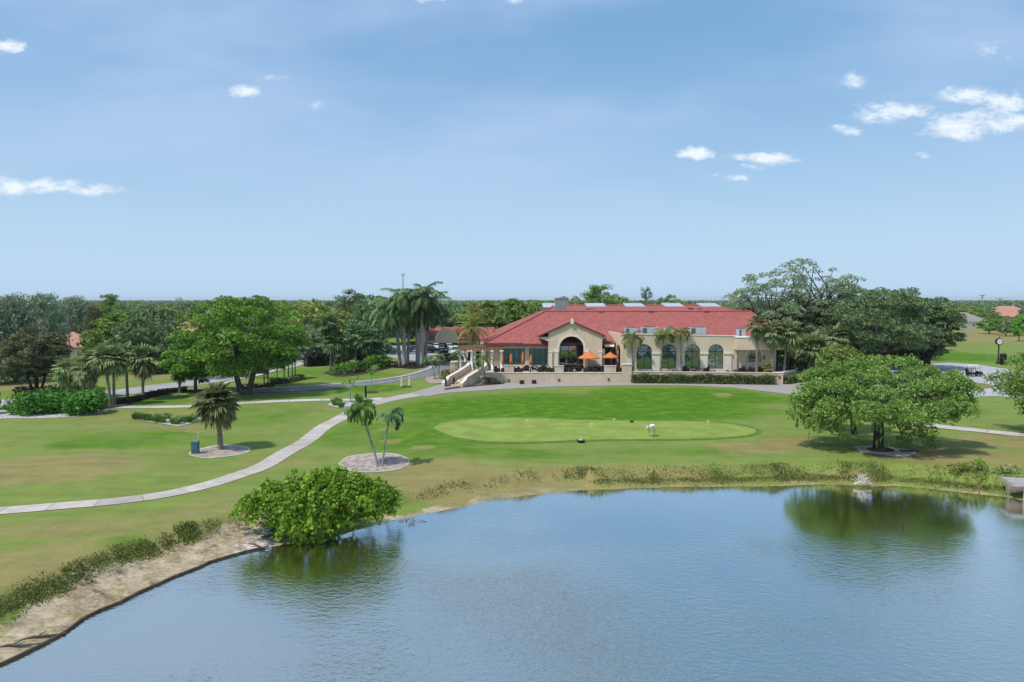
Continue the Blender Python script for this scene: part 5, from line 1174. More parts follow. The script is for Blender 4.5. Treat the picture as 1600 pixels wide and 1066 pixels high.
def golf_cart(px, py, rz, label):
    o = empty('golf_cart', gloc(px, py, .05), rz, label, 'golf cart', 'golf carts')
    b = MB(); b.prism([(-1.15, .3), (-1.15, .75), (-.35, .72), (-.2, .42), (.45, .40), (.7, .85), (1.0, .82), (1.2, .55), (1.2, .3)], 'y', -.55, .55); b.build('body', paint('cart_black', (.02, .02, .024)), o)
    s = MB(); s.box(-.75, -.2, -.5, .5, .74, .88); s.prism([(-.78, .885), (-.66, .885), (-.74, 1.3), (-.84, 1.3)], 'y', -.5, .5); s.build('seat', M['cushion'], o)
    for x0_, x1_ in ((-.95, -.85), (.75, .45)):
        for y in (-.52, .52): p_ = MB(); p_.tube([(x0_, y, .75), (x1_, y, 1.85)], .03, 6); p_.build('roof_post', M['black'], o)
    r_ = MB(); r_.prism([(-1.1, 1.85), (.75, 1.85), (.7, 1.93), (-1.05, 1.93)], 'y', -.6, .6); r_.build('roof', M['white'], o)
    q_ = MB(); q_.box(-1.35, -1.16, -.4, .4, .4, .55); q_.tube([(-1.3, -.2, .55), (-1.42, -.2, 1.3)], .13, 8); q_.tube([(-1.3, .2, .55), (-1.42, .2, 1.3)], .13, 8); q_.build('bag_rack', M['black'], o)
    w = MB(); w.tube([(.55, -.25, .75), (.3, -.25, 1.05)], .02, 6); w.build('steering_column', M['black'], o)
    add_wheels(o, (-.8, .85), .5, WHS, .25)
golf_cart(1522, 588.5, .1, 'black golf cart with a pale roof parked out on the grey paving')
golf_cart(1346, 577.5, 2.6, 'pale-roofed golf cart under the big trees behind the oak')
car(1351, 573, .1, 'suv', white_c, 'white van under the dark trees behind the oak', None)
# ------------------------------------------------------------------ golfer bending over the ball
SKIN = simple('skin', (0.46, 0.27, 0.19), .6, .3); SHIRT = simple('white_shirt', (0.74, 0.74, 0.76), .9, .1); SHORT = simple('grey_shorts', (0.30, 0.33, 0.40), .9, .1); SHOE = simple('brown_shoes', (0.16, 0.075, 0.045), .7, .2)
def skinned(name, verts, edges, rad, root, mt, parent, sub=1):
    me = bpy.data.meshes.new(name); me.from_pydata(verts, edges, []); me.update(); o = link(name, me, parent, mt)
    sk = o.modifiers.new('skin', 'SKIN'); sk.use_smooth_shade = True
    lay = me.skin_vertices[0].data if me.skin_vertices else None
    if lay is None: bm = bmesh.new(); bm.from_mesh(me); bm.verts.layers.skin.verify(); bm.to_mesh(me); bm.free(); lay = me.skin_vertices[0].data
    for i, r_ in enumerate(rad):
        lay[i].radius = r_ if isinstance(r_, tuple) else (r_, r_); lay[i].use_root = (i == root)
    s = o.modifiers.new('sub', 'SUBSURF'); s.levels = sub; s.render_levels = sub; return o
px_, py_ = 1021.5, 683.5
gp_ = empty('golfer', gloc(px_, py_, .045), 0, 'person in white shirt and grey shorts bending down over the putting green', 'person')
# side-on, head towards -x; hips at about 0.95 m, back level
V = [(.10, 0, .93), (-.02, 0, 1.02), (-.20, 0, 1.07), (-.36, 0, 1.04), (-.45, 0, .99), (-.53, 0, .94), (-.62, 0, .88), (-.67, 0, .83)]
Eg = [(0, 1), (1, 2), (2, 3), (3, 4), (4, 5), (5, 6), (6, 7)]; Rd = [(.15, .14), (.145, .12), (.155, .12), (.13, .10), (.06, .06), (.085, .085), (.098, .09), (.07, .065)]
for s in (-1, 1):
    b = len(V); V += [(.09, s * .10, .88), (.04, s * .11, .50), (.09, s * .115, .10), (.06, s * .115, .05), (-.08, s * .12, .035)]; Eg += [(0, b), (b, b + 1), (b + 1, b + 2), (b + 2, b + 3), (b + 3, b + 4)]; Rd += [.085, .06, .042, .045, .035]
    b = len(V); V += [(-.36, s * .18, 1.0), (-.40, s * .20, .72), (-.46, s * .12, .50), (-.48, s * .09, .42)]; Eg += [(3, b), (b, b + 1), (b + 1, b + 2), (b + 2, b + 3)]; Rd += [.065, .045, .034, (.042, .02)]
    for k in range(4):
        c = len(V); fx = -.50 + .02 * k; V += [(fx, s * .085, .365), (fx + .008, s * .07, .335 - .004 * (k in (1, 2))), (fx + .02, s * .055, .322)]; Eg += [(b + 3, c), (c, c + 1), (c + 1, c + 2)]; Rd += [.0095, .009, .0075]
    c = len(V); V += [(-.455, s * .06, .40), (-.455, s * .045, .37)]; Eg += [(b + 3, c), (c, c + 1)]; Rd += [.011, .009]
skinned('body', V, Eg, Rd, 0, SKIN, gp_, 2)
skinned('shirt', [(.06, 0, .965), (-.04, 0, 1.03), (-.20, 0, 1.08), (-.37, 0, 1.045), (-.42, 0, 1.01), (-.37, .19, 1.0), (-.39, .20, .83), (-.37, -.19, 1.0), (-.39, -.20, .83)], [(0, 1), (1, 2), (2, 3), (3, 4), (3, 5), (5, 6), (3, 7), (7, 8)], [(.17, .155), (.17, .14), (.18, .145), (.155, .12), (.075, .075), .09, .075, .09, .075], 2, SHIRT, gp_, 2)
skinned('shorts', [(.12, 0, .94), (.02, 0, .99), (.09, .105, .86), (.06, .115, .56), (.09, -.105, .86), (.06, -.115, .56)], [(0, 1), (0, 2), (2, 3), (0, 4), (4, 5)], [(.175, .165), (.165, .15), .115, .095, .115, .095], 0, SHORT, gp_, 2)
for s in (-1, 1): skinned('shoe', [(.11, s * .115, .05), (.02, s * .115, .045), (-.10, s * .12, .04)], [(0, 1), (1, 2)], [(.05, .05), (.055, .05), (.045, .035)], 0, SHOE, gp_, 1)
hb_ = MB(); hb_.ball((-.60, 0, .905), .115, .112, .08); hb_.prism([(-.68, .86), (-.80, .775), (-.79, .765), (-.66, .835)], 'y', -.075, .075); hb_.build('cap', SHIRT, gp_)
fc = MB()
for s in (-1, 1): fc.ball((-.735, s * .035, .84), .012, .014, .012, 6, 4); fc.ball((-.62, s * .096, .85), .03, .016, .032, 6, 4)
fc.prism([(-.745, .835), (-.775, .80), (-.73, .805)], 'y', -.014, .014); fc.prism([(-.735, .785), (-.742, .778), (-.725, .775)], 'y', -.028, .028)
fc.build('face', simple('face_shade', (0.40, 0.22, 0.16), .6, .3), gp_)
# ------------------------------------------------------------------ outfall box at the right bank, snag and bird, bleached branches
def f_out(o):
    b = MB(); b.box(-1.9, 3.2, -.5, 1.3, .02, .24); b.build('roof_slab', simple('weathered_slab', (0.36, 0.345, 0.33), .9, .1, var=.12, scale=2, grime=.4), o)
    for x in (-.9, .9, 2.9): b = MB(); b.box(x - .14, x + .14, -.4, -.15, -1.5, .018); b.build('leg', simple('pale_pile', (0.42, 0.46, 0.45), .9, .1, grime=.5), o)
    b = MB(); b.box(-1.6, 3.1, .8, 1.2, -1.4, .017); b.build('back_wall', M['stucco_wall'], o)
x, y = at(1634, 786, -1); o = empty('outfall_shelter', (x, y + .6, 0), -.25, 'weathered flat-roofed outfall shelter on pale legs at the right bank', 'shelter'); f_out(o)
x, y = at(1413, 812, -1); o = empty('snag', (x, y, -1), 0, 'dark dead branches sticking out of the pond, right of the reflections', 'branch'); b = MB(); b.tube([(0, 0, -.8), (.02, 0, .3), (-.05, 0, .62)], [.04, .03, .012], 6); b.tube([(0, 0, -.3), (-.35, .1, .08), (-.62, .1, .12)], [.03, .02, .008], 5); b.tube([(.1, 0, -.3), (.4, 0, .06), (.78, .05, -.05)], [.03, .02, .008], 5); b.build('branch', BK['dark'], o)
o = empty('perched_bird', (x - .04, y, -1 + .60), .4, 'dark bird perched on the dead branches in the pond', 'bird')
skinned('body', [(0, 0, .10), (.02, 0, .22), (.04, 0, .34), (.06, 0, .44), (.10, 0, .47), (.18, 0, .47), (-.10, 0, -.03), (0, .03, .03), (0, -.03, .03)], [(0, 1), (1, 2), (2, 3), (3, 4), (4, 5), (0, 6), (0, 7), (0, 8)], [.085, .075, .04, .028, .035, .010, .03, .018, .018], 0, M['black'], o, 1)
# ------------------------------------------------------------------ beds
drape_px('palm_bed', [(297, 713), (300, 709), (325, 702), (350, 698), (378, 698.5), (389, 702), (382, 708), (350, 714), (315, 717)], M['stone_bed'], .05, .7)
drape_px('palm_bed_edge', [(295, 713.5), (298, 708.5), (324, 700.8), (350, 696.8), (379, 697.4), (391.5, 702), (384, 709), (351, 715.4), (315, 718.2)], M['sand'], .035, .7)
drape_px('twin_palm_bed', [(530, 726), (545, 716), (575, 712.5), (610, 713), (632, 719), (639, 726), (625, 733), (600, 737), (570, 738), (545, 735)], M['stone_bed'], .05, .7)
drape_px('twin_palm_bed_edge', [(528, 726), (544, 715), (575, 711.3), (611, 711.7), (633.5, 718.3), (641, 726), (626, 734.3), (600, 738.2), (570, 739.2), (544, 736.4)], M['kerb'], .035, .7)
drape_px('oak_bed', [(1333, 700), (1345, 696.5), (1375, 696), (1400, 700), (1425, 705), (1431, 711), (1420, 717), (1400, 717.5), (1370, 713), (1345, 708)], M['gravel'], .05, .7)
drape_px('oak_mulch', [(1352, 702), (1372, 698.5), (1392, 702), (1398, 708), (1380, 709), (1362, 707)], M['mulch'], .065, .6)
drape_px('tuft_bed', [(206, 655), (235, 653), (262, 655), (290, 651), (318, 654), (300, 661), (280, 667), (255, 664), (228, 660)], M['gravel'], .05, .7)
drape_px('fork_bed', [(511, 634), (520, 629), (545, 629), (556, 632), (549, 638), (535, 639)], M['gravel'], .05, .7)
drape_px('shrub_bed', [(-80, 658), (0, 655), (60, 655.5), (120, 653), (158, 648), (170, 643), (160, 639), (100, 640), (0, 640), (-80, 640)], M['gravel'], .04, 1)
drape_px('roadside_mulch', [(148, 634), (170, 624), (205, 620), (250, 614), (300, 609.5), (330, 609), (330, 611), (290, 613), (245, 619.5), (215, 626), (205, 633), (180, 638), (155, 639)], M['mulch'], .06, 1)
drape_px('tree_bed', [(376, 609), (392, 604.5), (420, 603), (428, 606), (405, 608.5)], M['mulch'], .08, .8)
drape_px('tree_bed', [(410, 599), (440, 596), (468, 590), (478, 593), (450, 598.5), (420, 602)], M['mulch'], .06, .8)
drape_px('royal_bed', [(612, 571), (625, 575), (645, 577), (662, 574), (670, 569), (655, 566), (630, 566)], M['mulch'], .07, .8)
drape_px('stair_bed', [(664, 594), (668, 589.5), (690, 588), (700, 590), (694, 598), (672, 600)], M['stone_bed'], .07, .8)
drape_px('thicket_bed', [(505, 583), (530, 589), (575, 584), (612, 574), (600, 568), (540, 570)], M['mulch'], .05, 1)
# ------------------------------------------------------------------ signature trees
def top_h(px, pyt, Y): return PZ(pyt, Y)
# spreading oak by the pond
loc = gloc(1372, 701); Yo = loc[1]; Wd = span(1236, 1512, Yo)
k = kind('oak_tree', broadleaf(11, Wd * .74, PZ(563, Yo), .36, bottom=2.5, fork=3.1, spread=1.33, up=.8, ncl=165, nleaf=250, leaf=.115, rc=.078, flat=.72, shell=.5, uneven=.6, droop=.5, limbs=26, skirt=1.5), (BK['dark'], L['oak']))
rs = np.random.RandomState(29); q = QB(); q.add(np.array([v.co[:] for v in k['parts'][1][1].vertices]), np.array([p.vertices[:] for p in k['parts'][1][1].polygons]))
tb = MB()
for px, py, dy, r1, r2 in [(1250, 640, 0, 1.3, .9), (1275, 655, -1, 1.2, .8), (1300, 662, .5, 1.1, .7), (1262, 620, 1, 1.5, 1.0), (1320, 645, -1.5, 1.0, .7), (1405, 652, -1, 1.1, .8), (1425, 668, -.5, 1.0, .9), (1450, 672, 0, .9, .8), (1440, 640, 1, 1.4, .9), (1480, 640, .5, 1.3, .9), (1500, 620, 0, 1.2, .9), (1412, 684, -1, .7, .5), (1458, 688, .3, .6, .5), (1340, 640, 2, 1.1, .7), (1390, 635, 2.5, 1.2, .7)]:
    p_ = pt(px, py, Yo + dy); c0 = np.array([p_.x - loc[0], dy, p_.z]); kk = int(330 * r1 * r1); d = nrm(rs.normal(size=(kk, 3)))
    P = c0 + d * np.array([r1, r1 * .9, r2]) * (.3 + .7 * rs.rand(kk, 1) ** .5); P[:, 2] -= .5 * rs.rand(kk) ** 2
    q.add(*leaf_quads(P, .12, rs, up=.7, outward=d * .5, droop=.5)); tb.tube([(c0[0] * .25, c0[1] * .3, 3.9), (c0[0] * .7, c0[1] * .7, c0[2] + 1.2), tuple(c0)], [.11, .07, .02], 5)
k['parts'][1] = ('crown', q.mesh('crown'), k['parts'][1][2])
oak = plant(k, loc, 'wide spreading green oak with hanging moss in a gravel ring by the pond', 'tree')
rs = np.random.RandomState(3); q = QB()
for i in range(46):
    a = rs.uniform(2.3, 4.6); r_ = Wd / 2 * rs.uniform(.55, .95); o_ = np.array([math.cos(a) * r_, math.sin(a) * r_ * .6, rs.uniform(2.6, 4.2)]); Ln = rs.uniform(.6, 2.2)
    kk = 16; t = rs.rand(kk); P = o_ + np.stack([rs.normal(0, .10, kk) * (1 - .6 * t), rs.normal(0, .10, kk) * (1 - .6 * t), -t * Ln], 1); T = np.tile([0, 0, 1.], (kk, 1)) + rs.normal(0, .12, (kk, 3)); S = nrm(np.cross(T, rs.normal(size=(kk, 3))))
    q.add(np.stack([P - T * .2, P + S * .055, P + T * .2, P - S * .055], 1).reshape(-1, 3), np.arange(4 * kk).reshape(-1, 4))
tb.build('low_limb', BK['dark'], oak)
link('hanging_foliage', q.mesh('hanging_foliage'), oak, L['oak'])
rs = np.random.RandomState(8); q = leafy_mass(8, [(0, 0, 6.8, 2.6, 2.2, 1.5), (-.5, 0, 7.7, 1.8, 1.6, 1.0), (.6, .3, 5.2, 2.6, 2.2, 1.2), (.9, .4, 7.0, 1.3, 1.3, 1.0), (-1.7, 0, 5.6, 1.5, 1.3, .9)], 170, .13, .5)
tb = MB(); tb.tube([(1.2, 0, -.1), (.8, 0, 2.5), (.2, .2, 5.0), (-.5, 0, 7.6)], [.28, .22, .14, .03], 8); tb.tube([(.8, 0, 2.5), (-.9, 0, 5.6)], [.12, .04], 6); tb.tube([(.2, .2, 5.0), (.9, .4, 7.0)], [.1, .03], 6)
x, y = PX(1320, Yo + 7), Yo + 7
plant(kind('young_oak', (tb.mesh('trunk'), q.mesh('crown')), (BK['dark'], L['oak'])), (x, y, 0), 'smaller fresh green tree rising behind the left side of the spreading oak', 'tree')
# oak at the right edge of the picture
Ye = 64.0; xe = PX(1684, Ye)
k = kind('oak_tree', broadleaf(23, 12.5, PZ(505, Ye), .42, bottom=2.2, fork=2.8, ncl=120, nleaf=210, leaf=.13, rc=.09, flat=.6, shell=.4, uneven=.35, droop=.6, limbs=22), (BK['dark'], L['oak']))
plant(k, (xe, Ye, 0), 'green oak reaching into the frame beside the right edge, over the paving', 'tree', rz=1.9)
# great bright tree left of centre
loc = gloc(382, 616.5); Yb = loc[1]
k = kind('shade_tree', broadleaf(41, span(268, 468, Yb), PZ(471, Yb), .46, bottom=2.6, fork=4.2, ncl=150, nleaf=230, leaf=.19, rc=.092, flat=.62, shell=.4, uneven=.3, limbs=24, stems=2), (BK['oak'], L['fresh']))
plant(k, loc, 'large bright green shade tree with a forked trunk beside the driveway', 'tree', rz=2.2)
loc = gloc(306, 614); Ys = loc[1]
k = kind('shade_tree', broadleaf(43, span(262, 352, Ys), PZ(528, Ys), .2, bottom=1.4, fork=2.2, ncl=70, nleaf=170, leaf=.18, rc=.12, flat=.65, shell=.4, uneven=.4, limbs=14), (BK['oak'], L['fresh']))
plant(k, loc, 'smaller bright tree tucked under the left side of the large shade tree', 'tree')
# bronze tree with several stems
loc = gloc(58, 612); Yd = loc[1]
k = kind('bronze_tree', broadleaf(51, span(3, 104, Yd), PZ(512, Yd), .30, bottom=2.0, fork=2.2, ncl=95, nleaf=170, leaf=.16, rc=.105, flat=.55, shell=.45, uneven=.2, limbs=14, stems=4), (BK['dark'], L['dusk']))
plant(k, loc, 'bronze-green tree with several dark stems over a ring of purple shrubs', 'tree')
# big trees right of the clubhouse
def big(seed, px, py, px0, px1, pyt, label, lm='grey', airy=False, bark='oak', Y=None, stems=1, bottom=.3, **kw):
    loc = gloc(px, py) if Y is None else ground_at(px, Y); Y = loc[1]; Ht = PZ(pyt, Y); Wd = span(px0, px1, Y)
    d = dict(ncl=105, nleaf=170, leaf=.21, rc=.105, flat=.65, shell=.4, uneven=.35, limbs=20)
    if airy: d.update(ncl=110, nleaf=105, leaf=.18, rc=.075, shell=.25, uneven=.5, limbs=34)
    d.update(kw)
    k = kind('oak_tree' if not airy else 'open_oak', broadleaf(seed, Wd, Ht, Wd * .035 + .12, bottom=Ht * bottom, fork=Ht * min(.36, bottom + .04), stems=stems, **d), (BK[bark], L[lm]))
    return plant(k, loc, label, 'tree')
big(61, 1200, 572, 1132, 1262, 412, 'tall open grey-green tree rising just right of the red roof', 'grey', True, stems=2)
big(62, 1278, 570, 1205, 1362, 404, 'tallest tree right of the clubhouse, open crown with bare limbs showing', 'grey', True, stems=2)
big(63, 1376, 585, 1318, 1462, 446, 'broad dark green oak shading the white van', 'deep', False, 'dark', bottom=.2)
big(64, 1448, 578, 1400, 1500, 462, 'dark green tree at the right end of the big tree group', 'deep', False, 'dark', bottom=.12)
big(65, 1312, 574, 1235, 1352, 468, 'dense dark tree beneath the tallest open crown', 'deep', False, 'dark', bottom=.15)
big(66, 1258, 570, 1215, 1300, 488, 'low dark tree filling in behind the fan palms', 'deep', False, 'dark', bottom=.05)
big(67, 1425, 574, 1385, 1472, 505, 'low bushy tree in front of the dark oak trunks', 'oak', False, 'dark', bottom=.1)
big(68, 1345, 566, 1300, 1420, 452, 'tall dark tree between the open crown and the broad oak', 'deep', False, 'dark', bottom=.25)
# fan palms -----------------------------------------------------------
SB = {}
def fan_palm(seed, px, py, pyc, cpx, label, lm='sabal', lean=0., Y=None, base_z=None, group=None, fr=48, tr=.17, nl=13, low=-1.0, boots=False, z0=None, name='fan_palm'):
    """pyc: pixel row of the crown centre; cpx: crown width in pixels"""
    loc = gloc(px, py) if Y is None else ground_at(px, Y); Y = loc[1]
    if z0 is not None: loc = (loc[0], loc[1], z0)
    Ht = PZ(pyc, Y) - loc[2]; cr = span(0, cpx, Y) / 2 * 1.12
    k = kind(name, sabal(seed, Ht, cr, fr, tr, nl, lean=lean, low=low, boots=boots), (BK['palm'], L[lm]))
    return plant(k, loc, label, 'palm', group, rz=0)
fan_palm(71, 345, 704, 630, 68, 'shaggy fan palm standing alone in a pale oval bed on the left lawn', 'hero_sabal', lean=-.06, fr=90, tr=.21, nl=20, low=-1.15, boots=True)
GP = 'fan palms along the entrance road'
for i, (px, py, pyc, w_, lb) in enumerate(((108.5, 620, 577, 46, 'short yellowish fan palm nearest the bronze tree'), (131, 622, 574, 42, 'fan palm second from the bronze tree, half behind its neighbours'), (141.5, 626, 580, 40, 'low fan palm leaning on the double-trunk pair behind the shrub bank'),
        (147, 626, 562, 44, 'taller trunk of the double fan palms behind the shrub bank'), (172.5, 634, 557, 46, 'fan palm with a leaning pale trunk in the mulch bed'), (178.5, 633, 563, 46, 'straight fan palm touching the leaning pale one'), (199.5, 622, 556, 44, 'slim fan palm between the crossing pair and the last one'), (223.5, 624, 562, 54, 'fan palm with the fullest head at the end of the row'))):
    fan_palm(72 + i, px, py, pyc, w_, lb, 'sabal', lean=(-.10 if i == 4 else (.03 if i % 2 else -.02)), group=GP, low=-1.2)
fan_palm(81, 281, 614, 585, 26, 'thin young fan palm under the bright shade tree', 'sabal_dark', group=GP)
GD = 'dark palms left of the tall royal palms'
fan_palm(82, 517, 583, 508, 38, 'taller one of the two dark fan palms on the lawn mound', 'sabal_dark', group=GD, low=-1.3)
fan_palm(83, 522.5, 583, 532, 44, 'shorter one of the two dark fan palms on the lawn mound', 'sabal_dark', group=GD, low=-1.3)
for i, (px, py, pyc, w_) in enumerate(((556, 574, 522, 40), (541, 573, 535, 38), (575, 575, 530, 38), (568, 570, 545, 36), (590, 574, 546, 34), (533, 572, 552, 30))):
    fan_palm(84 + i, px, py, pyc, w_, 'dark fan palm crowded into the thicket beside the royal palms', 'sabal_dark', group='palms of the dark thicket', low=-1.4)
fan_palm(91, 1183, 581, 509, 38, 'tall fan palm in front of the end block of the clubhouse', 'sabal', Y=107.4, z0=FL, low=-1.2, fr=38)
fan_palm(92, 1208, 582, 520, 44, 'fan palm with a straight trunk right of the niche window', 'sabal', Y=107.0, z0=FL, low=-1.2, fr=38)
fan_palm(93, 1226, 582, 520, 52, 'fan palm with a curved trunk at the clubhouse corner', 'sabal', lean=.09, Y=107.2, z0=FL, low=-1.2, fr=40)
fan_palm(94, 1272, 585, 546, 64, 'low full fan palm past the end of the short wall', 'sabal', Y=112, fr=60, low=-1.4)
fan_palm(95, 1302, 588, 528, 50, 'fan palm between the low full one and the big dark trees', 'sabal', Y=120, fr=46, low=-1.3)
# palms along the left road verge
GV = 'slim young palms along the grass verge'
for i, (px, py) in enumerate(((413, 604), (419, 603), (433, 596), (444, 595), (451, 594), (457, 593), (461.5, 592))):
    fan_palm(100 + i, px, py, 560 - i, 24, 'slim young palm in the verge row beside the bright shade tree', 'sabal_dark', group=GV, tr=.10, fr=26, low=-1.2)
# feather palms -------------------------------------------------------
def plume(seed, px, py, pyc, Lf, label, lm='feather', Y=None, z0=None, lean=(0, 0), group=None, name='feather_palm', bark='slim', shaft_m='shaft', **kw):
    loc = gloc(px, py) if Y is None else ground_at(px, Y)
    if z0 is not None: loc = (loc[0], loc[1], z0)
    Ht = PZ(pyc, loc[1]) - loc[2]
    k = kind(name, feather(seed, Ht, Lf, lean=lean, **kw), (BK[bark], L[lm], BK[shaft_m]))
    return plant(k, loc, label, 'palm', group)
GR = 'royal palms beside the canopy'
for i, (px, Y, pyc, lx, tr) in enumerate(((624.5, 135, 490, -.9, .31), (631, 134, 478, .1, .36), (636.5, 137, 488, .7, .30), (652, 136, 484, -.3, .28), (658.5, 134, 474, .2, .35), (664.5, 139, 486, .9, .28))):
    plume(110 + i, px, 572, pyc - 6, 5.6, ('left', 'thickest', 'rear left')[i] + ' royal palm of the left trunk group' if i < 3 else ('left', 'tallest', 'rear right')[i - 3] + ' royal palm of the right trunk group', 'royal', Y=Y, lean=(lx, 0), group=GR, name='royal_palm', bark='royal',
          tr=tr, shaft=2.4, bulge=.18, fronds=26, pairs=36, ll=1.3, hang=.8, wd=.05, arch=1.75, lo=-.7, hi=1.45)
plume(118, 737, 560, 512, 3.9, 'bushy golden-green palm in front of the canopy roof', 'golden', Y=119, name='date_palm', bark='palm', tr=.3, shaft=.3, fronds=46, pairs=20, ll=.75, hang=.25, arch=1.0, lo=-.9, hi=1.5)
plume(119, 741, 560, 490, 2.6, 'upright pale shoot of the palm clump rising behind the golden one', 'golden', Y=123, name='date_palm', bark='palm', tr=.2, shaft=.3, fronds=22, pairs=16, ll=.7, hang=.3, arch=.8, lo=-.2, hi=1.5)
GW = 'feather palms before the arched windows'
for i, (px, pyc, lx, lb) in enumerate(((989.5, 524, -.25, 'feather palm at the left end of the arched windows'), (1032.5, 519, .35, 'feather palm before the second arched window, left of its twin'), (1065.5, 517, -.25, 'feather palm leaning between the second and third arched windows'))):
    plume(121 + i, px, 578, pyc + 4, 2.3, lb, 'feather', Y=107.9, z0=FL, lean=(lx, 0), group=GW, bark='palm', tr=.17, fronds=15, arch=1.9, lo=-.25, hi=1.35, ll=.62, hang=.6, wd=.06)
plume(131, 590.5, 731, 641, 1.5, 'left one of the twin palms, leaning, with a drooping tattered head', 'small_palm', lean=(-1.05, 0), name='twin_palm', group='twin palms in the round bed', tr=.10, shaft=.7, fronds=22, pairs=28, ll=.46, hang=1.0, arch=2.2, lo=-.1, hi=1.25, bend=1.25)
plume(132, 597, 731, 652, 1.35, 'right one of the twin palms with a thin dark head and one upright spear', 'sabal_dark', lean=(.5, 0), name='twin_palm', group='twin palms in the round bed', tr=.085, shaft=.6, fronds=12, pairs=24, ll=.40, hang=1.0, arch=2.1, lo=.1, hi=1.3, bend=1.2, azs=[-.2, .3, -.5, .1, 2.9, 3.4, 4.6, 1.7])
GS = 'small palms around the stair'
plume(133, 680, 593, 562, 1.7, 'left stem of the small palm pair in the bed by the driveway', 'small_palm', lean=(-.5, 0), group=GS, tr=.10, fronds=14, arch=1.7, ll=.5)
plume(134, 685.5, 593, 560, 1.7, 'right stem of the small palm pair in the bed by the driveway', 'small_palm', lean=(.1, 0), group=GS, tr=.10, fronds=14, arch=1.7, ll=.5)
plume(135, 717, 580, 553, 1.8, 'small palm in front of the landing wall', 'small_palm', Y=112.6, group=GS, lean=(-.1, 0), tr=.11, fronds=14, arch=1.6, ll=.5)
plume(136, 755, 597, 562, 2.2, 'small palm growing out of the round planter by the stair', 'small_palm', Y=105.3, z0=.7, group=GS, tr=.12, fronds=18, arch=1.7, ll=.6, lo=-.5)
fan_palm(137, 1200, 586, 576, 20, 'little yellow fan palm under the tall fan palms', 'golden', Y=107.5, z0=FL, fr=26, tr=.1, low=-.4)
# saplings
def sapling(px, py, pyt, label, seed):
    loc = gloc(px, py); H_ = PZ(pyt, loc[1]); t = MB(); t.tube([(0, 0, -.1), (.03, 0, H_ * .5), (0, .02, H_ * .95)], [.07, .05, .02], 6)
    rs = np.random.RandomState(seed); bl = []
    for i in range(7): a = rs.rand() * 6.28; r_ = rs.uniform(.4, 1.3); z = H_ * rs.uniform(.62, .98); bl.append((math.cos(a) * r_, math.sin(a) * r_, z, .55, .55, .28)); t.tube([(0, 0, z - .5), (math.cos(a) * r_, math.sin(a) * r_, z)], [.03, .01], 4)
    plant(kind('sapling', (t.mesh('trunk'), leafy_mass(seed, bl, 16, .15).mesh('crown')), (BK['slim'], L['bright'])), loc, label, 'tree', 'young trees by the path')
sapling(547.5, 628, 588, 'thin sapling at the fork of the paths', 141)
sapling(580, 612, 566, 'tall thin sapling in a round mulch ring beyond the path', 142)
drape_px('mulch_ring', [(571, 613), (580, 611), (590, 612), (591, 613.8), (581, 615), (571, 614.6)], M['mulch'], .06, .6)
# ------------------------------------------------------------------ shrubs
def shrub(name, px, py, blobs, mt, label, seed, dens=60, leaf=.16, cat='shrub', group=None, stems=True, aspect=.5, droop=0., Y=None, z0=None, up=.4):
    loc = gloc(px, py) if Y is None else ground_at(px, Y)
    if z0 is not None: loc = (loc[0], loc[1], z0)
    o = empty(name, loc, 0, label, cat, group); link('foliage', leafy_mass(seed, blobs, dens, leaf, aspect, droop=droop, up=up).mesh('foliage'), o, L[mt])
    t = MB()
    for b in blobs: t.tube([(b[0] * .3, b[1] * .3, -.1), (b[0] * .8, b[1] * .8, b[2] * .6), (b[0], b[1], b[2] + b[5] * .3)], [.07, .05, .02], 5)
    t.build('stems', BK['dark'], o); return o
# the big sea-grape thicket on the bank
rs = np.random.RandomState(17); bl = []
cx, cy = at(502, 800); o_ = (cx, cy)
# the thicket runs from the bare sand on the left, along the waterline, to the dry brush on the right
def tw_pt(px, py, z): x, y = at(px, py, z); return (x - cx, y - cy, z)
for px, py, z, a, b, c in [(400, 790, 1.2, .9, .9, .75), (425, 775, 1.5, 1.2, 1.0, .85), (455, 760, 1.9, 1.3, 1.1, .9), (490, 752, 2.2, 1.4, 1.2, .95), (520, 748, 2.5, 1.3, 1.2, .95), (530, 738, 2.9, .9, .9, .6), (555, 755, 2.3, 1.4, 1.2, .95), (590, 762, 2.0, 1.3, 1.2, .9), (615, 772, 1.5, 1.0, 1.0, .85),
        (430, 800, .8, 1.1, 1.0, .8), (460, 790, 1.3, 1.3, 1.1, .9), (500, 785, 1.5, 1.5, 1.2, 1.0), (540, 785, 1.4, 1.5, 1.2, 1.0), (580, 790, 1.0, 1.3, 1.1, .9), (610, 795, .5, 1.0, .9, .7), (450, 820, .1, .9, .8, .6), (475, 815, .4, 1.2, 1.0, .8), (510, 815, .4, 1.4, 1.0, .9), (550, 815, .2, 1.3, .9, .8), (585, 808, .1, 1.0, .8, .7),
        (465, 832, -.5, .9, .7, .45), (495, 832, -.5, 1.2, .7, .5), (530, 830, -.5, 1.1, .7, .5), (640 - 15, 785, .9, .7, .7, .6), (388, 795, .9, .6, .6, .55), (440, 768, 1.7, .9, .9, .6), (575, 752, 2.3, .9, .9, .6), (480, 765, 1.9, 1.2, 1.1, .8), (600, 780, 1.5, 1.1, 1.0, .8), (520, 770, 2.0, 1.3, 1.1, .8)]:
    p = tw_pt(px, py, z); bl.append((p[0] * .88 - .55, p[1] + .45, p[2] * .88, a * .8, b * .8, c * .82))
q = QB()
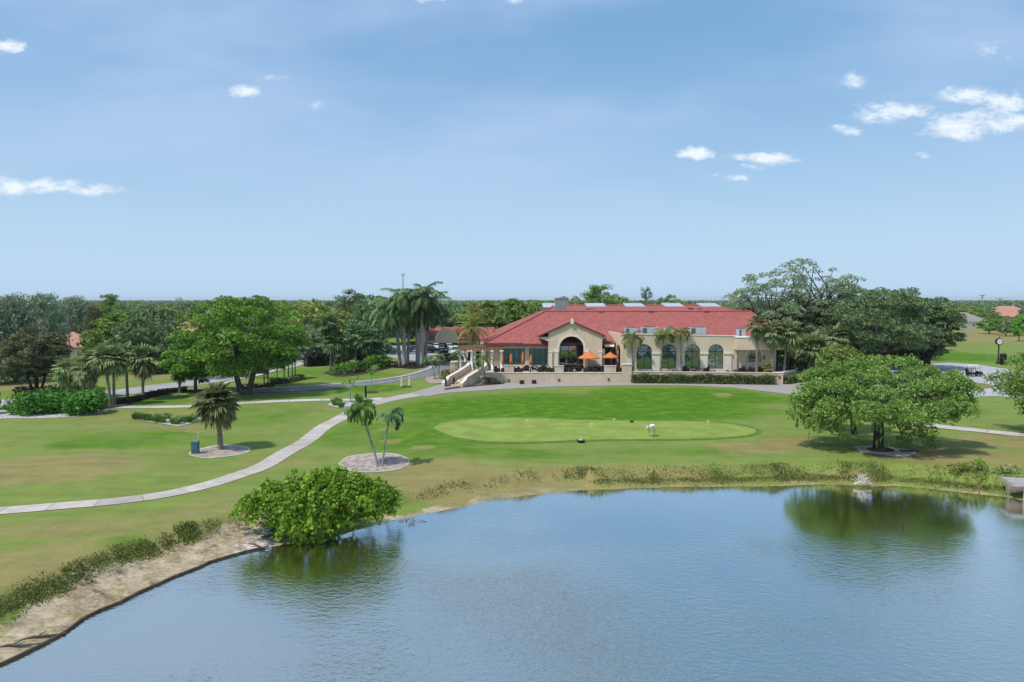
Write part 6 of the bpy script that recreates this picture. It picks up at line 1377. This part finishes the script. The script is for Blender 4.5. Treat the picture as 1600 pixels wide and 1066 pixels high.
for i, b in enumerate(bl):
    # leaves gathered in drooping sprays
    for j in range(26):
        d = nrm(rs.normal(size=3)); d[2] = abs(d[2]) * .9 - .12; c0 = np.array(b[:3]) + d * np.array(b[3:]) * rs.uniform(.62, 1.28); out = nrm(d * np.array([1, 1, .4])); kk = 26
        t = rs.rand(kk); P = c0 + out * (t[:, None] * .62) + np.array([0, 0, -1.]) * (t[:, None] ** 2 * .55) + rs.normal(0, .10, (kk, 3))
        q.add(*leaf_quads(P, .105, rs, up=.6, aspect=.6, outward=out * .5, droop=.5))
o = empty('sea_grape', (cx, cy, 0), 0, 'sprawling glossy green bush on the pond bank', 'bush'); link('foliage', q.mesh('foliage'), o, L['seagrape'])
t = MB()
for b in bl:
    r_ = np.array([b[0] * .55, b[1] * .5 + .2, -.4]); t.tube([r_, (np.array(b[:3]) + r_) / 2 + rs.normal(0, .2, 3), b[:3]], [.08, .06, .03], 5)
t.build('stems', BK['oak'], o)
shrub('dry_brush', 642, 791, [(0, 0, .25, .75, .55, .45), (.7, .1, .15, .5, .4, .3), (-.5, .2, .2, .5, .4, .3)], 'twig', 'grey dry brush at the right end of the sprawling bush', 18, 120, .13, 'brush', aspect=.18)
rs = np.random.RandomState(4)
for i in range(16):
    x, y = at(rs.uniform(-60, 148), rs.uniform(640, 651)); a = rs.uniform(1.3, 2.0)
    o = empty('broadleaf_shrub', (x, y, gz1(x, y)), 0, 'rounded leafy green shrub in the bank of shrubs at the left edge', 'shrub', 'shrubs massed along the left lawn edge')
    link('foliage', leafy_mass(200 + i, [(0, 0, 1.25, a, a * .9, 1.25), (.6, .2, 1.8, .9, .9, .85), (-.7, -.1, .8, .8, .8, .7)], 46, .2, .5, droop=.3).mesh('foliage'), o, L['shrub']); t = MB(); t.tube([(0, 0, -.1), (0, 0, 1.0)], [.08, .04], 5); t.tube([(0, 0, .1), (.6, .2, 1.3)], [.06, .03], 5); t.tube([(0, 0, .1), (-.7, -.1, .8)], [.06, .03], 5); t.build('stems', BK['dark'], o)
# ring of purple shrubs under the bronze tree
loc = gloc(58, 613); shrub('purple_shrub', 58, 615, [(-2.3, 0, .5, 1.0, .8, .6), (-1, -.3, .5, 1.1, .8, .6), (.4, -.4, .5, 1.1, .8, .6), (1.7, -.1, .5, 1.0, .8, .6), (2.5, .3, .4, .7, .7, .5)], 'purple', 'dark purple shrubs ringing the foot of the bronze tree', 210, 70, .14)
for i, (px, py) in enumerate(((82, 613), (94, 612), (101, 611), (114, 609.5), (123, 609), (138, 608.5))):
    shrub('round_shrub', px, py, [(0, 0, .6, .8, .8, .7)], 'tuft', 'small rounded olive shrub in the row beyond the roadside palms', 220 + i, 60, .13, group='olive shrubs by the road')
shrub('red_shrub', 764, 600.5, [(-.5, 0, .6, .8, .6, .65), (.5, 0, .55, .8, .6, .6), (1.3, .1, .25, .5, .4, .25)], 'purple', 'dark maroon shrub against the foot of the terrace wall', 230, 95, .12)
shrub('red_shrub', 699, 587, [(-.4, 0, .5, .7, .6, .5), (.5, .1, .6, .7, .6, .55)], 'rust', 'rusty red shrub left of the stair', 231, 95, .12)
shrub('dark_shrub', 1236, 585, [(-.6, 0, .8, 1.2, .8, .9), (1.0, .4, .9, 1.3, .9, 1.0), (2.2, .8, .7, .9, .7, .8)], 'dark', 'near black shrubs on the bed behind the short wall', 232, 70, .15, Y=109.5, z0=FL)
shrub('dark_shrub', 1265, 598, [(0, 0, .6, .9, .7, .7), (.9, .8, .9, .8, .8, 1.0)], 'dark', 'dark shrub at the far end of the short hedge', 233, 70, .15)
for i, (px, w_, h) in enumerate(((1086, 3.0, .42), (1060, 1.4, .3), (1110, 1.5, .3), (1030, 1.6, .25), (1145, 1.5, .3), (1176, 1.2, .5), (1160, 1.5, .25))):
    shrub('low_shrub', px, 580, [(-w_ / 3, 0, h * .6, w_ / 2.4, .4, h), (w_ / 3, .1, h * .5, w_ / 2.6, .4, h)], 'purple', 'low dark planting in the bed under the arched windows', 240 + i, 70, .12, Y=107.9, z0=FL, group='dark planting under the arched windows')
# bright tropical planting in front of the dark thicket
for i, (px, py, s) in enumerate(((522, 586, 1.0), (534, 586, 1.2), (546, 584, 1.3), (556, 582, 1.0), (566, 581, 1.3), (576, 578, 1.6), (588, 577, 1.5), (598, 575, 1.1), (606, 573, .9))):
    shrub('ginger_clump', px, py, [(0, 0, .8 * s, .8 * s, .7 * s, .8 * s), (.5 * s, .1, 1.3 * s, .6 * s, .6 * s, .5 * s)], 'bright', 'bright green broad-leaved clump before the dark palm thicket', 250 + i, 34, .24, 'plant', 'bright clumps before the palm thicket', aspect=.34)
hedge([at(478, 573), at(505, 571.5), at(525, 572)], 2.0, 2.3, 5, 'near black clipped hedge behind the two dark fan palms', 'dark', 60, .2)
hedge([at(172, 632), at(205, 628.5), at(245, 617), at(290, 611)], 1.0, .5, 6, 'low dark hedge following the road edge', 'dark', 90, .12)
hedge([at(424, 601), at(450, 598), at(470, 592.5)], 1.1, .75, 7, 'low green hedge under the slim verge palms', 'hedge', 80, .13)
hedge([at(238, 585), at(265, 583)], 1.6, 1.2, 8, 'clipped green hedge beyond the entrance road', 'hedge', 60, .2)
shrub('low_shrub', 640, 575, [(-2, 0, .4, 1.2, .7, .5), (0, -.3, .4, 1.4, .7, .5), (2, 0, .4, 1.2, .7, .5), (-3, .4, .4, .8, .6, .4)], 'purple', 'dark planting around the feet of the royal palms', 260, 70, .14)
shrub('low_shrub', 398, 606, [(-1.4, 0, .3, 1.0, .6, .4), (.4, 0, .3, 1.2, .6, .4), (2, .2, .3, 1.0, .6, .4)], 'purple', 'dark planting in the bed right of the forked trunk', 261, 70, .14)
shrub('low_shrub', 693, 593, [(0, 0, .35, .7, .5, .4)], 'shrub', 'small green shrub in the bed left of the stair', 262, 90, .13)
# ornamental grasses
TM = tuft_mesh(5, .85, .55, 90); TM.materials.append(L['tuft']); TM2 = tuft_mesh(6, .85, .6, 80); TM2.materials.append(L['tuft'])
def tufts(lst, label, group, s=1.0):
    for i, (px, py) in enumerate(lst):
        o = link('grass_tuft', (TM, TM2)[i % 2]); o.location = gloc(px, py); k = s * (.85 + .3 * ((i * 37) % 10) / 10); o.scale = (k, k, k); o.rotation_euler = (0, 0, i * 1.3); tag(o, label, 'grass', group)
tufts([(211, 656), (215, 655.5), (219, 656.5), (223, 657), (228, 658), (232, 658.5), (242, 660), (249, 661), (254, 661.5), (262, 655), (271, 663), (275, 664), (281, 660), (291, 660.5), (296, 660), (302, 657), (247, 656)], 'tuft of ornamental grass in the pale bed near the lone fan palm', 'grass tufts in the pale bed', 1.05)
tufts([(524, 634.5), (529, 632), (533, 637.5), (522, 631.5), (562, 629), (573, 632), (577, 633), (560, 626.5)], 'tuft of ornamental grass where the paths fork', 'grass tufts at the path fork', 1.15)
# bleached branches on the oak bank
x, y = at(1347, 757, -.8); o = empty('bleached_branch', (x, y, -.75), 0, 'pale bleached branches lying at the waterline below the oak', 'branch'); t = MB(); rs = np.random.RandomState(2)
for i in range(26):
    a = rs.uniform(-1, 1) * 1.2; p0 = rs.normal(0, .22, 3) * np.array([1, .5, .5]) + [0, 0, .25]; dd = np.array([math.sin(a), rs.normal(0, .3), abs(math.cos(a)) * .8]) * rs.uniform(.3, .8); t.tube([p0, p0 + dd * .5 + rs.normal(0, .06, 3), p0 + dd], [.035, .024, .008], 5)
t.tube([(-.6, 0, .0), (0, .1, .12), (.7, 0, .02)], [.08, .1, .05], 6); t.build('branch', simple('bleached_wood', (0.56, 0.50, 0.43), .9, .1, var=.15, scale=6), o)
for px, py, rz in ((430, 832, .2), (405, 845, 2.6), (443, 845, -.5), (60, 985, .4), (20, 1000, .2)):
    x, y = at(px, py, -.6); o = empty('driftwood', (x, y, gz1(x, y) + .03), rz, 'weathered stick lying on the bare bank', 'branch', 'sticks on the bare bank'); t = MB(); t.tube([(-.8, 0, .02), (-.2, .12, .06), (.4, .0, .05), (.95, .1, .02)], [.035, .06, .05, .02], 6); t.tube([(-.1, .1, .05), (.2, .45, .1)], [.035, .012], 5); t.build('branch', BK['oak'], o)
# weeds along the bank ledge
rs = np.random.RandomState(31); q = QB()
for i in range(len(shore_line) - 1):
    a, b = shore_line[i], shore_line[i + 1]; d = shore_line[min(i + 4, len(shore_line) - 1)] - shore_line[max(i - 3, 0)]; d = d / np.linalg.norm(d); n_ = np.array([-d[1], d[0]])
    x0_ = a[0]; w0 = 4.2 if x0_ < -10 else (3.0 if x0_ < 6 else 2.4)
    dens = (1.25 if x0_ < -10 else (.14 if x0_ < 4 else (.6 if x0_ < 14 else 1.2)))
    dens *= (.55 if math.sin(i * 2.3) * math.sin(i * 1.13 + .6) > .1 else 1.1) if x0_ < -10 else .85 + .3 * (math.sin(i * .37) * math.sin(i * .83 + 1) > -.25)
    if -17.5 < x0_ < -8.5 and a[1] > 37: dens *= .12
    kk = int((760 if x0_ < -10 else 520) * dens * np.linalg.norm(b - a))
    if not kk: continue
    off = w0 * rs.normal(.80 if x0_ < 6 else .62, .075 if x0_ < 6 else .20, kk); p = a + (b - a) * rs.rand(kk, 1) + n_ * off[:, None] + rs.normal(0, .12, (kk, 2))
    z = gz(p[:, 0], p[:, 1]); hgt = rs.gamma(3.5, .045, kk) * (.46 if x0_ < -10 else .55) * (.55 + .75 * (math.sin(i * 1.9) * math.sin(i * .7) + .5))
    P = np.column_stack([p, z + hgt * .5]); N = nrm(rs.normal(size=(kk, 3)) * [1, 1, .4] + [0, -.3, .25]); T = nrm(rs.normal(size=(kk, 3)) * .5 + [0, 0, 1]); S = nrm(np.cross(N, T)); h = (hgt * .75)[:, None]
    q.add(np.stack([P - T * h, P + S * .032, P + T * h, P - S * .032], 1).reshape(-1, 3), np.arange(4 * kk).reshape(-1, 4))
    if x0_ > 6 and rs.rand() < .8:
        c0 = a + n_ * w0 * (.7 if x0_ < 6 else .55) + rs.normal(0, .2, 2); zz = gz1(c0[0], c0[1]); k2 = 150
        P = np.array([c0[0], c0[1], zz + .07]) + rs.normal(size=(k2, 3)) * [.38, .24, .07]; q.add(*leaf_quads(P, .06, rs, up=.8))
tag(link('bank_weeds', q.mesh('bank_weeds'), None, L['weeds']), kind='stuff')
shrub('bank_shrub', 1537, 757, [(0, 0, .45, .5, .45, .6), (.3, 0, .3, .4, .4, .4)], 'fresh', 'upright green shrub on the bank left of the outfall shelter', 265, 150, .09, Y=50.9)
shrub('bank_shrub', 1516, 757, [(-.5, 0, .25, .8, .4, .35), (.4, 0, .3, .7, .4, .35)], 'weeds', 'olive scrub on the bank beside the upright green shrub', 266, 150, .09, Y=50.9)
shrub('bank_shrub', 1578, 766, [(-.3, 0, .1, .7, .4, .5), (.5, 0, .2, .7, .4, .5)], 'weeds', 'yellowish scrub growing under the outfall shelter', 267, 150, .09, Y=50.2)
# board along the waterline
e = MB(); Ls = [p for p in shore_line if p[0] < -9 and p[1] < 38]
for a, b in zip(Ls[:-1], Ls[1:]):
    d = np.array(b) - np.array(a); d /= np.linalg.norm(d); n_ = np.array([-d[1], d[0]]) * .05
    v = [(*(a - n_), -1.3), (*(b - n_), -1.3), (*(b + n_), -1.3), (*(a + n_), -1.3), (*(a - n_), -.90), (*(b - n_), -.90), (*(b + n_), -.90), (*(a + n_), -.90)]
    e.add(v, [(4, 5, 6, 7), (0, 1, 5, 4), (2, 3, 7, 6)])
tag(e.build('bank_edging', simple('edging_board', (0.10, 0.075, 0.055), .95, .1, var=.3)), 'low dark edging board along the left waterline', 'edging')
# ------------------------------------------------------------------ woods, houses and towers beyond
KB = []
for i, (sd_, W_, H_, lm, bk, kw) in enumerate(((301, 11, 10, 'oak', 'dark', {}), (302, 13, 11, 'deep', 'dark', dict(bottom=1.2)), (303, 10, 12, 'grey', 'oak', dict(uneven=.4)), (304, 9, 9, 'fresh', 'oak', {}), (305, 12, 10, 'yellow', 'oak', dict(uneven=.35)), (306, 12, 12, 'oak', 'oak', dict(uneven=.45)), (307, 14, 9, 'deep', 'dark', {}))):
    d = dict(bottom=1.6, fork=2.4, ncl=60, nleaf=46, leaf=.42, rc=.13, flat=.65, shell=.4, uneven=.3, limbs=9); d.update(kw)
    KB.append((kind('wood_tree', broadleaf(sd_, W_, H_, .28, **d), (BK[bk], L[lm])), W_, H_))
KC = (kind('casuarina', conifer(311, 8.5, 15, .28, 1.2, 95, 80, .36), (BK['dark'], L['pine'])), 8.5, 15)
KC2 = (kind('casuarina', conifer(312, 10.5, 14, .3, 1.0, 110, 80, .36), (BK['dark'], L['pine'])), 10.5, 14)
KPt = (kind('slash_pine', tall_pine(313, 9, 16), (BK['rust'], L['deep'])), 9, 16)
KPt2 = (kind('slash_pine', tall_pine(314, 10, 17, 34, 100, .28, .42), (BK['oak'], L['oak'])), 10, 17)
KN = (kind('norfolk_pine', conifer(315, 7, 13, .25, .6, 100, 80, .3, False), (BK['dark'], L['dusk'])), 7, 13)
def bgtree(K, px, Y, pyt, wpx, label, group=None, rz=None, py=None, cat='tree'):
    k, W_, H_ = K; x, y, z = ground_at(px, Y); Ht = PZ(pyt, Y); sx = span(0, wpx, Y) / W_
    return plant(k, (x, y, z - .1), label, cat, group, rz if rz is not None else (px * 1.7) % 6.28, (sx, sx, Ht / H_))
bgtree(KC2, 22, 108, 471, 92, 'feathery grey-green tree at the left edge behind the bronze tree')
bgtree(KC, 70, 116, 468, 70, 'feathery grey-green tree straight above the bronze tree')
bgtree(KC2, 118, 172, 470, 66, 'feathery grey-green tree standing behind the pink roof')
bgtree(KC, -30, 104, 473, 80, 'feathery grey-green tree mostly out of frame at the left edge')
bgtree(KN, 148, 165, 481, 42, 'dark bronze conical tree right of the feathery grey-green trees')
bgtree(KB[1], 233, 122, 482, 100, 'round dark oak with a visible trunk across the entrance road')
bgtree(KB[0], 172, 126, 505, 84, 'soft green tree behind the roadside fan palms')
bgtree(KB[5], 205, 150, 483, 80, 'mid green tree behind the round dark oak')
bgtree(KB[1], 300, 112, 520, 62, 'low dark tree at the left foot of the bright shade tree')
bgtree(KPt2, 173, 210, 461, 46, 'tall tufted pine standing above the left skyline')
bgtree(KPt, 546, 175, 453, 58, 'tall open pine left of the royal palms', py=None)
bgtree(KPt2, 566, 180, 462, 50, 'second open pine close behind the tall one')
bgtree(KB[4], 487, 160, 474, 92, 'broad yellow-green tree between the shade tree and the palms')
bgtree(KB[4], 528, 170, 486, 70, 'smaller yellow-green tree beside the broad one')
bgtree(KB[2], 470, 150, 507, 56, 'grey-green tree in front of the yellow-green ones')
bgtree(KB[2], 492, 148, 512, 52, 'dark grey-green tree over the white car')
bgtree(KB[1], 585, 165, 462, 80, 'bushy tree right behind the left royal palms')
bgtree(KB[1], 560, 150, 500, 60, 'dark tree at the back of the palm thicket')
bgtree(KB[6], 545, 138, 534, 60, 'dark low tree inside the palm thicket')
bgtree(KB[6], 585, 140, 530, 60, 'dark low tree at the right of the palm thicket')
for px, Y, pyt, w_ in ((690, 195, 475, 90), (725, 205, 480, 80), (760, 190, 472, 90), (800, 185, 469, 90), (835, 195, 470, 80), (855, 200, 468, 70), (705, 220, 473, 90), (778, 215, 474, 90), (660, 210, 470, 80), (630, 200, 474, 80), (815, 215, 467, 70)):
    bgtree(KB[int(px) % 4 if int(px) % 4 != 3 else 5], px, Y, pyt, w_, 'leafy tree of the dense belt behind the canopy and roof', 'trees of the belt behind the canopy')
for i, (px, Y, pyt, w_, K, lb) in enumerate(((890, 205, 463, 56, KB[2], 'grey tree above the dark vent on the roof'), (938, 190, 447, 74, KPt2, 'airy tall tree above the second skylight'), (972, 200, 458, 52, KB[5], 'tree above the ridge right of the airy one'), (1008, 195, 449, 26, KPt, 'thin tall tree above the third skylight'), (1035, 205, 460, 60, KB[2], 'tree above the ridge between third and fourth skylights'), (1068, 210, 466, 46, KB[5], 'low tree above the ridge by the last skylight'), (912, 210, 461, 50, KB[5], 'tree above the ridge left of the airy one'))):
    bgtree(K, px, Y, pyt, w_, lb)
# individual wood trees filling the middle distance
rs = np.random.RandomState(77); cnt = 0
ROOFS = [(110, 165), (310, 215)]
for Y0 in (150, 168, 188, 210, 236, 266, 305, 350):
    px = -70.0
    while px < 1680:
        px += rs.uniform(26, 46) * (170.0 / Y0) ** .4 * 1.25
        Y = Y0 * rs.uniform(.95, 1.06)
        if 1455 < px: continue
        if 590 < px < 1130 and Y < 225: continue
        if 430 < px < 640 and Y < 190: continue
        if px < 130 and Y < 150: continue
        if 240 < px < 480 and Y < 140: continue
        if any(abs(px - a) < 24 and Y < b for a, b in ROOFS): continue
        K = KB[rs.choice([0, 1, 2, 3, 4, 5, 6], p=[.22, .16, .18, .12, .10, .16, .06])]; h = rs.uniform(7.5, 12.2) * (1.0 if Y > 190 else .9)
        w_ = rs.uniform(8, 14); x, y, z = ground_at(px, Y)
        zone = 'left of the shade tree' if px < 300 else ('between the shade tree and the royal palms' if px < 620 else ('beyond the clubhouse roof' if px < 1130 else 'behind the tall open trees'))
        dist = 'near' if Y < 200 else ('middle' if Y < 280 else 'far')
        plant(K[0], (x, y, -.1), 'leafy tree in the %s woods %s' % (dist, zone), 'tree', 'trees of the %s woods %s' % (dist, zone), rs.uniform(0, 6.28), (w_ / K[1], w_ / K[1], h / K[2])); cnt += 1
# trees among the houses on the right
GH = 'trees among the houses at the right'
for i, (px, Y, pyt, w_, K, lb) in enumerate(((1545, 262, 497, 30, KB[3], 'bright round tree before the grey roofed house'), (1571, 246, 497, 30, KB[1], 'dark round tree left of the small palm by the fairway'), (1590, 250, 492, 26, KB[0], 'round tree at the fairway edge below the red roof'), (1592, 215, 470 + 22, 20, KB[3], 'yellowish tree at the right frame edge'), (1480, 300, 492, 40, KB[0], 'tree left of the grey roofed house'), (1530, 330, 489, 30, KB[5], 'tree right of the grey roofed house'))):
    bgtree(K, px, Y, pyt, w_, lb)
for i in range(34):
    Y = rs.uniform(330, 430); px = rs.uniform(1440, 1680)
    if 1478 < px < 1528 and Y < 345: continue
    if 1550 < px < 1605 and Y < 400: continue
    K = KB[i % 7]; h = rs.uniform(6, 9.5); w_ = rs.uniform(8, 13); x, y, z = ground_at(px, Y); plant(K[0], (x, y, -.1), 'tree among the far houses at the right', 'tree', GH, rs.uniform(0, 6.28), (w_ / K[1], w_ / K[1], h / K[2]))
def houseb(px, Y, w, d, hw, hr, mroof, label, rz=0., wall='stucco'):
    x, y, z = ground_at(px, Y); o = empty('house', (x, y, 0), rz, label, 'house'); b = MB(); b.box(-w / 2, w / 2, -d / 2, d / 2, 0, hw); b.build('wall', M[wall], o)
    e_ = .7; A_ = [(-w / 2 - e_, -d / 2 - e_, hw), (w / 2 + e_, -d / 2 - e_, hw), (w / 2 + e_, d / 2 + e_, hw), (-w / 2 - e_, d / 2 + e_, hw)]; r0, r1 = (-(w - d) / 2 if w > d else -.3, 0, hw + hr), ((w - d) / 2 if w > d else .3, 0, hw + hr)
    r = roof('roof', [(A_[0], A_[1], r1, r0), (A_[1], A_[2], r1), (A_[2], A_[3], r0, r1), (A_[3], A_[0], r0)], M[mroof], o)
    for s in (-.3, .05, .32):
        f = MB(); f.box(s * w - .75, s * w + .75, -d / 2 - .06, -d / 2 - .002, .9, 2.3); fo = f.build('window', M['white'], o); g_ = MB(); g_.box(s * w - .62, s * w + .62, -d / 2 - .075, -d / 2 - .061, 1.03, 2.17); g_.build('pane', M['glass'], fo)
    return o
houseb(1497, 318, 20, 13, 3.2, 4.2, 'roof_grey', 'house with a grey-brown hip roof across the fairway', .3, 'white')
houseb(1570, 400, 24, 16, 4.0, 5.5, 'roof_orange', 'house with a red-orange roof at the right, behind the round trees', -.2)
houseb(1604, 390, 16, 13, 3.6, 4.4, 'roof_orange', 'second red-orange roof cut by the right frame edge', .2)
houseb(1540, 420, 18, 13, 3.8, 4.4, 'roof_grey', 'pale grey roof between the two far roofs at the right', 0, 'white')
houseb(114, 150, 9.5, 9, 3.0, 3.0, 'roof_orange', 'pinkish tiled house glimpsed between the trees at the left', .2)
houseb(311, 198, 15, 12, 3.8, 3.8, 'roof_orange', 'house with an orange roof showing over the bright shade tree', -.2)
# far woods, one mass to the horizon
rs = np.random.RandomState(99); q = QB(); Y = 372.0
while Y < 6500:
    n = int(1.9 * Y / (9.0 * (Y / 425.0) ** .72)); xs = rs.uniform(-.95, .95, n) * Y; ys = Y * rs.uniform(.97, 1.04, n); hs = rs.uniform(8, 13, n); ws = rs.uniform(4, 7.5, n) * (Y / 425.0) ** .22
    kk = 30 if Y < 900 else 16; sz = .8 * (Y / 425.0) ** .55
    d = nrm(rs.normal(size=(n, kk, 3))); d[..., 2] = np.abs(d[..., 2]); c = np.stack([xs, ys, hs * .45], 1)[:, None, :]
    P = c + d * np.stack([ws, ws, hs * .55], 1)[:, None, :] * (rs.rand(n, kk, 1) ** .25)
    P = P.reshape(-1, 3)
    keep = ~((P[:, 0] / P[:, 1] * FPX + 800 > 1440) & (P[:, 1] < 430)); P = P[keep]
    q.add(*leaf_quads(P, sz, rs, up=1.0, aspect=.7)); Y *= 1.055
tag(link('far_woods', q.mesh('far_woods'), None, L['far']), kind='stuff')
def tower(px, Y, pyt, label, k):
    x, y, z = ground_at(px, Y); H_ = PZ(pyt, Y); o = empty('water_tower' if k == 'tank' else 'tall_block', (x, y, 0), 0, label, 'tower' if k == 'tank' else 'building'); b = MB()
    gm = M['metal']
    if k == 'tank':
        b.lathe([(6, 0), (3.2, 5), (2.6, H_ * .78), (5, H_ * .84), (10, H_ * .92), (10, H_ * .96), (6, H_), (0, H_ * 1.01)], n=14); b.build('shaft', gm, o)
    else:
        b.box(-9, 9, -7, 7, 0, H_ * .93); b.box(-4, 4, -4, 4, H_ * .93, H_); b.build('wall', gm, o); w = MB()
        for i in range(4):
            for j in range(max(2, int(H_ / 6))): w.box(-8 + i * 4.3, -5.2 + i * 4.3, -7.1, -7.002, 3 + j * 5, 5.4 + j * 5)
        w.build('window', M['louvre'], o)
tower(1532, 2600, 460, 'pale water tower on the horizon at the right', 'tank')
tower(346, 2300, 465, 'flat-topped grey block on the horizon above the shade tree', 'b'); tower(281, 2600, 464.5, 'slim grey block on the horizon, above the orange roof', 'b'); tower(1558, 2600, 465, 'small far block on the horizon right of the water tower', 'b')
x, y, z = ground_at(630.5, 175); o = empty('light_pole', (x, y, 0), 0, 'thin pole with a lamp head rising above the royal palms', 'lamp'); H_ = PZ(431, 175); b = MB(); b.tube([(0, 0, 0), (0, 0, H_)], [.16, .08], 8); b.build('pole', M['post'], o); b = MB(); b.box(-.45, .45, -.25, .25, H_, H_ + .3); b.box(-.25, .25, -.2, .2, H_ + .301, H_ + .55); b.build('lamp_head', M['metal'], o)
# ------------------------------------------------------------------ summer haze
hz = MB(); hz.box(-7600, 7600, -250, 7600, -4.2, 36); hm, hn, ho = mat('haze'); pv_ = nd(hn, 'ShaderNodeVolumePrincipled', {'Color': (.88, .94, 1.0, 1), 'Density': 0.000085, 'Anisotropy': .2}); hn.links.new(pv_.outputs[0], ho.inputs['Volume'])
HAZE = True
if HAZE: tag(hz.build('haze', hm), kind='stuff')
